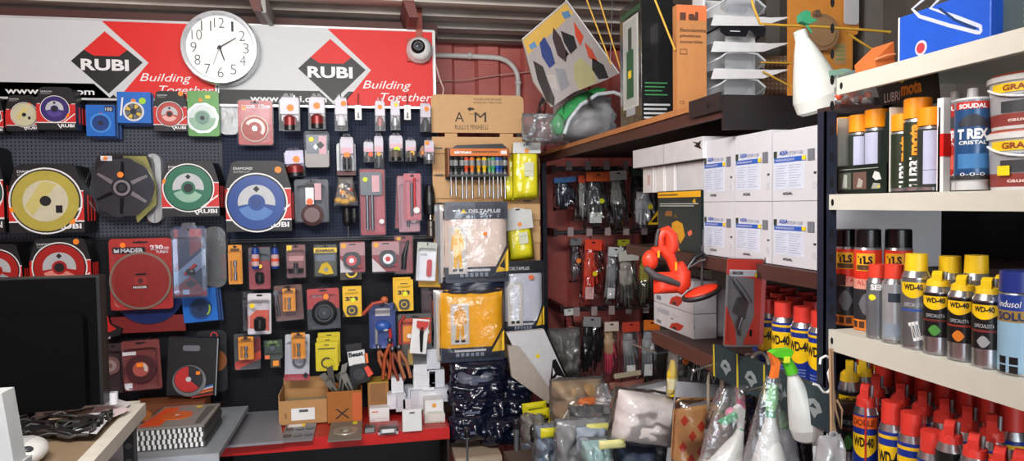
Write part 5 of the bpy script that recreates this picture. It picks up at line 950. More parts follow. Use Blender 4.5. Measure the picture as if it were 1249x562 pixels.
for i, (bb, y, tl, lb) in enumerate(navy):
    t = T('navy_bag', lb, 'bag', bb, y=y, tilt=tl, group='navy plastic bags heaped under the display'); t['bag'].pillow(t.x0, t.x1, t.z0, t.z1, .04, .05, M('10162a', .22, coat=.6, vary=.2), 40 + i, .5, 22, 22, 5)
    if i in (0, 3, 5): t['label'].box(t.x0 + t.w * .25, t.x0 + t.w * .6, -.035, -.033, t.h * .45, t.h * .55, M('5a6278', .4))
    if i in (0,): t['print'].pillow(t.x0 + t.w * .1, t.x1 - t.w * .25, t.h * .2, t.h * .7, .02, .045, M('5c6270', .35), 77, .3)
    t.done()
# white triangle-logo bag slanting
t = T('workwear_bag', 'large white bag with black triangle logo slanting right below the white coverall', 'bag', (622, 404, 690, 474), y=2.80)
for k, pts, y0, c in (('bag', [(618, 404), (664, 402), (690, 462), (665, 474), (640, 450)], 0, 'd4d4d8'), ('bag', [(618, 418), (632, 420), (672, 478), (668, 492), (622, 455)], -.03, 'b7aca2')): t.poly(k, pts, y0, y0 + .03, M(c, .35, coat=.3, bump=.15))
t.poly('print', [(674, 440), (678, 439), (690, 463), (674, 467), (671, 463)], -.0008, 0, BLACK); t.poly('print', [(674, 449), (677, 456), (674, 460)], -.0016, 0, WHITE); t.poly('print', [(664, 402), (666, 402), (693, 462), (690, 463)], -.0006, .002, BLACK); t.poly('print', [(679, 459), (686, 461), (676, 464)], -.0016, 0, WHITE); t.dot(656, 434, 2.6, -.001, YELLOW); t.done()
# hanging rods
for i, (px, top, yy, lb) in enumerate(((570, 522, 2.35, 'steel rod with black tip at the left in front of the navy bags'), (630, 512, 2.3, 'thick grey rod standing before the heap of navy bags'), (651, 520, 2.2, 'steel rod with looped black end near the yellow packets'))):
    t = T('hanging_rod', lb, 'rod', (px - 3, top, px + 3, 575), y=yy); t['rod'].tube([(0, 0, -.4), (0, 0, t.z1 - .03)], (.004, .009, .006)[i], M('7c8084', .3, .7), 10)
    if i == 2: t['tip'].tube([(0.009 * math.cos(a) , 0, t.z1 - .012 + .018 * math.sin(a)) for a in [-.9 + k * .5 for k in range(11)]], .004, BLACK)
    t['tip'].lathe([(0, 0), (.01, 0), (.011, .02), (.008, .03), (0, .03)], (0, 0, t.z1 - .05 if i == 2 else t.z1 - .03), BLACK, 10); t.done()
t = T('rod_stand', 'dark rail low in front that carries the standing rods', 'rail', (540, 590, 660, 596), y=2.35); t['rail'].box(t.x0, t.x1, -.17, .02, -.02, 0.0, M('3a3c40')); t['rail_end'].box(t.x0 - .01, t.x0, -.17, .02, -.03, .01, M('2a2c30')); t.done()
for i, (bb, lb) in enumerate((((638, 491, 668, 503), 'upper folded yellow packet beside the navy bags'), ((640, 500, 672, 513), 'middle folded yellow packet with dark lettering'), ((668, 508, 704, 524), 'yellow packet header sloping towards the bagged gloves'), ((641, 523, 672, 538), 'yellow headed bag of blue gloves in front of the rods'))):
    t = T('yellow_packet', lb, 'packet', bb, y=2.58 - i * .03, tilt=(-4, -6, 12, -5)[i], group='yellow headed glove packets'); t['header_card'].pillow(t.x0, t.x1, t.z0, t.z1, .01, .018, M('d4cc14', .5), 60 + i, .2, 10, 8)
    t['print'].box(t.x0 + t.w * .2, t.x1 - t.w * .2, -.0135, -.0125, t.h * .4, t.h * .55, M('5a5a10'))
    if i == 3: t['gloves'].pillow(t.x0 - .01, t.x1 + .01, t.z0 - .14, t.z0 + .01, .03, .04, M('5f7894', .6), 71, .5); t['bag'].pillow(t.x0 - .015, t.x1 + .015, t.z0 - .15, t.z0 + .015, .03, .048, BAG, 72, .4)
    t.done()

# ================================================================== END WALL gloves (under the wooden shelf)
YG = 3.22
def rail(label, px0, px1, py, y=YG + .05):
    A_, B_ = AY(px0, py, y), AY(px1, py, y); t = T('glove_rail', label, 'rail', loc=(A_.x, y, A_.z)); L_ = B_.x - A_.x
    t['rail'].box(0, L_, 0, .012, -.012, .012, M('2c2226', .4)); 
    for i in range(6):
        x = L_ * (i + .5) / 6; t['prong#%d' % i].tube([(x, 0, 0), (x, -.10, .004), (x, -.115, .016)], .0035, STEEL, 6); t['price_holder#%d' % i].box(x - .014, x + .014, -.128, -.118, -.012, .03, M('9c8c8c', .3, coat=.4))
    t['bracket'].box(0, .02, .012, YB - y, -.02, .02, M('4a2024')); t['bracket#2'].box(L_ - .02, L_, .012, YB - y, -.02, .02, M('4a2024')); t.done()
rail('top dark rail with glove prongs under the wooden shelf', 674, 806, 206); rail('middle dark rail of glove prongs', 676, 806, 284); rail('bottom dark rail of glove prongs', 684, 806, 378)
def glove_mesh(m, x, z0, z1, wd, palm, fing, y=0, seed=0, curl=.0, band=None):
    """a hanging glove, finger tips down at z0, cuff at z1"""
    H = z1 - z0; r = random.Random(seed)
    m.pillow(x - wd * .5, x + wd * .5, z0 + H * .42, z0 + H * .78, y, wd * .2, palm, seed, .2, 10, 8, 3); m.pillow(x - wd * .42, x + wd * .42, z0 + H * .74, z1, y, wd * .18, band or palm, seed + 1, .15, 10, 6, 4)
    for i, (fx, L_) in enumerate(((-.36, .34), (-.13, .42), (.11, .40), (.34, .30))):
        zt_, zb_ = z0 + H * .5, z0 + H * (.42 - L_); dx = r.uniform(-.04, .04) * wd
        m.tube([(x + fx * wd, y, zt_), (x + fx * wd * 1.05, y - .004, (zt_ + zb_) / 2), (x + fx * wd * 1.1 + dx, y + curl, zb_ + .006), (x + fx * wd * 1.1 + dx, y + curl, zb_)], [wd * .13, wd * .13, wd * .11, wd * .04], fing, 10)
    m.tube([(x + wd * .42, y, z0 + H * .68), (x + wd * .62, y - .006, z0 + H * .5), (x + wd * .66, y - .01, z0 + H * .36)], [wd * .13, wd * .12, wd * .07], fing, 10)
def glove_pack(label, bb, y, hdr, palm, fing, seed, hh=.16, tri=None, band=None, bag=CLB, two=True, tilt=0, lab=None, stk=None, pair=True):
    t = T('glove_pack', label, 'glove pack', bb, y=y, tilt=tilt); w, h = t.w, t.h; P_, F_ = M(palm, .6, bump=.2), M(fing, .6, bump=.2)
    glove_mesh(t['glove'], t.x0 + w * .44, t.z0 + h * .06, t.z0 + h * .86, w * .62, P_, F_, .02, seed, band=band and M(band))
    if pair: glove_mesh(t['glove#2'], t.x0 + w * .56, t.z0 + h * .04, t.z0 + h * .82, w * .6, P_, F_, .05, seed + 4, band=band and M(band))
    if hdr: t['header_card'].box(t.x0 + w * .06, t.x1 - w * .06, -.012, .0, t.z1 - h * hh, t.z1, M(hdr, .45)); t['header_card'].box(-.008, .008, -.0125, -.012, t.z1 - h * hh * .35, t.z1 - h * hh * .2, BLACK)
    if tri: t['print'].prism([(t.x0 + w * .5, t.z0 + h * .08), (t.x1 - w * .03, t.z0 + h * .45), (t.x1 - w * .03, t.z0 + h * .08)], -.016, -.015, M(tri)); t['print'].prism([(t.x0 + w * .64, t.z0 + h * .13), (t.x1 - w * .1, t.z0 + h * .3), (t.x1 - w * .1, t.z0 + h * .13)], -.017, -.015, BLACK)
    if lab: t['label'].box(t.x0 + w * .15, t.x0 + w * .6, -.0165, -.0155, t.z0 + h * .12, t.z0 + h * .3, M(lab))
    if stk: t['price_sticker'].ring(t.x0 + w * .6, t.z0 + h * .5, 0, .012, -.024, -.022, M(stk), 12)
    t['bag'].pillow(t.x0, t.x1, t.z0, t.z1 - h * .04, .03, .045, bag, seed + 2, .35, 12, 16, 6, top=.75); t.done()
G = [('bag of grey gloves with a blue header at the left end of the top rail', (676, 216, 706, 256), 3.24, '35649c', '3c4250', '2c3444', None, None, None),
 ('clear bag of grey white gloves behind the orange headed ones', (698, 214, 722, 270), 3.29, 'a8a8a4', 'b4b4b0', 'a4a4a0', None, None, None),
 ('bag of black gloves with an orange header and lime sticker', (713, 210, 745, 280), 3.12, 'e0622a', '44474a', '4a4d4e', None, 'c8ccc8', 'd8e020'),
 ('grey glove bag with red orange header edge left of the orange headed one', (706, 214, 724, 268), 3.21, 'd8502a', '8f918e', 'a8aaa6', None, None, None),
 ('clear bag of pale gloves with small yellow triangle, centre of the top rail', (739, 213, 758, 279), 3.22, 'b4b6ae', 'c8c2b0', 'b4b0a4', 'e8c020', None, None),
 ('clear bag with white star logo and black gloves right of centre on the top rail', (747, 208, 769, 279), 3.1, 'd0d4cc', '8a8a84', '2a2c2e', None, None, None),
 ('silver glove bag with yellow triangle beside the black drill box', (773, 226, 803, 278), 3.02, None, 'c4c8d0', 'b0b4bc', 'f0c41c', None, 'e8e020'),
 ('dark bag hanging behind the silver glove bag', (768, 205, 790, 265), 3.2, '3c5244', '202224', '2a2c2e', None, None, None),
 ('narrow clear bag with dotted gloves at the left of the middle rail', (696, 290, 711, 345), 3.2, '6a6c70', '4a4448', '6c5c60', None, None, 'f08030'),
 ('bag of red orange gloves with pink card', (708, 292, 731, 374), 3.13, 'e04022', 'd84428', 'c83420', None, 'd8a8a8', 'f0c81c'),
 ('dark red glove strip pack behind the red orange gloves', (727, 294, 742, 360), 3.2, 'c83424', '4a2a2a', 'a83424', None, None, None),
 ('white headed bag of dark grey gloves on the middle rail', (735, 301, 755, 372), 3.1, 'c8ccd0', '8a8d90', '7c8084', None, 'c8c8cc', None),
 ('yellow headed bag behind the grey work gloves', (752, 292, 768, 340), 3.2, '9a9a1c', '3c3c30', '5a5a48', None, None, None),
 ('large grey and black work glove bag with striped fingers', (755, 306, 782, 378), 3.04, 'c4c4bc', 'a8a69c', '4a4a44', None, None, None),
 ('olive yellow and black gloves beside the stacked white tool boxes', (777, 300, 797, 376), 3.06, '8a8a1c', 'a49a30', '4a4a3a', None, None, None),
 ('slim bag with red tipped item at the left of the bottom rail', (690, 376, 704, 424), 3.2, 'd8d8d8', '9c3430', '5a3c3c', None, None, 'f08030'),
 ('bag of glossy black gloves on the bottom rail', (704, 386, 728, 460), 3.12, '8c8e90', '141518', '101114', None, None, None),
 ('clear bag of tan and pink gloves on the bottom rail', (736, 392, 755, 462), 3.08, 'd8c8bc', 'c4a078', 'cc3c58', None, None, None),
 ('grey glove bag with red tab left of the orange headed bottom pair', (760, 392, 783, 466), 3.04, 'c8422c', '9c9ea0', '74767a', None, 'e4e4e4', None),
 ('grey and black gloves with orange header at the right of the bottom rail', (780, 390, 802, 466), 3.08, 'e87820', 'b0b4b8', '808488', None, 'e0e0e0', None),
 ('dark glove bag in shadow behind the tan and pink gloves', (722, 386, 742, 448), 3.22, None, '2c2c2e', '202022', None, None, None)]
for i, (lb, bb, y, hdr, pa, fi, tri, la, stk) in enumerate(G): glove_pack(lb, bb, y, hdr, pa, fi, 100 + i * 3, tri=tri, lab=la, stk=stk, tilt=(-4, 5, 0, -2, 3)[i % 5] if i not in (2, 6) else 0)

# ================================================================== RIGHT-HAND SHELVING
XS = .80; XB = 1.34
yPost = AX(1014, 240, XS).y
zW = AX(750, 160, XS).z; z2 = AX(1008, 336, XS).z; z3 = AX(845, 424, XS).z
zA = AX(1140, 65, XS).z; zBs = AX(1134, 235, XS).z; zC = AX(1134, 434, XS).z
BRN = M('3a2320', .6, bump=.2); WOOD = M('b87a48', .6, vary=.12, bump=.1); NV = M('1c2233', .4)
SHW = M('d3d0c4', .4, vary=.02)
def shelf(label, y0, y1, z, th, lip, mat, lipmat, back=XB, x0=XS, extra=None):
    t = T('shelf_unit', label, 'shelf', loc=(x0, y1, z)); L_ = y1 - y0; Dp = back - x0     # local x towards the camera, y into the shelf
    t.o.rotation_euler = (0, 0, -PI / 2); t['shelf_board'].box(0, L_, .003, Dp, -th, 0, mat); t['front_lip'].box(0, L_, -.006, .003, -lip, .001, lipmat); t['rear_lip'].box(0, L_, Dp, Dp + .006, -lip, .001, lipmat)
    if extra: extra(t, L_)
    t.done(); return t
yEnd = AX(886, 120, XS).y
def woodedge(t, L_):
    t['batten'].box(.0, L_ * .9, -.012, -.006, -.012, .004, WOOD)
    t['end_beam'].box(L_, L_ + .012, -.012, .50, -.075, .004, M('1f1a1c', .4)); t['end_plate'].box(L_ - .16, L_ + .0, -.016, -.012, -.03, .012, M('1f1a1c', .4)); t['bolt'].lathe([(0, 0), (.007, .001), (.007, .004)], (L_ - .06, -.02, -.01), BLACK, 10, 'y')
shelf('long dark shelf with pale wooden front edge carrying visor, cartons and goggles stand', yEnd, 3.28, zW, .018, .045, BRN, M('4b2c26', .5), extra=woodedge)
shelf('dark brown shelf under the stacked white labelled boxes', yPost + .02, 2.15, z2, .02, .03, BRN, M('4b2c26', .5), x0=.815)
shelf('lower dark brown shelf carrying the tool boxes and blue cans', yPost + .02, AX(797, 410, XS).y, z3, .02, .035, BRN, M('5a322a', .5))
y0b = .30
def holes(t, L_):
    t['slot_hole'].box(L_ - .0 - .02, L_ - .012, -.0066, -.006, -.02, -.012, BLACK) 
HL = lambda hz: (lambda t, L_: t['slot_hole'].prism([(.012 + .0035 * math.cos(a), -hz + .006 * math.sin(a)) for a in [k * PI / 5 for k in range(10)]], -.0068, -.006, BLACK))
shelf('top cream metal shelf carrying the blue box', y0b, yPost - .022, zA, .004, .028, SHW, SHW, extra=HL(.014))
shelf('middle cream metal shelf with lubricant cans, sealant tubes and buckets', y0b, yPost, zBs, .004, .026, SHW, SHW, extra=HL(.013))
shelf('lower cream metal shelf carrying the row of silver spray cans', y0b, yPost, zC, .004, .036, SHW, SHW, extra=HL(.018))
zD = AX(1055, 470, .85).z - .19
shelf('lowest shelf holding the crowd of blue and yellow cans', y0b, yPost, zD, .004, .03, SHW, SHW)
def post(label, x, y, z1=2.29, w=.02, label2=None):
    t = T('shelf_post', label, 'shelf post', loc=(x, y, 0)); t['post'].box(-.003, w, -.002, .002, 0, z1, NV); t['post'].box(-.003, 0, -.002, w, 0, z1, NV)
    for k in range(28):
        z = .9 + k * .045
        t['hole'].prism([(w * .5 + .004 * math.cos(a), z + .009 * math.sin(a)) for a in [j * PI / 4 for j in range(8)]], -.0028, -.002, M('05060a', .6))
    t['foot'].box(-.006, w, -.004, w, 0, .01, BLACK); t.done()
post('navy perforated upright post between the two shelf bays', XS - .011, yPost + .0, z1=AX(1014, 136, XS).z); post('navy perforated rear upright inside the right bay', XB - .01, yPost + .0); post('dark upright at the far end of the wooden shelf', XS + .0, 3.25, zW - .02); post('near right bay front upright beyond the frame', XS - .011, y0b - .03)
t = T('shelf_divider', 'dark side panel at the back of the right bay', 'panel', loc=(XB + .012, yPost, .6)); t['panel'].box(0, .005, -1.1, 1.1, 0, zW - .64, M('15161c', .6)); t['panel_edge'].box(-.002, .007, 1.1, 1.106, 0, zW - .64, NV); t.done()

def corner(name, label, cat, p0, pc, p1, pb, pt, x, mat, dz=None, z=None, group=None, tilt=0):
    """box whose aisle face spans pixels p0..pc at plane x and whose near face spans pc..p1; returns T with local axes:
    local x = world x (to the right), local y = world y (away), origin = near left bottom corner"""
    yc = AX(pc, pb, x).y; yf = AX(p0, pb, x).y; zb = AX(pc, pb, x).z if z is None else z; zt_ = AX(pc, pt, x).z; w = AY(p1, pb, yc).x - x
    t = T(name, label, cat, loc=(x, yc, zb), group=group); t.W, t.D, t.H = w, yf - yc, zt_ - zb; t['box'].box(0, w, 0, t.D, 0, t.H, mat); t.bev['box'] = .0015; return t
SIDE = Matrix(((0, -1e-9, 0, 0), (1, 0, 0, 0), (0, 0, 1, 0), (0, 0, 0, 1)))
def side(t, k, u0, u1, v0, v1, mat, e=.0008):
    """print on the aisle (-x) face; u from the far end (0) to the near corner (1)"""
    t[k].box(-e, 0, t.D * (1 - u0), t.D * (1 - u1), t.H * v0, t.H * v1, mat)
def sidetext(t, k, s, u0, u1, v0, v1, mat, e=.001, **kw):
    X = t[k].X; t[k].X = Matrix(((0, 1, 0, 0), (-1, 0, 0, t.D), (0, 0, 1, 0), (0, 0, 0, 1))); t[k].text(s, t.D * u0, t.D * u1, t.H * v0, t.H * v1, -e, mat, **kw); t[k].X = X
def sidepoly(t, k, pts, mat, e=.0008):
    X = t[k].X; t[k].X = Matrix(((0, 1, 0, 0), (-1, 0, 0, t.D), (0, 0, 1, 0), (0, 0, 0, 1))); t[k].prism([(t.D * u, t.H * v) for u, v in pts], -e, 0, mat); t[k].X = X

# six white labelled boxes
WB, PB, TXB = M('cfd0d6', .5, vary=.01), M('2a5cb8', .5), M('9aa4bc', .6)
nmr = (('top row of white labelled boxes, farthest', 'top row, middle white labelled box with blue band'), )
names = {(0, 0): 'white labelled box farthest left in the upper row, beside the plain white box', (1, 0): 'middle white labelled box of the upper row', (2, 0): 'largest looking white labelled box of the upper row, next to the post',
         (0, 1): 'white labelled box of the lower row beside the black drill box', (1, 1): 'middle white labelled box of the lower row', (2, 1): 'white labelled box of the lower row, next to the post'}
zm_ = AX(1000, 245, .83).z
cc = [(858, 895), (896, 941), (942, 999)]
for r in (0, 1):
    for c in (0, 1, 2):
        zb = z2 + .002 if r else zm_ + .001; a, b_ = cc[c]; yc, yf = AX(b_, 240, .83).y, AX(a, 240, .83).y
        zt_ = (zm_ if r else AX(b_, (166, 158, 152)[c], .83).z); t = T('labelled_box', names[(c, r)], 'box', loc=(.83, yc, zb), group='white labelled boxes stacked on the shelf')
        t.W, t.D, t.H = .27 if c < 2 else .27, yf - yc - .002, zt_ - zb; t['box'].box(0, t.W, 0, t.D, 0, t.H, WB); t.bev['box'] = .0012
        side(t, 'label', .04, .70, .16, .64, M('cfd6e6', .5), .0005); side(t, 'label', .04, .74, .55, .62, PB, .0008); side(t, 'label', .66, .74, .56, .62, YELLOW, .001); side(t, 'label', .03, .10, .62, .72, M('2c3a30'), .001)
        sidetext(t, 'label', 'AQUA', .16, .36, .645, .72, PB, bold=.04); sidetext(t, 'label', 'STOP 1:20', .37, .68, .645, .70, TXB, bold=.02); sidetext(t, 'label', 'IMPERMEABILIZANTE', .08, .5, .57, .60, WHITE, e=.0012)
        for k in range(9):
            side(t, 'label', .07, .33 - (k % 3) * .03, .50 - k * .036, .508 - k * .036, TXB); side(t, 'label', .38, .64 - (k % 4) * .03, .50 - k * .036, .508 - k * .036, TXB)
        side(t, 'label', .78, .92, .54, .70, M('8a8e9a')); [side(t, 'label', .78 + k * .03, .79 + k * .03, .54, .70, M('3a3c44'), .001) for k in range(5)]; side(t, 'label', .9, .95, .36, .39, M('3a3c44')); side(t, 'label', .88, .96, .16, .26, M('c2c4cc'))
        sidetext(t, 'label', 'ACUAL', .24, .46, .085, .125, M('44484e'), bold=.06); side(t, 'seam', 0, 1, .497, .4985, M('c4c6cc'), .0002); t.done()
# plain white boxes up left
t = corner('flat_white_box', 'flat plain white box with black arrow tears lying on the white packets', 'box', 772, 857, 905, 193, 166, .82, M('cfcfd2', .5)); side(t, 'seam', .50, .504, 0, 1, M('8a8c90')); sidepoly(t, 'torn_mark', [(.90, .62), (.985, .82), (.97, .6), (.99, .42)], BLACK); sidepoly(t, 'torn_mark', [(.88, .85), (.97, .72), (.93, .7)], BLACK); zfl = t.L.z; t.done()
zpk = AX(850, 232, .83).z
for i, (a, b_, cc_) in enumerate(((784, 799, 'd4d2d0'), (800, 811, 'e0dedd'), (812, 824, 'd8d8da'), (825, 857, 'cdced2'))):
    yc, yf = AX(b_, 210, .84).y, AX(a, 210, .84).y
    t = T('white_packet', ['slim white packet with faint red mark under the flat white box', 'second slim white packet under the flat white box', 'third slim white packet with taped edge', 'wide plain white box under the flat white box'][i], 'box', loc=(.84, yc, zpk)); t.W, t.D, t.H = .2, yf - yc - .002, zfl - zpk - .003
    t['box'].box(0, .2, 0, t.D, 0, t.H, M(cc_, .45)); t.bev['box'] = .002
    if i == 0: side(t, 'print', .4, .6, .3, .7, M('c8a0a0'))
    if i < 3: side(t, 'tape', .82, .9, 0, 1, M('f0f0f0', .2), .001)
    else: side(t, 'seam', .02, .03, 0, 1, M('a8aab0'))
    t.done()
# black and yellow drill box
t = corner('power_tool_box', 'black box with yellow top band and yellow drill picture', 'box', 803, 855, 859, 320, 231, .835, M('1d2b2c', .4)); DY = M('f0b01c', .4); zdr = t.L.z
side(t, 'print', 0, 1, .90, .985, DY); side(t, 'print', .02, .5, .93, .95, M('5a4a10'), .001); [side(t, 'print', .05, .95 - .1 * k, .80 - k * .03, .812 - k * .03, M('c8c8c0')) for k in range(2)]
sidepoly(t, 'picture', [(.34, .30), (.36, .52), (.48, .56), (.6, .52), (.66, .34), (.56, .22), (.5, .3), (.42, .24)], M('d89a1c')); sidepoly(t, 'picture', [(.18, .62), (.22, .7), (.36, .7), (.36, .62)], M('8a5a20')); sidepoly(t, 'picture', [(.4, .60), (.44, .66), (.5, .6)], M('6a5020')); sidepoly(t, 'picture', [(.72, .40), (.8, .44), (.82, .38), (.75, .34)], M('e87050')); sidepoly(t, 'picture', [(.44, .1), (.5, .18), (.56, .1)], M('c88a30')); sidepoly(t, 'picture', [(.82, .84), (.88, .88), (.9, .8)], M('c8a020')); t.done()
t = T('cross_bar', 'short dark bar bridging under the drill box', 'shelf support', loc=(.82, 1.0, zdr)); t.o.location = (.826, AX(800, 320, .83).y, zdr - .002); t['bar'].box(0, .4, -(AX(800, 320, .83).y - AX(859, 320, .83).y), .0, -.015, 0, BRN); t['bar_end'].box(-.004, 0, -.3, .0, -.018, 0, BRN); t.done()
# stacked white tool boxes with red tool picture
zq = z3 + .001; zmid = AX(845, 383, .85).z
for i, (zb, pt, lb) in enumerate(((zq, 383, 'lower white carton with red power tool picture'), (zmid + .001, 345, 'upper white carton with red power tool picture under the orange ear muff'))):
    t = corner('tool_carton', lb, 'box', 798, 846, 874, 420, pt, .85, M('d2d2d6', .5), z=zb, group='two white tool cartons'); t.H = (zmid - zq - .001) if i == 0 else AX(846, 344, .85).z - zmid
    t.p['box'] = MB(); t['box'].box(0, t.W, 0, t.D, 0, t.H, M('d2d2d6', .5))
    sidepoly(t, 'picture', [(.42, .08), (.48, .3), (.62, .42), (.78, .4), (.72, .2), (.64, .08)], M('c83420')); sidepoly(t, 'picture', [(.5, .1), (.52, .2), (.6, .2), (.6, .08)], M('3a2a28'), .001); side(t, 'print', .1, .42, .6, .8, M('b0b2ba')); sidetext(t, 'print', 'TOOL', .5, .66, .64, .74, M('a8aab4')); side(t, 'print', .08, .2, .1, .24, M('7a7c84')); side(t, 'print', .46, .52, .5, .54, BLACK)
    t['tuck_slot'].box(t.W * .02, t.W * .05, -.0006, 0, t.H * .4, t.H * .55, M('6a6c70')); t['tuck_slot'].box(0, t.W * .02, -.0006, 0, t.H * .1, t.H * .9, M('b4b6ba')); t.done()
t = corner('plain_carton', 'narrow plain white carton beside the tool cartons behind the hanging blister', 'box', 874, 876, 900, 418, 352, .93, M('cfcfd4', .5), z=zq); t['seam'].box(t.W * .3, t.W * .31, -.0006, 0, 0, t.H, M('a0a2a8')); t.done()

# orange ear muff
OR = M('e23a20', .4); yq = AX(830, 320, .74).y
t = T('ear_muff', 'orange and black ear muff with wire band hung before the white tool cartons', 'ear muffs', (785, 280, 880, 370), y=yq); X, Z, S_2 = t.X, t.Z, t.S
t['cushion'].tube([(X(806), 0, Z(300)), (X(805), 0, Z(290)), (X(808), 0, Z(283)), (X(813), 0, Z(281)), (X(818), 0, Z(287)), (X(820), 0, Z(300)), (X(816), 0, Z(312))], [.010, .011, .012, .014, .017, .017, .010], OR, 12)
t['cushion#2'].ball((X(793), .0, Z(316)), .02, OR, 1.0, .9, 1.25); t['cushion#2'].tube([(X(797), 0, Z(306)), (X(806), 0, Z(302)), (X(817), 0, Z(312)), (X(822), 0, Z(325)), (X(826), 0, Z(340))], [.012, .013, .014, .012, .010], OR, 12)
t['cup'].tube([(X(826), 0, Z(322)), (X(831), 0, Z(332)), (X(830), 0, Z(345)), (X(824), 0, Z(354))], [.016, .024, .026, .018], OR, 14); t['cup'].pillow(X(797), X(832), Z(357), Z(331), .0, .02, OR, 3, .1)
t['arm'].tube([(X(785), -.01, Z(324)), (X(795), -.015, Z(334)), (X(812), -.02, Z(340)), (X(824), -.02, Z(345))], [.008, .010, .009, .006], M('4a4446', .4), 10); t['arm'].tube([(X(799), -.005, Z(299)), (X(801), -.005, Z(285)), (X(803), -.005, Z(279))], .005, M('3a3436', .4), 8)
t['headband'].tube([(X(835 + 0), -.01, Z(352)), (X(834), -.01, Z(340)), (X(838), -.01, Z(325)), (X(846), -.01, Z(314)), (X(854), -.01, Z(309)), (X(857), -.01, Z(313))], .007, BLACK, 10)
t['wire'].tube([(X(838), -.015, Z(325)), (X(850), -.015, Z(318)), (X(857), -.015, Z(317))], .0025, STEEL); t['wire'].tube([(X(855), -.005, Z(300)), (X(855), -.005, Z(352))], .003, M('5a5c60', .3, .6)); t['wire'].tube([(X(857), 0, Z(311)), (X(858), .0, Z(280))], .0025, DSTEEL)
R_ = Matrix.Translation((X(853), -.01, Z(358))) @ Matrix.Rotation(math.radians(-18), 4, 'Y'); t['ear_disc'].X = R_; t['ear_disc'].ball((0, 0, 0), .052, M('2c2426', .5), 1, .8, .26, 24); t['ear_disc'].ball((0, -.004, .007), .044, OR, 1, .8, .22, 24)
t['sticker'].box(X(797), X(799.5), -.026, -.024, Z(312), Z(304), M('f0a81c')); t['sticker#2'].box(X(818), X(820.5), -.026, -.024, Z(328), Z(318), M('f0a81c')); t.done()

# hanging red and clear blister
t = blister('clear blister with red wave and grey metal tool hanging before the blue cans', 'tool_blister', 'tool pack', (881, 314, 928, 424), M('8d8a88', .45), AX(905, 370, .775).y, .02, tabbed=False, tilt=3)
t['backing_card'].prism([(t.X(882), t.Z(335)), (t.X(882), t.Z(316)), (t.X(926), t.Z(316)), (t.X(926), t.Z(420)), (t.X(905), t.Z(421)), (t.X(918), t.Z(385)), (t.X(916), t.Z(340))], -.0006, 0, M('e4402a')); t['backing_card'].prism([(t.X(883), t.Z(372)), (t.X(895), t.Z(400)), (t.X(898), t.Z(421)), (t.X(883), t.Z(420))], -.0006, 0, M('e4402a')); t.rect('backing_card', 885, 329, 919, 337, -.0012, 0, WHITE); t.txt('backing_card', 'MADER', 889, 331, 902, 335, -.0016, BLACK, bold=.04); t['price_sticker'].ring(t.X(918), t.Z(335), 0, .005, -.0024, -.0016, YELLOW, 12)
Sx = lambda a, b_: (t.X(a), -.012, t.Z(b_)); t['metal_tool'].tube([Sx(888, 340), Sx(899, 354), Sx(908, 368)], [.004, .006, .006], M('8c8e90', .3, .7)); t['metal_tool'].prism([(t.X(896), t.Z(362)), (t.X(905), t.Z(368)), (t.X(902), t.Z(388)), (t.X(890), t.Z(380))], -.018, -.004, M('5a5856', .35, .6)); t['metal_tool'].tube([Sx(900, 384), Sx(896, 398), Sx(899, 408)], [.004, .004, .003], DSTEEL)
t.rect('backing_card', 913, 402, 916, 410, -.0016, 0, BLACK); t['hook'].tube([(0, .002, t.z1 - .01), (0, .002, z2 - .02 - t.L.z), (.03, .004, z2 - .02 - t.L.z)], .0018, STEEL, 6); t.done()

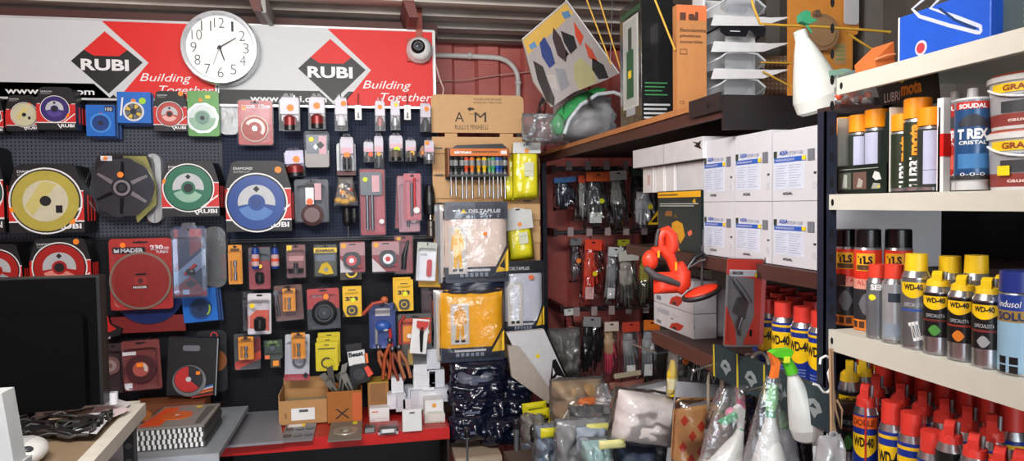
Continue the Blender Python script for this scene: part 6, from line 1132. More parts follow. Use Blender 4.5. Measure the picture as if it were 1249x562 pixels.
# ------------------------------------------------------------------ cans
def wtop(c, amp, v0): return lambda u: v0 + amp * math.sin(PI * u)
BL, WY, WRD = M('16308c', .3, coat=.3), M('f3c515', .35), M('d8281c', .35)
def can(label, px, x, zs_, r, h, kind, name='spray_can', cat='spray can', group=None, spin=0., py=400):
    P = AX(px, py, x); P = Vector((x, P.y, zs_)); t = T(name, label, cat, loc=P, group=group, rz=math.atan2(-P.x, P.y) + spin); mtl = M('b4b6ba', .25, .9)
    A = math.radians
    if kind == 'wd':
        hb = h * .80; t['can_body'].lathe([(0, 0), (r, 0), (r, hb * .04), (r, hb * .92), (r * .82, hb), (0, hb)], mat=None, mats=[mtl, mtl, BL, mtl, mtl], n=24)
        t['can_body'].wrap(r * 1.004, A(-62), A(62), lambda u: hb * (.76), lambda u: hb * (.46 - .12 * math.sin(PI * u)), WY); t['can_body'].wrap(r * 1.006, A(-64), A(64), lambda u: hb * .88, lambda u: hb * .84, WRD if False else M('e8b818'))
        t['can_body'].text('WD-40', -r * .93, r * .93, hb * .54, hb * .70, 0, BLACK, bold=.04, wrapR=r * 1.022)
        for k in range(4): t['can_body'].text('lubrica y protege', -r * .6, r * .6, hb * (.23 - .05 * k), hb * (.26 - .05 * k), 0, M('c8d0e8'), wrapR=r * 1.015)
        t['cap'].lathe([(r * .80, hb * 1.0), (r * .78, h), (0, h)], mat=M('d83a30', .4), n=20); t['cap'].lathe([(r * .82, hb * .99), (r * .80, hb * 1.01)], mat=M('b8281c', .4), n=20)
    elif kind == 'wdstraw':
        hb = h * .80; t['can_body'].lathe([(0, 0), (r, 0), (r, hb * .03), (r, hb * .92), (r * .8, hb), (0, hb)], mats=[mtl, mtl, BL, mtl, mtl], n=24); t['can_body'].wrap(r * 1.004, A(-70), A(70), lambda u: hb * .9, lambda u: hb * .77, M('e8641c')); t['can_body'].text('DOBLE', -r * .9, r * .9, hb * .80, hb * .87, 0, M('7a2a10'), bold=.03, wrapR=r * 1.02)
        t['can_body'].wrap(r * 1.004, A(-64), A(64), lambda u: hb * .70, lambda u: hb * (.54 - .1 * math.sin(PI * u)), WY); t['can_body'].text('WD-40', -r * .85, r * .85, hb * .56, hb * .67, 0, BLACK, bold=.04, wrapR=r * 1.022)
        t['can_body'].wrap(r * 1.006, A(-28), A(28), lambda u: hb * (.29 + .10 * math.sin(PI * u)), lambda u: hb * (.29 - .09 * math.sin(PI * u)), M('d8801c'))
        smart(t, r, hb, h, M('d83a30', .4)); t['straw'].tube([(r * .2, -r * 1.02, hb * .3), (r * .2, -r * 1.04, hb * 1.05)], .0016, M('c8281c'), 6)
    elif kind[:4] == 'spec':
        hb = h * .82; c = {'specA': '7b7d80', 'specB': '2c2e30', 'specC': '2e2e30', 'specD': '2e2c2e'}[kind]; body = M(c, .3, .6)
        t['can_body'].lathe([(0, 0), (r, 0), (r, hb * .03), (r, hb * .92), (r * .8, hb), (0, hb)], mats=[mtl, mtl, mtl, mtl, mtl], n=28); t['can_body'].wrap(r * 1.003, A(-80), A(75), lambda u: hb * .9, lambda u: hb * (.05 if kind == 'specA' else .26), body, 20)
        t['can_body'].wrap(r * 1.006, A(-60), A(50), lambda u: hb * .86, lambda u: hb * (.74 - .08 * math.sin(PI * u)), WY); t['can_body'].text('WD-40', -r * .72, r * .6, hb * .76, hb * .84, 0, BLACK, bold=.04, wrapR=r * 1.022)
        t['can_body'].wrap(r * 1.006, A(-70), A(60), lambda u: hb * .52, lambda u: hb * .49, M({'specA': '2a50a0', 'specB': '6a2420', 'specC': '8a2c20', 'specD': '7a2a28'}[kind])); t['can_body'].text('ESPECIALISTA', -r * .7, r * .6, hb * .55, hb * .60, 0, M('b8bcc0'), wrapR=r * 1.015)
        if kind == 'specA':
            t['can_body'].text('ZIZIZ', -r * .2, r * .5, hb * .12, hb * .36, 0, WHITE, bold=.02, wrapR=r * 1.022, rot=.3); t['cap'].lathe([(r * .78, hb), (r * .74, h), (0, h)], mat=M('f0c61c', .4), n=20)
        else:
            t['can_body'].wrap(r * 1.006, A(-30), A(20), lambda u: hb * (.36 + .08 * math.sin(PI * u)), lambda u: hb * (.36 - .08 * math.sin(PI * u)), M({'specB': '4a8c3c', 'specC': 'd8781c', 'specD': '9a9a9c'}[kind])); smart(t, r, hb, h, M('f0c61c', .4))
    elif kind == 'tls':
        hb = h * .82; t['can_body'].lathe([(0, 0), (r, 0), (r, hb * .13), (r, hb * .5), (r, hb * .62), (r, hb * .97), (r * .95, hb), (0, hb)], mats=[M('d8701c'), M('d87a2a', .4), M('2a2c30', .3), M('e8a090', .4), M('e03422', .35), mtl, mtl], n=26)
        t['can_body'].text('TLS', -r * .6, r * .5, hb * .80, hb * .90, 0, BLACK, bold=.05, wrapR=r * 1.022); t['can_body'].wrap(r * 1.006, A(-44), A(38), lambda u: hb * .93, lambda u: hb * .72, M('e8a81c')); t['can_body'].wrap(r * 1.008, A(-40), A(34), lambda u: hb * .79, lambda u: hb * .73, M('5a3c20'))
        t['can_body'].text('ALTA', -r * .7, r * .7, hb * .55, hb * .61, 0, M('c83422'), wrapR=r * 1.022)
        for k in range(4): t['can_body'].wrap(r * 1.006, A(-60 + k * 32), A(-36 + k * 32), lambda u: hb * .11, lambda u: hb * .03, M('4a2c1c'), 4)
        t['can_body'].wrap(r * 1.006, A(-30), A(34), lambda u: hb * (.32 + .13 * math.sin(PI * u)), lambda u: hb * (.32 - .13 * math.sin(PI * u)), M('6a6c74')); t['cap'].lathe([(r * .96, hb), (r * .94, h * .99), (r * .85, h), (0, h)], mat=M('0d0d10', .25), n=24)
    elif kind in ('sen', 'senw'):
        hb = h * .82; t['can_body'].lathe([(0, 0), (r, 0), (r, hb * .05), (r, hb * .92), (r * .8, hb), (0, hb)], mats=[mtl, mtl, M('7d8288' if kind == 'sen' else 'b4bac0', .3, .5), mtl, mtl], n=24); t['cap'].lathe([(r * .84, hb), (r * .8, h), (0, h)], mat=M('e0402c', .4), n=20)
        if kind == 'sen': t['can_body'].text('SEN', -r * .5, r * .9, hb * .80, hb * .90, 0, WHITE, bold=.05, wrapR=r * 1.02); t['can_body'].wrap(r * 1.01, A(-40), A(0), lambda u: hb * (.70 + .03 * math.sin(PI * u)), lambda u: hb * (.66 - .03 * math.sin(PI * u)), M('e8e01c'))
        else: t['can_body'].wrap(r * 1.006, A(-20), A(40), lambda u: hb * .78, lambda u: hb * .64, M('2a3440')); t['can_body'].wrap(r * 1.006, A(-50), A(60), lambda u: hb * .3, lambda u: hb * .1, M('8a96a4'))
    elif kind == 'blue':
        hb = h * .80; t['can_body'].lathe([(0, 0), (r, 0), (r, hb * .03), (r, hb * .78), (r, hb * .97), (r * .9, hb), (0, hb)], mats=[mtl, mtl, M('8fb4cc', .35), M('1c3a8c', .35), mtl, mtl], n=30); t['can_body'].wrap(r * 1.004, A(-70), A(70), lambda u: hb * .78, lambda u: hb * .64, M('9a7a34')); t['can_body'].text('SOLUP', -r * .95, r * .9, hb * .66, hb * .76, 0, M('1c2c5c'), bold=.04, wrapR=r * 1.02)
        for k in range(4): t['can_body'].wrap(r * 1.006, A(-48 + 34 * (k % 2)), A(-24 + 34 * (k % 2)), lambda u: hb * (.22 - .11 * (k // 2)), lambda u: hb * (.13 - .11 * (k // 2)), BLACK, 5)
        t['can_body'].text('Indusol', -r * .9, r * .3, hb * .82, hb * .9, 0, WHITE, shear=.2, wrapR=r * 1.02); t['cap'].lathe([(r * .97, hb), (r * .94, h), (0, h)], mat=M('1c2f7c', .35), n=26)
    elif kind in ('lub', 'lubw'):
        hb = h * .78; t['can_body'].lathe([(0, 0), (r, 0), (r, hb * .05), (r, hb * .95), (r * .9, hb), (0, hb)], mats=[mtl, mtl, M('22301f' if kind == 'lub' else '2c3430', .35), mtl, mtl], n=24)
        if kind == 'lub': vtext(t['can_body'], 'LUBRI', r, hb * .06, hb * .46, WHITE); vtext(t['can_body'], 'mota', r, hb * .49, hb * .92, M('f09a14'))
        else: t['can_body'].wrap(r * 1.005, A(-42), A(30), lambda u: hb * .92, lambda u: hb * .1, M('b8bcd8', .4)); t['can_body'].wrap(r * 1.008, A(-42), A(30), lambda u: hb * .32, lambda u: hb * .31, M('5a5c70'))
        t['cap'].lathe([(r * 1.0, hb), (r * .98, h * .99), (r * .9, h), (0, h)], mat=M('f5950f', .35), n=24)
    elif kind == 'redtrig':
        hb = h * .82; t['can_body'].lathe([(0, 0), (r, 0), (r, hb * .92), (r * .8, hb), (0, hb)], mats=[mtl, M('2a2c2c', .3, .5), mtl, mtl], n=24); t['can_body'].wrap(r * 1.005, A(-50), A(50), lambda u: hb * .8, lambda u: hb * .55, WY); smart(t, r, hb, h, M('d83a30', .4))
    t.done(); return t
def vtext(m, s, r, z0, z1, mat):
    """lettering running up a can"""
    v, f = textmesh(s, .05, 0); a = min(p[0] for p in v); b_ = max(p[0] for p in v); c = min(p[1] for p in v); d = max(p[1] for p in v); out = []
    for p in v:
        z = z0 + (p[0] - a) / (b_ - a) * (z1 - z0); g = ((p[1] - c) / (d - c) - .5) * -.7 - .1; out.append((r * 1.035 * math.sin(g), -r * 1.035 * math.cos(g), z))
    m.add(out, f, mat)
def smart(t, r, hb, h, mat):
    """flip-up nozzle cap"""
    t['cap'].lathe([(r * .8, hb), (r * .74, hb + (h - hb) * .35), (r * .5, hb + (h - hb) * .5), (0, hb + (h - hb) * .5)], mat=mat, n=18); z = hb + (h - hb) * .3
    X = t['cap'].X; t['cap'].X = Matrix(((0, 1, 0, 0), (1, 0, 0, 0), (0, 0, 1, 0), (0, 0, 0, 1))); t['cap'].prism([(-r * .7, z), (-r * .75, z + (h - hb) * .5), (-r * .3, h), (r * .2, h), (r * .6, z + (h - hb) * .2), (r * .6, z)], -r * .32, r * .32, mat); t['cap'].X = X
    t['nozzle_lever'].tube([(r * .45, -r * .3, hb + .002), (r * .5, -r * .1, h * .99)], r * .14, M('8a8c90', .4, .4), 8)
# bay 1 cans (shelf 3)
hc = AX(985, 376, .86).z - z3
spots = [(937, .86, 'blue and yellow can just right of the hanging red blister'), (957, .86, 'second blue and yellow can from the hanging red blister'), (980, .86, 'blue and yellow can with yellow price mark, third in the front row'), (1003, .86, 'blue and yellow can nearest the navy post')]
zc3 = z3 + .002; rc = .0245
for i, (px, x, lb) in enumerate(spots): can(lb, px - (0, 1, 0, 1)[i], x, zc3, rc, hc, 'wd', spin=(-.5, -.45, -.4, -.35)[i], group='red capped blue and yellow cans on the lower dark shelf')
bk = [(931, .935), (950, .935), (969, .935), (992, .93), (925, 1.01), (943, 1.01), (961, 1.01), (983, 1.005), (1003, .995)]
can0 = None; hcb = hc
bl = ['red capped can behind the blister edge, second row', 'second row red capped can between the first and second front cans', 'second row red capped can behind the third front can', 'second row red capped can behind the can by the post', 'red capped can in the back row nearest the blister', 'back row red capped can, second from the blister', 'back row red capped can in the middle', 'back row red capped can behind the third front can', 'back row red capped can beside the navy post']
for i, (px, x) in enumerate(bk): can(bl[i], px, x, zc3, rc, hc, 'wd', group='red capped blue and yellow cans on the lower dark shelf')
# cartons with can logo on the back of the shelf, and the trays in front
t = T('carton_tray', 'dark blue carton with yellow diamonds standing behind the red capped cans', 'box', loc=(1.13, AX(1010, 380, 1.13).y, zc3)); ln = AX(925, 380, 1.13).y - AX(1010, 380, 1.13).y; t.W, t.D, t.H = .1, ln, hc * 1.32; t['box'].box(0, .1, 0, ln, 0, t.H, M('1a2636', .5)); 
for a in (.12, .42, .75): sidepoly(t, 'print', [(a, .86), (a + .1, .97), (a + .22, .86), (a + .1, .76)], M('8a7a2a')); sidepoly(t, 'print', [(a + .02, .86), (a + .1, .95), (a + .2, .86), (a + .1, .78)], M('1a2636'), .0012)
t.done()
TR = M('22343a', .5); yA, yBn = AX(868, 430, .775).y, AX(1011, 460, .775).y
for i in range(4):
    ya, yb_ = yA + (yBn - yA) * i / 4, yA + (yBn - yA) * (i + 1) / 4; zt_ = z3 + .034
    t = T('display_tray', ['first dark green display tray with pale picture, under the hanging red blister', 'second dark green display tray from the hanging blister', 'third dark green tray under the blue cans', 'dark green tray with bird like pale picture nearest the post'][i], 'display tray', loc=(.779, yb_, z3 - .035), group='dark green trays along the lower shelf edge')
    t.W, t.D, t.H = .012, ya - yb_ - .001, .075; t['box'].box(0, .010, 0, t.D, 0, t.H, TR); sidepoly(t, 'print', [(.0, 0), (.0, 1), (.04, 1), (.07, .0)], M('c8b428')); sidepoly(t, 'print', [(.32, .42), (.42, .62), (.56, .68), (.7, .6), (.78, .42), (.66, .34), (.58, .2), (.46, .34)], M('8a9496')); sidepoly(t, 'print', [(.44, .44), (.54, .56), (.64, .46)], TR, .0014); t.done()

# bay 2, middle shelf
sB = zBs + .001
def bay2x(px, x, py=240): return AX(px, py, x).y
# open display box 1
x = .83; ya, yb_ = bay2x(1021, x), bay2x(1083, x); t = T('display_box', 'dark open display box of orange capped cans with pictures on its front', 'display box', loc=(x, yb_, sB)); t.W, t.D, t.H = .085, ya - yb_, AX(1050, 137, x).z - sB; DG = M('122019', .4)
t['box'].box(0, .003, 0, t.D, 0, t.H * .36, DG); t['box'].box(0, t.W, 0, .003, 0, t.H * .95, DG); t['box'].box(0, t.W, t.D - .003, t.D, 0, t.H * .98, M('a8a8a0')); t['box'].box(t.W - .003, t.W, 0, t.D, 0, t.H, M('b8b6b0')); t['box'].box(0, t.W, 0, t.D, 0, .002, DG)
sidepoly(t, 'box', [(.9, .36), (1, .36), (1, .95), (.96, .95)], DG)
side(t, 'picture', .04, .30, .06, .27, M('5c6058')); side(t, 'picture', .34, .60, .06, .27, M('6a5048')); sidepoly(t, 'picture', [(.12, .08), (.16, .25), (.22, .24), (.22, .08)], M('b0b4ac'), .0014); sidepoly(t, 'picture', [(.42, .08), (.46, .2), (.54, .16), (.52, .08)], M('a8a498'), .0014); sidepoly(t, 'picture', [(.72, .2), (.76, .27), (.84, .25), (.88, .17), (.78, .16)], M('d8d8d4')); sidepoly(t, 'picture', [(.70, .06), (.74, .13), (.86, .12), (.86, .06)], M('9a9c94')); sidepoly(t, 'picture', [(.82, .07), (.84, .1), (.87, .08)], M('e8d020'), .0014)
side(t, 'box', .04, .82, .305, .315, M('9aa098')); t.done()
Hcan = AX(1050, 139, .855).z - sB - .004
for i, (px, k, lb) in enumerate(((1031, 'lub', 'orange capped can with black and yellow lettering at the left in the display box'), (1050, 'lubw', 'orange capped can with white label panel in the middle of the display box'), (1070, 'lubw', 'orange capped can at the right side of the display box'))): can(lb, px, .862, sB + .003, .0205, Hcan * (1, 1.0, 1.03)[i], k, spin=(.5, .1, -.5)[i], py=200)
# display box 2 with header
ya, yb_ = bay2x(1084, x), bay2x(1146, x); t = T('display_box', 'taller display box with dark slanted white and orange lettered header', 'display box', loc=(x, yb_, sB)); t.W, t.D, t.H = .1, ya - yb_, AX(1090, 130, x).z - sB
t['box'].box(0, .003, 0, t.D * .04, 0, t.H * .7, DG); t['box'].box(0.0, t.W, t.D - .003, t.D, 0, t.H, M('c9c8be', .5)); t['box'].box(0, t.W, 0, .003, 0, t.H * .9, M('c8c6be')); t['box'].box(t.W - .003, t.W, 0, t.D, 0, t.H, DG); t['box'].box(0, t.W, 0, t.D, 0, .002, DG)
xh = x + .06; yh0, yh1 = AX(1068, 110, xh).y, AX(1141, 110, xh).y; zh0, zh1 = AX(1100, 132, xh).z, AX(1100, 84, xh).z
t['header'].X = Matrix.Translation((.06, yh0 - yb_, zh0 - sB)) @ Matrix.Rotation(-PI / 2, 4, 'Z'); Lh = yh0 - yh1; Hh = zh1 - zh0
t['header'].prism([(.02, 0), (Lh + .008, -.002), (Lh, Hh * 1.04), (0, Hh * .72)], 0, .003, DG); t['header'].text('LUBRI', Lh * .17, Lh * .44, Hh * .22, Hh * .46, -.001, WHITE, rot=.0, bold=.01); t['header'].text('mota', Lh * .46, Lh * .80, Hh * .30, Hh * .62, -.001, M('f09a14'), bold=.05); t['header'].ring(Lh * .47, Hh * .72, 0, .005, -.0012, 0, M('e8e020'), 12); t['header'].box(Lh * .3, Lh * .82, -.0008, 0, Hh * .16, Hh * .2, M('3a5038')); t['header'].box(.02, .04, 0, .003, -.06, .01, DG); t.done()
for i, (px, xx, k, hh, lb) in enumerate(((1103, .85, 'lub', .90, 'shorter dark can with vertical lettering, left in the taller box'), (1119, .853, 'lub', 1.06, 'tall dark can with vertical lettering and orange cap in the taller box'), (1137, .85, 'lubw', .92, 'orange capped can with pale lilac label beside the sealant tubes'))): can(lb, px, xx, sB + .003, .0205, Hcan * hh, k, spin=(.1, -.1, .1)[i], py=200)
# sealant tubes
def tube_(label, px, xx, r, col, dark, word2, tp):
    P = AX(px, 200, xx); t = T('sealant_tube', label, 'sealant tube', loc=(xx, P.y, sB), rz=math.atan2(-xx, P.y)); h = AX(px, tp, xx).z - sB; C = M(col, .3, .1, coat=.3)
    t['tube_body'].lathe([(0, .002), (r * .9, .002), (r * .9, h * .1), (r, h * .11), (r, h * .16), (r, h * .80), (r * 1.0, h * .88), (r * .95, h * .9), (0, h * .9)], mats=[GREY, LGREY, LGREY, M('2a2a2e'), C, M('8c9298', .3, .4), LGREY, LGREY], n=26)
    t['tube_body'].wrap(r * 1.004, math.radians(-60), math.radians(60), lambda u: h * .86, lambda u: h * .79, M('c02820')); t['tube_body'].text('SOUDAL', -r * .8, r * .8, h * .795, h * .84, 0, WHITE, bold=.04, wrapR=r * 1.02); t['tube_body'].text('T REX', -r * .9, r * .9, h * .50, h * .60, 0, WHITE, bold=.05, wrapR=r * 1.02); t['tube_body'].text(word2, -r * .8, r * .8, h * .45, h * .485, 0, WHITE, bold=.03, wrapR=r * 1.02)
    t['tube_body'].wrap(r * 1.005, math.radians(-50), math.radians(50), lambda u: h * (.66 + .08 * math.sin(PI * u)), lambda u: h * .62, M('2a3038')); t['tube_body'].wrap(r * 1.005, math.radians(-50), math.radians(60), lambda u: h * .36, lambda u: h * .22, M(dark)); t['tube_body'].text('0-0-0', -r * .7, r * .7, h * .15, h * .18, 0, WHITE, wrapR=r * 1.02)
    t['nozzle'].lathe([(r * .35, h * .9), (r * .3, h), (0, h)], mat=M('a8a8a8', .4), n=12); t.done()
tube_('red sealant tube standing behind the blue one', 1165, .862, .0225, 'c02a24', 'e05a48', 'POWER', 112); tube_('blue sealant tube in front of the red one', 1186, .838, .0225, '1c4c7c', '3a78b0', 'CRISTAL', 108)
yc = bay2x(1150, .83); t = T('divider_card', 'white card with red foot standing left of the sealant tubes', 'card', loc=(.83, yc, sB)); h = AX(1150, 119, .83).z - sB; t['card'].box(0, .012, 0, .012, 0, h, WHITE); t['card_print'].box(-.0006, .0126, -.0006, .006, h * .38, h * .62, RED); t.done()
# buckets
def bucket(label, zb, pt, r=.052, px=1262):
    P = AX(px, 200, .88); zt_ = AX(1215, pt, .83).z; h = zt_ - zb; t = T('paint_bucket', label, 'bucket', loc=(.88, P.y, zb), rz=math.atan2(-.88, P.y)); Wm = M('d4d4d2', .4)
    t['pail'].lathe([(0, 0), (r * .93, 0), (r * .95, h * .06), (r * .965, h * .28), (r * .985, h * .62), (r, h * .84), (r, h * .86), (0, h * .86)], mats=[Wm, Wm, M('8a3a34', .45), M('9c9da0', .45), M('e8c21c', .45) if False else M('b8babc', .45), Wm, Wm], n=40)
    t['pail'].wrap(r * 1.012, -1.1, 1.3, lambda u: h * .82, lambda u: h * .66, M('e9c41c', .45), 24); t['pail'].text('GRATIS', -r * .75, r * .15, h * .685, h * .79, 0, M('8a3a10'), bold=.04, wrapR=r * 1.022); t['pail'].text('AQUABLOCK', -r * .6, r * .4, h * .54, h * .61, 0, M('2a5a8c'), bold=.03, wrapR=r * 1.02); t['pail'].wrap(r * .995, -.8, .1, lambda u: h * .5, lambda u: h * .3, M('34363a'), 16); t['pail'].text('caucho', -r * .6, r * .1, h * .13, h * .2, 0, M('e0c8c0'), bold=.03, wrapR=r * .99)
    t['pail'].wrap(r * 1.0, .12, 1.0, lambda u: h * .5, lambda u: h * .32, M('6a6e74'), 12)
    t['lid'].lathe([(r * 1.0, h * .85), (r * 1.06, h * .86), (r * 1.06, h * .95), (r * .98, h * .97)], mat=Wm, n=40); t['lid'].lathe([(r * .99, h * .968), (r * .97, h), (0, h)], mat=M('a8442c', .5), n=40); t['handle'].tube([(r * 1.04 * math.sin(a), -r * 1.05 * math.cos(a), h * (.78 - .22 * math.cos((a + .1) * 1.2))) for a in [-1.3 + .26 * k for k in range(11)]], .0018, WHITE, 6)
    return t
t1 = bucket('lower white bucket with yellow band and red brown foot', sB, 160); k = t1.L.z; t1.p['price_sticker'] = MB(); t1.order.append('price_sticker'); t1['price_sticker'].wrap(.052 * 1.03, -.85, -.52, lambda u: .033, lambda u: .02, YELLOW, 6); t1.done()
zt_ = AX(1215, 160, .83).z; t2 = bucket('upper white bucket with GRATIS band stacked on the lower one', zt_ + .001, 92); t2.done()

# bay 2, lower shelf cans
sC = zC + .001
def top(px, py, x): return AX(px, py, x).z - sC
C = [(1033, .86, 279, .0225, 'tls', 'red can with black cap beside the navy post, lower shelf', .1), (1058, .86, 279, .0225, 'tls', 'second red can with black cap, partly behind the grey red capped can', .1), (1095, .90, 279, .0225, 'tls', 'third black capped red can behind the silver cans', .0),
     (1070, .825, 322, .017, 'sen', 'slim grey can with red cap and white letters', .1), (1090, .822, 322, .017, 'senw', 'slim pale silver can with red cap', .1), (1117, .822, 309, .0205, 'specA', 'tall grey can with yellow cap and white scribble', .1),
     (1144, .825, 330, .0200, 'specB', 'silver and black can with yellow flip nozzle and green spot', .1), (1174, .825, 335, .0190, 'specC', 'silver and black can with yellow flip nozzle and orange spot', .05), (1205, .822, 338, .0190, 'specD', 'silver and black can with yellow flip nozzle and grey spot', .05), (1243, .83, 330, .0235, 'blue', 'pale blue can with dark blue cap cut by the right edge', .05),
     (1158, .875, 312, .0200, 'specA', 'yellow capped grey can behind the green spotted can', 0), (1190, .875, 311, .0200, 'specA', 'yellow capped grey can behind the orange spotted can', 0), (1222, .875, 335, .019, 'specD', 'yellow nozzle can behind, next to the pale blue can', 0)]
for px, xx, pt, r, k, lb, sp in C: can(lb, px, xx, sC, r, top(px, pt, xx), k, spin=sp - .25, py=400)
for px, pz, lb in ((1106, 384, 'orange price sticker'),): pass
# bay 2, lowest shelf
sD = zD + .001; hD = AX(1055, 467, .845).z - sD
n = 0
D_ = [(1056, .845, 'wdstraw', 1.0, 'front can with red nozzle and orange DOBLE band beside the twine'), (1088, .845, 'wd', .93, 'front blue and yellow can, second from the post'), (1112, .845, 'wd', .90, 'front blue and yellow can with the cap just above the frame edge'), (1137, .842, 'wd', .82, 'shorter front can left of the red nozzle cans'),
      (1160, .845, 'redtrig', .96, 'silver can with wide red nozzle, left of two'), (1190, .842, 'redtrig', .93, 'silver can with wide red nozzle in the middle of the front row'), (1222, .845, 'redtrig', .90, 'silver can with wide red nozzle nearest the right edge'), (1246, .85, 'redtrig', .92, 'red nozzle can cut by the right frame edge')]
for px, xx, k, hh, lb in D_: can(lb, px, xx, sD, .0205, hD * hh, k, spin=-.2, group='cans crowding the lowest right shelf', py=520)
rows = [(.905, [1068, 1098, 1125, 1152, 1180, 1210], 1.0), (.965, [1054, 1078, 1103, 1128, 1153, 1180, 1207, 1235], 1.0), (1.03, [1060, 1084, 1108, 1132, 1158, 1184, 1210, 1237], 1.0), (1.10, [1066, 1090, 1114, 1138, 1163, 1188, 1213, 1238], 1.0)]
rn = ['row just behind the front cans', 'third row from the front', 'fourth row from the front', 'rearmost row']; on = ['first', 'second', 'third', 'fourth', 'fifth', 'sixth', 'seventh', 'eighth']
for j, (xx, pxs, hh) in enumerate(rows):
    for i, px in enumerate(pxs): can('red capped can, %s from the post in the %s' % (on[i], rn[j]), px, xx, sD, .0205, hD * (1.02 if j else 1.0), 'wdstraw' if j == 0 else 'wd', group='cans crowding the lowest right shelf', py=500)
for i, (px, lb) in enumerate(((1036, 'yellow flip nozzle can nearest the twine, behind the DOBLE can'), (1052, 'second yellow nozzle can in the shade'), (1070, 'third yellow nozzle can in the shade'))): can(lb, px, (.88, .93, .99)[i], sD, .0205, hD * 1.1, 'specB', group='yellow nozzle cans on the lowest shelf', py=480)

# bay 2, top shelf
sA = zA + .001
t = corner('printed_box', 'bright blue box with white slanted V outline and red round badge', 'box', 1097, 1208, 1260, 60, -18, .83, M('1c55c4', .4), z=sA); t.p['box'] = MB(); t['box'].box(0, t.W, 0, t.D, 0, t.H, M('1c55c4', .4))
sw = M('c4cce0', .4)
def stroke(pts, w, m, e): 
    for (a, b_), (c, d) in zip(pts, pts[1:]):
        v = Vector(((c - a) * t.D, (d - b_) * t.H)); nn = Vector((-v.y, v.x)).normalized() * w; sidepoly(t, 'print', [(a + nn.x / t.D, b_ + nn.y / t.H), (c + nn.x / t.D, d + nn.y / t.H), (c - nn.x / t.D, d - nn.y / t.H), (a - nn.x / t.D, b_ - nn.y / t.H)], m, e)
def uv(px, py): q = AX(px, py, .83); return ((t.L.y + t.D - q.y) / t.D, (q.z - t.L.z) / t.H)
V_ = [uv(*q) for q in ((1140, -12), (1113, 11), (1122, 20), (1158, 31), (1194, 40))]; V2 = [uv(*q) for q in ((1153, -8), (1135, 10), (1165, 20), (1196, 32))]
def band(pts, w, m, e):
    n = len(pts); P_ = [Vector((a * t.D, b_ * t.H)) for a, b_ in pts]; A_, B_ = [], []
    for i, p in enumerate(P_):
        d = ((P_[min(i + 1, n - 1)] - p).normalized() + (p - P_[max(i - 1, 0)]).normalized()).normalized(); q = Vector((-d.y, d.x)) * w; A_.append(p + q); B_.append(p - q)
    for i in range(n - 1): sidepoly(t, 'print', [(v.x / t.D, v.y / t.H) for v in (A_[i], A_[i + 1], B_[i + 1], B_[i])], m, e)
band(V_, .0026, sw, .0008); band(V2, .0026, sw, .0008); band([uv(1194, 41), uv(1197, 38), uv(1196, 31)], .0026, sw, .0009); band([uv(1146, 10), uv(1165, 24), uv(1190, 35)], .0018, M('16386a', .4), .0010)
X_ = t['print'].X; t['print'].X = Matrix(((0, 1, 0, 0), (-1, 0, 0, t.D), (0, 0, 1, 0), (0, 0, 0, 1))); t['print'].ring(t.D * .27, t.H * .26, 0, .0115, -.0008, 0, M('d8d0d8'), 18); t['print'].ring(t.D * .27, t.H * .26, 0, .008, -.0014, 0, M('c03a44'), 18); t['print'].X = X_
t['side_flap'].box(.0, t.W * .9, t.D, t.D + .003, 0, t.H, WHITE); t.done()
t = corner('grey_box', 'dark grey box with white lettering right of the blue box', 'box', 1211, 1290, 1330, 32, -30, .85, M('3c4a4c', .5), z=sA); sidetext(t, 'print', 'HI', .06, .16, .34, .62, WHITE, bold=.04); [side(t, 'print', .5, .9, .3 + k * .12, .34 + k * .12, M('6a7678')) for k in range(4)]; t.done()
t = T('orange_bag', 'translucent orange bag corner at the end of the top cream shelf', 'bag', (1067, 52, 1092, 84), y=AX(1078, 70, .84).y); t['bag'].prism([(t.X(1067), t.Z(73)), (t.X(1090), t.Z(50)), (t.X(1092), t.Z(84)), (t.X(1069), t.Z(84))], 0, .05, M('d8743c', .4)); t['fold'].tube([(t.X(1067), -.002, t.Z(73)), (t.X(1080), -.004, t.Z(68)), (t.X(1091), -.002, t.Z(66))], .0015, M('f8a878', .4)); t.done()

# ================================================================== ON TOP OF THE LONG SHELF
zw = zW + .001
# bagged face shield
y = 2.74
t = T('bagged_face_shield', 'clear visor with green band in a plastic bag on the long shelf', 'face shield', (648, 106, 762, 178), y=y); X, Z = t.X, t.Z; t.o.location.z += max(0, zw - (t.L.z + t.z0)) * .9
GR = M('3aa85c', .35, coat=.3)
t['green_band'].prism([(X(a), Z(b_)) for a, b_ in ((676, 166), (671, 152), (682, 134), (702, 119), (725, 109), (738, 111), (716, 126), (697, 138), (685, 152), (684, 167))], -.03, .03, GR)
t['visor'].pillow(X(684), X(758), Z(170), Z(114), .12, .09, MILK, 7, .12, 14, 14, 3); t['visor_rim'].tube([(X(a), -.05, Z(b_)) for a, b_ in ((684, 167), (690, 150), (704, 132), (724, 119), (744, 116), (758, 122))], .008, M('d0d8dc', .3))
t['bag'].pillow(X(643), X(764), Z(178), Z(108), .08, .15, BLIS, 9, .5, 18, 16, 4, top=.55); t['bag'].pillow(X(638), X(690), Z(174), Z(140), .02, .06, BAG, 12, .6, 12, 10, 4); t.done()
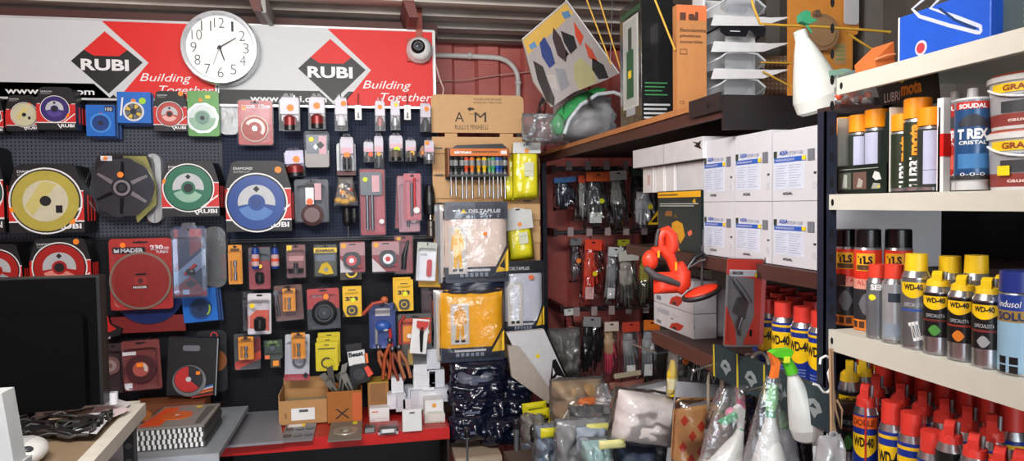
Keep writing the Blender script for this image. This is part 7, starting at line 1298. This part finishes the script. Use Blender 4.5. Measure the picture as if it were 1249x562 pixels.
# leaning printed leaflet sheet
yq = 2.62
t = T('poster_board', 'glossy poster of gloves and shoes leaning diagonally above the bagged visor', 'poster', (636, 2, 754, 132), y=yq); X, Z = t.X, t.Z
Q = [(637, 50), (692, 1), (755, 88), (738, 97), (700, 112), (672, 131), (650, 100)]; t['sheet'].prism([(X(a), Z(b_)) for a, b_ in Q], 0, .012, M('a8a09e', .25, coat=.6))
t['sheet'].prism([(X(a), Z(b_)) for a, b_ in ((638, 51), (691, 4), (700, 16), (668, 46), (644, 68))], -.0008, 0, M('d0a850', .35)); t['sheet'].tube([(X(637), -.001, Z(50)), (X(692), -.001, Z(1)), (X(755), -.001, Z(88))], .0025, WHITE, 6)
for k, c, pts in (('picture', '2c2624', ((650, 75), (662, 82), (668, 100), (676, 120), (675, 130), (666, 124), (655, 98))), ('picture#2', '2a3c78', ((658, 54), (664, 46), (672, 60), (677, 78), (670, 84), (661, 70))), ('picture#3', '3c2a2e', ((675, 34), (684, 46), (692, 66), (690, 76), (680, 68), (674, 48))), ('picture#4', '221f22', ((684, 38), (700, 44), (704, 58), (696, 66), (688, 52))), ('picture#5', 'c8482c', ((700, 26), (712, 44), (708, 56), (702, 44))), ('picture#6', 'a8a278', ((700, 78), (708, 70), (724, 84), (728, 100), (706, 110), (700, 96))), ('picture#7', '2c2a2c', ((722, 70), (736, 78), (742, 94), (730, 96), (722, 84))), ('picture#8', 'b84c38', ((712, 50), (722, 60), (730, 76), (718, 70))), ('picture#9', '5a80a8', ((685, 16), (694, 13), (697, 20), (689, 24))), ('picture#10', '5a88b8', ((645, 57), (652, 52), (655, 58), (648, 62))), ('picture#11', '8a8a90', ((676, 84), (688, 84), (694, 104), (684, 112))), ('picture#12', '3a3430', ((690, 60), (694, 66), (690, 70))), ('picture#13', 'b0a8a4', ((664, 92), (676, 92), (682, 112), (672, 108)))):
    t['picture'].prism([(X(a), Z(b_)) for a, b_ in pts], -.0016, -.0008 + .0008, M(c, .35, coat=.4))
t['hanging_wire'].tube([(X(692), .006, Z(2)), (X(692) - .01, .006, 2.30 - t.L.z)], .002, STEEL, 6); t['hanging_wire#2'].tube([(X(745), .006, Z(78)), (X(748), .006, 2.30 - t.L.z)], .0015, STEEL, 6); t.done()
# black tall box
t = corner('tool_box', 'tall glossy black box with green and white picture beside the orange carton', 'box', 757, 783, 822, 150, -8, .825, M('1a1c1e', .25, coat=.5), z=zw)
side(t, 'print', .16, .86, .16, .88, M('c8ccc8')); side(t, 'print', .20, .82, .18, .86, M('b4bab6', .4), .0014); side(t, 'print', .34, .66, .24, .62, M('1c5a34'), .002); side(t, 'print', .42, .58, .62, .8, M('3c4a40'), .002); side(t, 'print', .42, .56, .40, .46, YELLOW, .0026); side(t, 'print', .05, .95, .9, .94, M('2f5a3c')); side(t, 'print', .3, .7, .10, .16, M('a8acb0'))
for k in range(4): t['print'].box(t.W * (.1), t.W * (.8 - .08 * (k % 3)), -.0008, 0, t.H * (.30 - k * .03 + .02), t.H * (.31 - k * .03 + .02), M('3c8a54'))
for k in range(4): t['print'].box(t.W * .06, t.W * (.88 - .1 * (k % 2)), -.0008, 0, t.H * (.15 - k * .033), t.H * (.165 - k * .033), M('c4c8ca'))
t.done()
t = corner('pump_carton', 'orange brown carton with printed pump text on the long shelf', 'box', 821, 826, 862, 136, 5, .828, M('c0824c', .7, bump=.1), z=zw); pc = M('5a3a2c', .6); OBd = M('e07a48', .6)
t['print'].box(.0005, t.W, -.0004, 0, t.H * .86, t.H * .999, OBd); t['print'].box(t.W * .1, t.W * .3, -.001, 0, t.H * .86, t.H * .93, pc); t['print'].text('ai', t.W * .38, t.W * .72, t.H * .86, t.H * .94, -.001, pc, bold=.06)
for k, s_ in enumerate(('Electrobomba', 'plasticas', 'sumergible')): t['print'].text(s_, t.W * .1, t.W * (.98, .8, .86)[k], t.H * (.755 - .055 * k), t.H * (.79 - .055 * k), -.0008, pc, bold=.02)
t['print'].box(t.W * .1, t.W * .34, -.0006, 0, t.H * .55, t.H * .60, pc); t['print'].box(t.W * .12, t.W * .32, -.001, 0, t.H * .557, t.H * .593, M('c0824c')); t['print'].text('CE', t.W * .08, t.W * .24, t.H * .1, t.H * .13, -.0008, pc); t.done()
# goggles stand
ys = 1.86
t = T('goggles_display', 'white cardboard stand of four safety glasses at the shelf\'s near end', 'display stand', (857, -6, 924, 122), y=ys); X, Z = t.X, t.Z; t.o.location.z = zw; dzz = t.L.z - zw; t.L.z = zw
WD_ = M('dedee0', .5)
t['back_card'].box(X(857), X(920), .06, .063, 0, Z(-6), WD_); t['back_card'].prism([(X(883), 0), (X(921), 0), (X(921), Z(-6)), (X(886), Z(-6))], -.0, .002, WD_)
t['back_card'].box(X(857), X(860), 0, .06, 0, Z(-6), WD_)
for i, yy in enumerate((25, 56, 88)):
    t['tray#%d' % i].X = None; k = 'tray#%d' % i
    o = [(X(857), .06), (X(861), -.03), (X(920), -.05), (X(951), -.035), (X(930), .06)]; z = Z(yy)
    t[k].slab(o, z - .002, z, WD_); t[k].prism([(X(857), z - .03), (X(920), z - .025), (X(951), z + .003), (X(920), z - .002), (X(861), z)], -.05, -.048, WD_)
t.done()
yg = ys - .03
for i, (cy, c, lb) in enumerate(((8, 'clear', 'clear safety glasses on the top tier of the white stand'), (36, 'dark', 'black tinted safety glasses on the second tier of the white stand'), (74, 'clear', 'clear safety glasses on the third tier of the white stand'), (106, 'clear', 'clear safety goggles on the bottom tier of the white stand'))):
    t = T('safety_glasses', lb, 'safety glasses', (862, cy - 12, 934, cy + 12), y=yg); X, Z = t.X, t.Z; mt = M('1a1c22', .1, coat=.8) if c == 'dark' else clearmat((.92, .94, .96), .12, .08, .08, .1, 5)
    t['lens'].prism([(X(a), Z(cy + b_)) for a, b_ in ((876, -2), (884, -8), (905, -9), (921, -8), (931, 0), (929, 9), (919, 10), (914, 3), (911, 1), (907, 10), (884, 10), (877, 5))], -.012, -.009, mt)
    fm = BLACK if c == 'dark' else M('d4d8dc', .3, coat=.4)
    t['frame'].tube([(X(876), -.012, Z(cy - 2)), (X(884), -.012, Z(cy - 8)), (X(905), -.013, Z(cy - 9.5)), (X(921), -.012, Z(cy - 8)), (X(931), -.010, Z(cy))], .003, fm, 6); t['temple'].tube([(X(876), -.01, Z(cy - 2)), (X(868), .03, Z(cy + 3)), (X(864), .06, Z(cy + 7))], .003, fm, 6); t['temple#2'].tube([(X(931), -.01, Z(cy)), (X(936), .03, Z(cy + 2)), (X(935), .06, Z(cy + 6))], .003, fm, 6)
    if i == 1: t['painted_glint'].box(X(888), X(900), -.0128, -.012, Z(cy + 4), Z(cy + 3), WHITE)  # white strip painted on the tinted lens as a glint
    t.done()
# yellow straps
YS = M('d8a83c', .5)
def strap(label, pts, y, r=.003):
    Q = [AY(a, b_, y) for a, b_ in pts]; o = Q[-1]; t = T('yellow_strap', label, 'strap', loc=o); t['strap'].tube([tuple(q - o) for q in Q], r, YS, 6); t['clip'].ball((0, 0, 0), r * 1.2, YS, n=8); t.done()
strap('yellow strap left of the black tool box, left of the pair', [(712, -10), (745, 78)], 2.4); strap('yellow strap left of the black tool box, right of the pair', [(728, -10), (757, 84)], 2.38); strap('yellow strap crossing the front of the tall black box', [(795, -10), (803, 10), (823, 60)], 1.80)
strap('yellow strap bent over the top of the glasses stand and running right', [(914, -10), (919, 8), (927, 29), (960, 31), (1000, 32.5), (1062, 37), (1085, 39)], 1.60, .0035); strap('short yellow strap at right of the orange board', [(1033, 40), (1046, 49), (1064, 60)], 1.62)
strap('thin yellow strap above the perforated board left of the orange board', [(928, 76), (966, 77)], 1.80, .0025); strap('lower yellow strap slanting behind the orange board', [(930, 87), (966, 106)], 1.80, .0025)
# brown perforated boards behind
pm = pegmat('9a7a62', 'c8b09a')
for i, (a, b_, c, d, y, lb) in enumerate(((930, 66, 1000, 122, 1.98, 'brown perforated board piece left of the orange board'), (1036, 42, 1094, 104, 1.98, 'brown perforated board piece right of the orange board'))):
    t = T('perforated_board', lb, 'board', (a, b_, c, d), y=y); t.z0 = zw - t.L.z; t['board'].prism([(t.X(a), t.z0), (t.X(c), t.z0), (t.X(c), t.Z(b_ - (8 if i else 0))), (t.X(a), t.Z(b_ + 4))], 0, .008, pm); t['board_edge'].box(t.X(a), t.X(c), -.002, .01, t.z0, t.z0 + .006, BRN); t.done()
# orange plastic display with pad
t = T('orange_display', 'translucent orange display board holding a round brown pad', 'display board', (963, -8, 1048, 120), y=1.80); X, Z = t.X, t.Z; OP = M('d0883a', .45, coat=.3)
t['board'].prism([(X(963), zw - t.L.z)] + [(X(a), Z(b_)) for a, b_ in ((963, -8), (1046, -8), (1046, 15), (1048, 30), (1046, 40), (1040, 42), (1040, 90))] + [(X(1036), zw - t.L.z)], 0, .012, OP); t['round_pad'].disc(X(997), Z(42), 22 * t.S, -.025, 0, M('8a6a4a', .7), 36); t['round_pad'].disc(X(997), Z(42), 17 * t.S, -.028, -.02, M('967450', .7), 32); t['round_pad'].ring(X(989), Z(20), 0, 4 * t.S, -.032, -.02, M('6a5444', .5), 14)
t['label'].box(X(1017), X(1032), -.0008, 0, Z(78), Z(52), M('b89060')); [t['label'].box(X(1019), X(1030), -.0014, 0, Z(58 + k * 5), Z(55 + k * 5), M('8a9058')) for k in range(4)]; t['clear_pocket'].prism(rrect(X(1026), X(1044), Z(30), Z(-8), .01), -.012, -.010, MILK); t.done()
# hanging white spray bottle at top
GB = M('3f9a70', .4)
def bottle(t, X0, Z0, X1, Z1, r, yy=0, mat=None, neck=.25, k='bottle'):
    """spray bottle body from neck point (X0,Z0) to base (X1,Z1)"""
    v = Vector((X1 - X0, 0, Z1 - Z0)); L_ = v.length; q = Vector((0, 0, -1)).rotation_difference(v.normalized()); prof = [(0, 0), (r * .24, 0), (r * .27, -L_ * .12), (r * .45, -L_ * .26), (r * .8, -L_ * .6), (r, -L_ * .82), (r * .96, -L_ * .96), (r * .8, -L_), (0, -L_)]
    t[k].lathe(prof, (X0, yy, Z0), mat or M('dfe2dc', .35, coat=.2), 28, rot=q.to_matrix())
def trigger(t, X0, Z0, s, c1, c2=None, yy=0, flip=1):
    H_ = M(c1, .35); G2 = M(c2 or c1, .35); P = lambda pts: [(X0 + flip * a * s, Z0 + b_ * s) for a, b_ in pts]
    t['trigger_head'].lathe([(0, 0), (.5 * s, 0), (.5 * s, .5 * s), (.35 * s, .6 * s)], (X0, yy, Z0), H_, 14)
    t['trigger_head'].prism(P(((-.4, .5), (.45, .5), (.5, 1.1), (.9, 1.5), (.8, 1.9), (-1.3, 2.0), (-1.9, 1.8), (-1.9, 1.4), (-.7, 1.3))), yy - .3 * s, yy + .3 * s, H_); t['trigger'].prism(P(((-.75, 1.35), (-1.3, 1.4), (-1.5, .6), (-1.9, -.3), (-1.5, -.4), (-1.1, .5))), yy - .18 * s, yy + .18 * s, G2)
t = T('spray_bottle', 'white spray bottle with green collar hanging upside by the end of the long shelf', 'spray bottle', (963, 14, 1030, 136), y=1.34); X, Z = t.X, t.Z
bottle(t, X(975), Z(38), X(1004), Z(134), 31 * t.S); t['collar'].tube([(X(974), 0, Z(46)), (X(976), 0, Z(40))], .010, GB, 14); t['trigger_head'].prism([(X(a), Z(b_)) for a, b_ in ((975, 28), (974, 20), (980, 14), (986, 16), (986, 22), (995, 26), (984, 31))], -.008, .008, GB); t['tie'].tube([(X(978), 0, Z(20)), (X(985), .0, Z(33)), (X(990), 0, Z(40))], .0025, GB)
t['label'].prism([(X(a), Z(b_)) for a, b_ in ((993, 92), (1012, 88), (1020, 90), (1021, 95), (1008, 95), (994, 99))], -.0485, -.0475, M('8fb8a8', .5)); t['label'].disc(X(1010), Z(97), 3.2 * t.S, -.0492, -.0482, M('d8dc5c')); t.done()
t = T('clear_bracket', 'grey translucent bracket joining the cream shelf to the post', 'bracket', (1020, 84, 1048, 112), y=1.20); t['plate'].prism([(t.X(a), t.Z(b_)) for a, b_ in ((1022, 92), (1045, 84), (1047, 90), (1038, 102), (1022, 112))], 0, .006, M('8a9a98', .4)); t['bolt'].disc(t.X(1043), t.Z(91), .003, -.002, 0, DSTEEL, 10); t.done()
t = T('red_parts_bag', 'bag of red and white parts behind the post under the top cream shelf', 'bag', (1022, 106, 1070, 128), y=1.22); rr_ = random.Random(3)
for k in range(9): t['contents#%d' % k].ball((t.x0 + t.w * (.08 + .1 * k), rr_.uniform(0, .02), t.z0 + t.h * rr_.uniform(.2, .7)), .008, M(('d8502c', 'e8e0d8', 'e06a3c')[k % 3], .4), n=10)
t['bag'].pillow(t.x0, t.x1, t.z0, t.z1, .01, .018, BAG, 6, .3, 10, 6); t['tray'].box(t.x0 - .01, t.x1 + .01, -.02, .05, t.z0 - .01, t.z0 - .002, BRN); t.done()

# ================================================================== LOW COUNTER AND THE PILE, bottom centre
zk = .66
t = T('low_counter', 'dark low counter mostly hidden under the pile of bagged goods', 'counter', loc=(.50, 1.62, zk))
t['counter_top'].slab([(-.08, .0), (.28, 0), (.28, .98), (.06, .98), (.06, .68), (-.08, .68)], -.025, 0, M('4a3c34', .6)); t['front_panel'].box(-.07, .27, .02, .035, -zk, -.025, M('2c2624')); t['side_panel'].box(-.07, -.055, .035, .67, -zk, -.025, M('2c2624')); t['side_panel#2'].box(.255, .27, .035, .97, -zk, -.025, M('2c2624')); t.done()
def soft(name, label, bb, y, depth, col, seed, cat='bag', tilt=0, wr=.4, bagm=BAG, clear=True, group=None, pw=4, top=1., rest=False):
    t = T(name, label, cat, bb, y=y, tilt=tilt, group=group)
    if rest: t.z0 = zk + .004 - t.L.z; t.h = t.z1 - t.z0
    if col is not None: t['contents'].pillow(t.x0 + t.w * .05, t.x1 - t.w * .05, t.z0 + t.h * .04, t.z1 - t.h * .05, depth * .5, depth * .45, M(col, .6, bump=.15) if isinstance(col, str) else col, seed, wr, 16, 16, pw, top=top)
    if clear: t['bag'].pillow(t.x0, t.x1, t.z0, t.z1, depth * .5, depth * .55, bagm, seed + 2, wr * 1.3, 20, 20, pw, top=top)
    return t
# far items
t = soft('bagged_rope', 'tan and orange coil in a clear bag behind the yellow packets', (676, 466, 744, 512), 2.42, .14, 'a8885c', 201, rest=True); t['orange_part'].pillow(t.X(704), t.X(732), t.Z(500), t.Z(484), -.01, .03, M('d8743c', .5), 4, .4, 8, 8)
for k in range(3): t['cord#%d' % k].tube([(t.X(680 + k * 7), -.06, t.Z(505)), (t.X(690 + k * 6), -.07, t.Z(487)), (t.X(704 + k * 5), -.065, t.Z(494)), (t.X(708 + k * 5), -.06, t.Z(508))], .004, M('c4c6c6', .4), 8)
t.done()
t = soft('smoky_bag', 'large smoky clear bag hanging behind the white triangle bag', (672, 402, 712, 468), 2.9, .1, '55504c', 205, wr=.5); t.done()
t = T('spring_hose', 'white ribbed hose standing in the pile near the clear bag', 'hose', (726, 478, 748, 518), y=2.30); 
for k in range(8): t['hose'].lathe([(.022, k * .012), (.03, k * .012 + .006), (.022, k * .012 + .012)], (0, 0, t.z0), WHITE, 16)
t['bag'].pillow(t.x0 - .02, t.x1 + .01, t.z0, t.z1 + .03, 0, .035, BAG, 8, .4, 12, 12, top=.4); t.done()
t = soft('black_glove_bag', 'crinkled silver grey bag lying in the middle of the pile', (738, 478, 822, 520), 2.28, .10, '4a4c4e', 210, wr=.6, rest=True); t.done()
t = soft('brown_packet', 'dull red flat packet behind the silver grey bag', (744, 462, 792, 482), 2.42, .04, '7c4a40', 214, clear=False, tilt=-5, rest=True); t['edge_print'].box(t.x0 + .02, t.x1 - .03, -.012, -.010, t.h * .4, t.h * .5, M('a8a088')); t.done()
t = soft('silver_bag', 'clear bag of white tubes lying above the white garment', (775, 470, 832, 495), 2.20, .08, '9a9ea2', 216, tilt=-8); t['white_tube'].tube([(t.X(798), -.01, t.Z(482)), (t.X(826), -.01, t.Z(477))], .022, WHITE, 14); t.done()
t = soft('grey_sheet_bag', 'smooth grey plastic sheet sloping in front of the lower dark shelf', (820, 462, 888, 515), 1.74, .05, '8a8c92', 218, wr=.15, clear=False, tilt=8, rest=True); t['sheet_edge'].box(t.x0 + .01, t.x1 - .01, -.004, .0, t.z0 + .01, t.z0 + .014, LGREY); t.done()
# clear grey bag, front left with teal gloves
t = soft('clear_bag', 'big clear grey bag of gloves at the bottom, left of the white garment', (681, 514, 752, 575), 1.98, .10, '7f8284', 220, wr=.5, rest=True); t['header_card'].pillow(t.X(712), t.X(752), t.Z(523), t.Z(513), -.03, .012, M('c8c46c'), 3, .2, 8, 6); t['gloves'].pillow(t.X(700), t.X(735), t.Z(550), t.Z(516), -.03, .03, M('8f9cac', .6), 6, .6, 12, 12); t.done()
t = soft('teal_glove_bag', 'bag of pale teal gloves with cream header at the bottom edge', (712, 538, 752, 585), 1.80, .08, '8ab0ae', 224, wr=.5, rest=True); t['header_card'].pillow(t.X(728), t.X(760), t.Z(545), t.Z(534), -.02, .01, M('d0cc8c'), 5, .2, 8, 6); t.done()
t = soft('yellow_net_bag', 'bag of blue grey gloves in front of the smoky bag edge', (655, 520, 690, 575), 2.1, .08, '60748c', 228, wr=.5, rest=True); t['header_card'].pillow(t.x0 + .01, t.x1 - .01, t.Z(532), t.Z(520), -.01, .01, M('c4bc1c'), 5, .2, 8, 6); t.done()
for bb, y, c, sd, lb in (((700, 500, 745, 545), 2.2, '3a3c42', 301, 'dark crumpled bag between the coil and the big clear bag'), ((640, 512, 668, 560), 2.3, '6a6860', 303, 'greyish crumpled bag under the yellow packets'), ((742, 498, 790, 550), 2.12, '5a5e62', 305, 'grey crumpled bag behind the white garment pack'), ((786, 492, 836, 530), 2.02, '77797c', 307, 'pale grey bag behind the kraft packet')):
    t = soft('crumpled_bag', lb, bb, y, .12, c, sd, wr=.55, rest=True); t['fold'].tube([(t.x0 + t.w * .2, -.01, t.z1 - .03), (0, -.02, t.z1 - .02), (t.x1 - t.w * .2, -.01, t.z1 - .04)], .003, MILK, 6); t.done()
# white garment stack
NG = M('1a2032', .4, coat=.3)
t = soft('navy_garment_pack', 'dark navy folded pack under the white garment pack', (756, 535, 836, 575), 1.84, .10, NG, 232, cat='workwear pack', wr=.35, tilt=4, rest=True); t['bag_edge'].pillow(t.x0 - .01, t.x0 + .10, t.z0 + .02, t.z1 - .02, .0, .06, M('3a4254', .3, coat=.5), 3, .4); t.done()
t = soft('white_garment_pack', 'white folded garment in a clear bag on top of the pile', (748, 484, 846, 552), 1.76, .13, M('e0d8d4', .6), 236, cat='workwear pack', wr=.18, tilt=11, pw=5, bagm=CLB); t.done()
# kraft card with red diamonds
t = T('kraft_packet', 'brown kraft packet printed with red diamonds in a clear bag', 'packet', (822, 500, 882, 572), y=1.62, tilt=4); X, Z = t.X, t.Z; t['packet'].prism([(X(a), Z(b_)) for a, b_ in ((823, 503), (872, 496), (888, 520), (876, 575), (823, 562))], 0, .03, M('c8945e', .7))
for a, b_ in ((831, 513), (852, 520), (842, 532), (863, 538), (831, 545), (853, 551), (871, 512), (842, 560), (872, 528), (868, 560)): t['print'].prism([(X(a - 5), Z(b_)), (X(a), Z(b_ - 7)), (X(a + 5), Z(b_)), (X(a), Z(b_ + 7))], -.0008, 0, M('c43c28', .6))
t['bag'].pillow(X(820), X(890), Z(576), Z(486), .01, .03, CLB, 8, .4, 14, 14); t.done()
# small yellow bottle hanging
t = T('yellow_bottle', 'small yellow bottle in a clear hanging pouch beside the tool cartons', 'bottle', (812, 424, 829, 484), y=1.80); X, Z = t.X, t.Z; t['bottle'].lathe([(0, 0), (.014, 0), (.016, .01), (.016, .06), (.010, .085), (.006, .10), (0, .10)], (0, 0, t.z0 + .004), M('e0c01c', .35), 16); t['label'].lathe([(.0163, .02), (.0163, .05)], (0, 0, t.z0 + .004), M('e8e2b0'), 16); t['pouch'].pillow(t.x0, t.x1, t.z0, t.z1, 0, .02, BAG, 4, .3, 10, 12, top=.35); t.done()
t = T('shelf_hook', 'thin steel rail with price hooks under the lower dark shelf', 'rail', (780, 445, 900, 452), y=2.0); t['rail'].tube([(t.X(800), 0, t.Z(428)), (t.X(845), 0, t.Z(424))], .004, STEEL, 8); t['rail'].tube([(t.X(800), 0, t.Z(428)), (t.X(800), .2, t.Z(432))], .004, STEEL, 8); t.done()
# black hanging packs under the lower shelf
for i, (bb, lb) in enumerate((((838, 428, 856, 470), 'dark pack with white zigzag line under the lower shelf'), ((856, 440, 884, 476), 'black pack with white zigzag under the lower shelf, nearer the clear hoops'), ((826, 430, 842, 462), 'dark pack with orange spots under the lower shelf'))):
    t = soft('dark_pack', lb, bb, 2.05, .04, '1c1d20', 240 + i * 3, wr=.3); X, Z = t.X, t.Z; a, b_, c, d = bb
    if i < 2: t['print'].tube([(X(a + 3), -.012, Z(d - 8)), (X(a + 8), -.012, Z(b_ + 8)), (X(a + 12), -.012, Z(d - 8)), (X(a + 16), -.012, Z(b_ + 12))], .002, WHITE, 6)
    else: t['print'].disc(X(a + 8), Z(b_ + 10), .01, -.016, -.01, M('d8742c'), 12)
    t['hook'].tube([(0, 0, t.z1 - .01), (0, 0, z3 - .02 - t.L.z)], .002, DSTEEL, 6)
    t.done()
# clear hoops on rods
for i, (px, py, lb) in enumerate(((872, 470, 'left clear plastic hoop on the rod'), (890, 468, 'second clear plastic hoop on the rod'), (914, 455, 'tall clear hoop around the pink trigger bottle'), (926, 452, 'outer clear hoop left of the green necked bottles'))):
    t = T('clear_hoop', lb, 'hoop', (px - 9, py - 16, px + 9, py + 30), y=(1.62, 1.56, 1.40, 1.37)[i], group='clear hoops on the rods'); r = .018 + .006 * (i > 1); MT = M('b0a898', .25, coat=.6, alpha=.75)
    t['hoop'].tube([(-r, 0, t.z0)] + [(-r * math.cos(a), 0, t.z1 - r + r * 1.5 * math.sin(a)) for a in [PI * k / 10 for k in range(11)]] + [(r, 0, t.z0)], .0045, MT, 8); t['hoop_tip'].ball((r, 0, t.z0), .006, MT, n=8); t.done()
for i, (p, q, y, lb) in enumerate((((846, 452), (900, 434), 1.50, 'steel rod pointing up right toward the green trays'), ((905, 478), (966, 464), 1.28, 'steel rod behind the bagged spray bottles'))):
    A_, B_ = AY(*p, y), AY(*q, y + .02); t = T('steel_rod', lb, 'rod', loc=A_); t['rod'].tube([(0, 0, 0), tuple(B_ - A_)], .0035, STEEL, 8); t['rod_tip'].ball((0, 0, 0), .006, STEEL, n=8); t.done()
# bagged and loose spray bottles
BAGC = clearmat((.95, .95, .96), .10, .10, .06, 1.0, 22)
def cone_bag(t, pts_, y0, d, seed):
    (ax, ay), (bx, by), wtop_, wbot = pts_; X, Z = t.X, t.Z; vs = []; n = 22; m_ = 18
    for j in range(m_ + 1):
        v = j / m_; cx = ax + (bx - ax) * v; cy = ay + (by - ay) * v; w_ = (wtop_ + (wbot - wtop_) * v ** .8) / 2
        for i in range(n):
            a = 2 * PI * i / n; f = 1 + .16 * math.sin(a * 5 + seed + v * 3) * (1 - .3 * v) + .1 * noise.noise(Vector((math.cos(a) * 2, math.sin(a) * 2 + seed, v * 5)))
            vs.append((X(cx + w_ * math.cos(a) * f), y0 + d * (w_ / wbot * 2) * math.sin(a) * f, Z(cy)))
    t['bag'].add(vs, [(j * n + i, j * n + (i + 1) % n, (j + 1) * n + (i + 1) % n, (j + 1) * n + i) for j in range(m_) for i in range(n)], BAGC, True)
Wt = M('e2e4e2', .35, coat=.2)
t = T('spray_bottle', 'white spray bottle with green trigger inside the leftmost clear bag', 'spray bottle', (855, 470, 925, 575), y=1.34); X, Z = t.X, t.Z; s = 8 * t.S
bottle(t, X(905), Z(526), X(872), Z(600), 27 * t.S, 0, Wt); t['neck_band'].tube([(X(903), 0, Z(532)), (X(906), 0, Z(524))], .0115, GB, 14); t['neck'].tube([(X(904), 0, Z(528)), (X(902), 0, Z(502))], .008, WHITE, 12)
t['trigger_head'].prism([(X(a), Z(b_)) for a, b_ in ((896, 498), (902, 494), (908, 502), (912, 514), (900, 516))], -.008, .008, WHITE); t['trigger'].prism([(X(a), Z(b_)) for a, b_ in ((876, 513), (897, 503), (898, 510), (884, 517))], -.006, .006, M('4ab078', .4)); cone_bag(t, ((896, 472), (884, 585), 34, 84), 0, .03, 1); t.done()
t = T('spray_bottle', 'pink headed spray bottle behind the leftmost clear bag', 'spray bottle', (892, 436, 922, 560), y=1.42); X, Z = t.X, t.Z; PK = M('e0468c', .4)
bottle(t, X(906), Z(520), X(908), Z(600), 20 * t.S, 0, Wt); t['trigger_head'].tube([(X(906), 0, Z(520)), (X(906), 0, Z(476)), (X(905), 0, Z(466))], [.010, .014, .012], PK, 12); t['nozzle'].tube([(X(905), 0, Z(468)), (X(905), 0, Z(452)), (X(907), 0, Z(440))], [.010, .007, .009], PK, 12); t['trigger'].ball((X(892), 0, Z(503)), .014, M('e88aac', .4)); t['collar'].lathe([(.014, 0), (.016, .012), (.012, .016)], (X(905), 0, Z(474)), PK, 14); t.done()
t = T('spray_bottle', 'green necked white spray bottle in the central clear bag', 'spray bottle', (918, 450, 965, 575), y=1.22); X, Z = t.X, t.Z
bottle(t, X(940), Z(502), X(938), Z(605), 26 * t.S, 0, Wt); t['neck_band'].tube([(X(940), 0, Z(508)), (X(940), 0, Z(501))], .011, GB, 14); t['trigger_head'].tube([(X(940), 0, Z(500)), (X(942), 0, Z(485)), (X(943), 0, Z(470))], [.010, .012, .009], M('7cc47c', .4), 12); cone_bag(t, ((946, 458), (942, 590), 22, 78), 0, .028, 3); t.done()
t = T('spray_bottle', 'second green necked bottle in the clear bag, right of the central one', 'spray bottle', (940, 478, 985, 575), y=1.28); X, Z = t.X, t.Z
bottle(t, X(957), Z(516), X(966), Z(605), 22 * t.S, 0, Wt); t['neck_band'].tube([(X(957), 0, Z(521)), (X(956), 0, Z(513))], .010, M('7cc47c', .4), 14); t['trigger_head'].tube([(X(956), 0, Z(512)), (X(953), 0, Z(492))], .008, M('8fcf8f', .4), 12); cone_bag(t, ((952, 482), (966, 590), 20, 56), 0, .03, 5); t.done()
t = T('spray_bottle', 'loose white spray bottle with bright green and orange trigger', 'spray bottle', (938, 424, 996, 536), y=1.16); X, Z = t.X, t.Z
bottle(t, X(963), Z(446), X(990), Z(534), 22 * t.S, 0, M('dde2e0', .35, coat=.2, alpha=.95)); LG_ = M('5ac82c', .35)
t['collar'].tube([(X(966), 0, Z(454)), (X(960), 0, Z(440))], [.012, .010], LG_, 14); t['trigger_head'].prism([(X(a), Z(b_)) for a, b_ in ((938, 428), (944, 425), (962, 424), (965, 428), (961, 434), (962, 441), (954, 442), (952, 434), (944, 433))], -.009, .009, LG_); t['trigger'].prism([(X(a), Z(b_)) for a, b_ in ((937, 427), (945, 431), (950, 440), (947, 458), (940, 459), (943, 444))], -.006, .006, M('f0782c', .4)); t['nozzle'].box(X(953), X(959), -.012, .012, Z(440), Z(433), M('e8f03c')); t.done()
# wire hook, twine, clear pack at the post
A_ = lambda a, b_, y=1.06: AY(a, b_, y)
o = A_(1010, 478); t = T('wire_hook', 'white S shaped wire hook beside the navy post', 'hook', loc=o); t['wire'].tube([tuple(A_(a, b_) - o) for a, b_ in ((1000, 444), (1001, 437), (1007, 434), (1014, 437), (1014, 446), (1010, 455), (1012, 464), (1014, 472), (1010, 479), (1004, 478), (998, 470), (992, 468))], .0022, WHITE, 8); t['wire_tip'].ball((0, 0, 0), .003, WHITE, n=8); t.done()
TW = M('b09070', .8); o = A_(1016, 520, 1.04); t = T('twine', 'beige twine hanging in loops from the post', 'twine', loc=o)
for k, pts in enumerate((((1012, 425), (1013, 470), (1014, 530)), ((1015, 425), (1016, 480), (1016, 532)), ((1016, 470), (1019, 500), (1026, 522), (1027, 500), (1021, 488), (1017, 492)), ((1015, 480), (1014, 505), (1020, 530)))): t['strand#%d' % k].tube([tuple(A_(a, b_, 1.04 + .003 * k) - o) for a, b_ in pts], .0022, TW, 6)
t.done()
t = T('clear_pack', 'clear plastic pack hanging from twine at the bottom of the post', 'pack', (990, 526, 1034, 585), y=1.04); X, Z = t.X, t.Z
t['pack'].pillow(X(991), X(1034), Z(590), Z(530), .0, .016, clearmat((.8, .8, .8), .12, .12, .35, .7, 20), 5, .5, 14, 12, top=.6); t['eyelet'].ring(X(1016), Z(530), .003, .007, -.004, .002, GREY, 12); t['contents'].pillow(X(996), X(1028), Z(590), Z(545), .01, .008, M('a8aaac', .5), 3, .4, 8, 8); t.done()
t = T('clear_pack', 'beige tinted clear tube pack left of the twine', 'pack', (992, 478, 1014, 560), y=1.12); t['pack'].pillow(t.x0, t.x1, t.z0, t.z1, 0, .016, clearmat((.85, .82, .78), .1, .12, .25, .7, 20), 15, .5, 12, 14, top=.5); t['contents'].tube([(0, 0, t.z0), (0, 0, t.z1 - .03)], .009, M('8a7c6c', .5), 10); t.done()
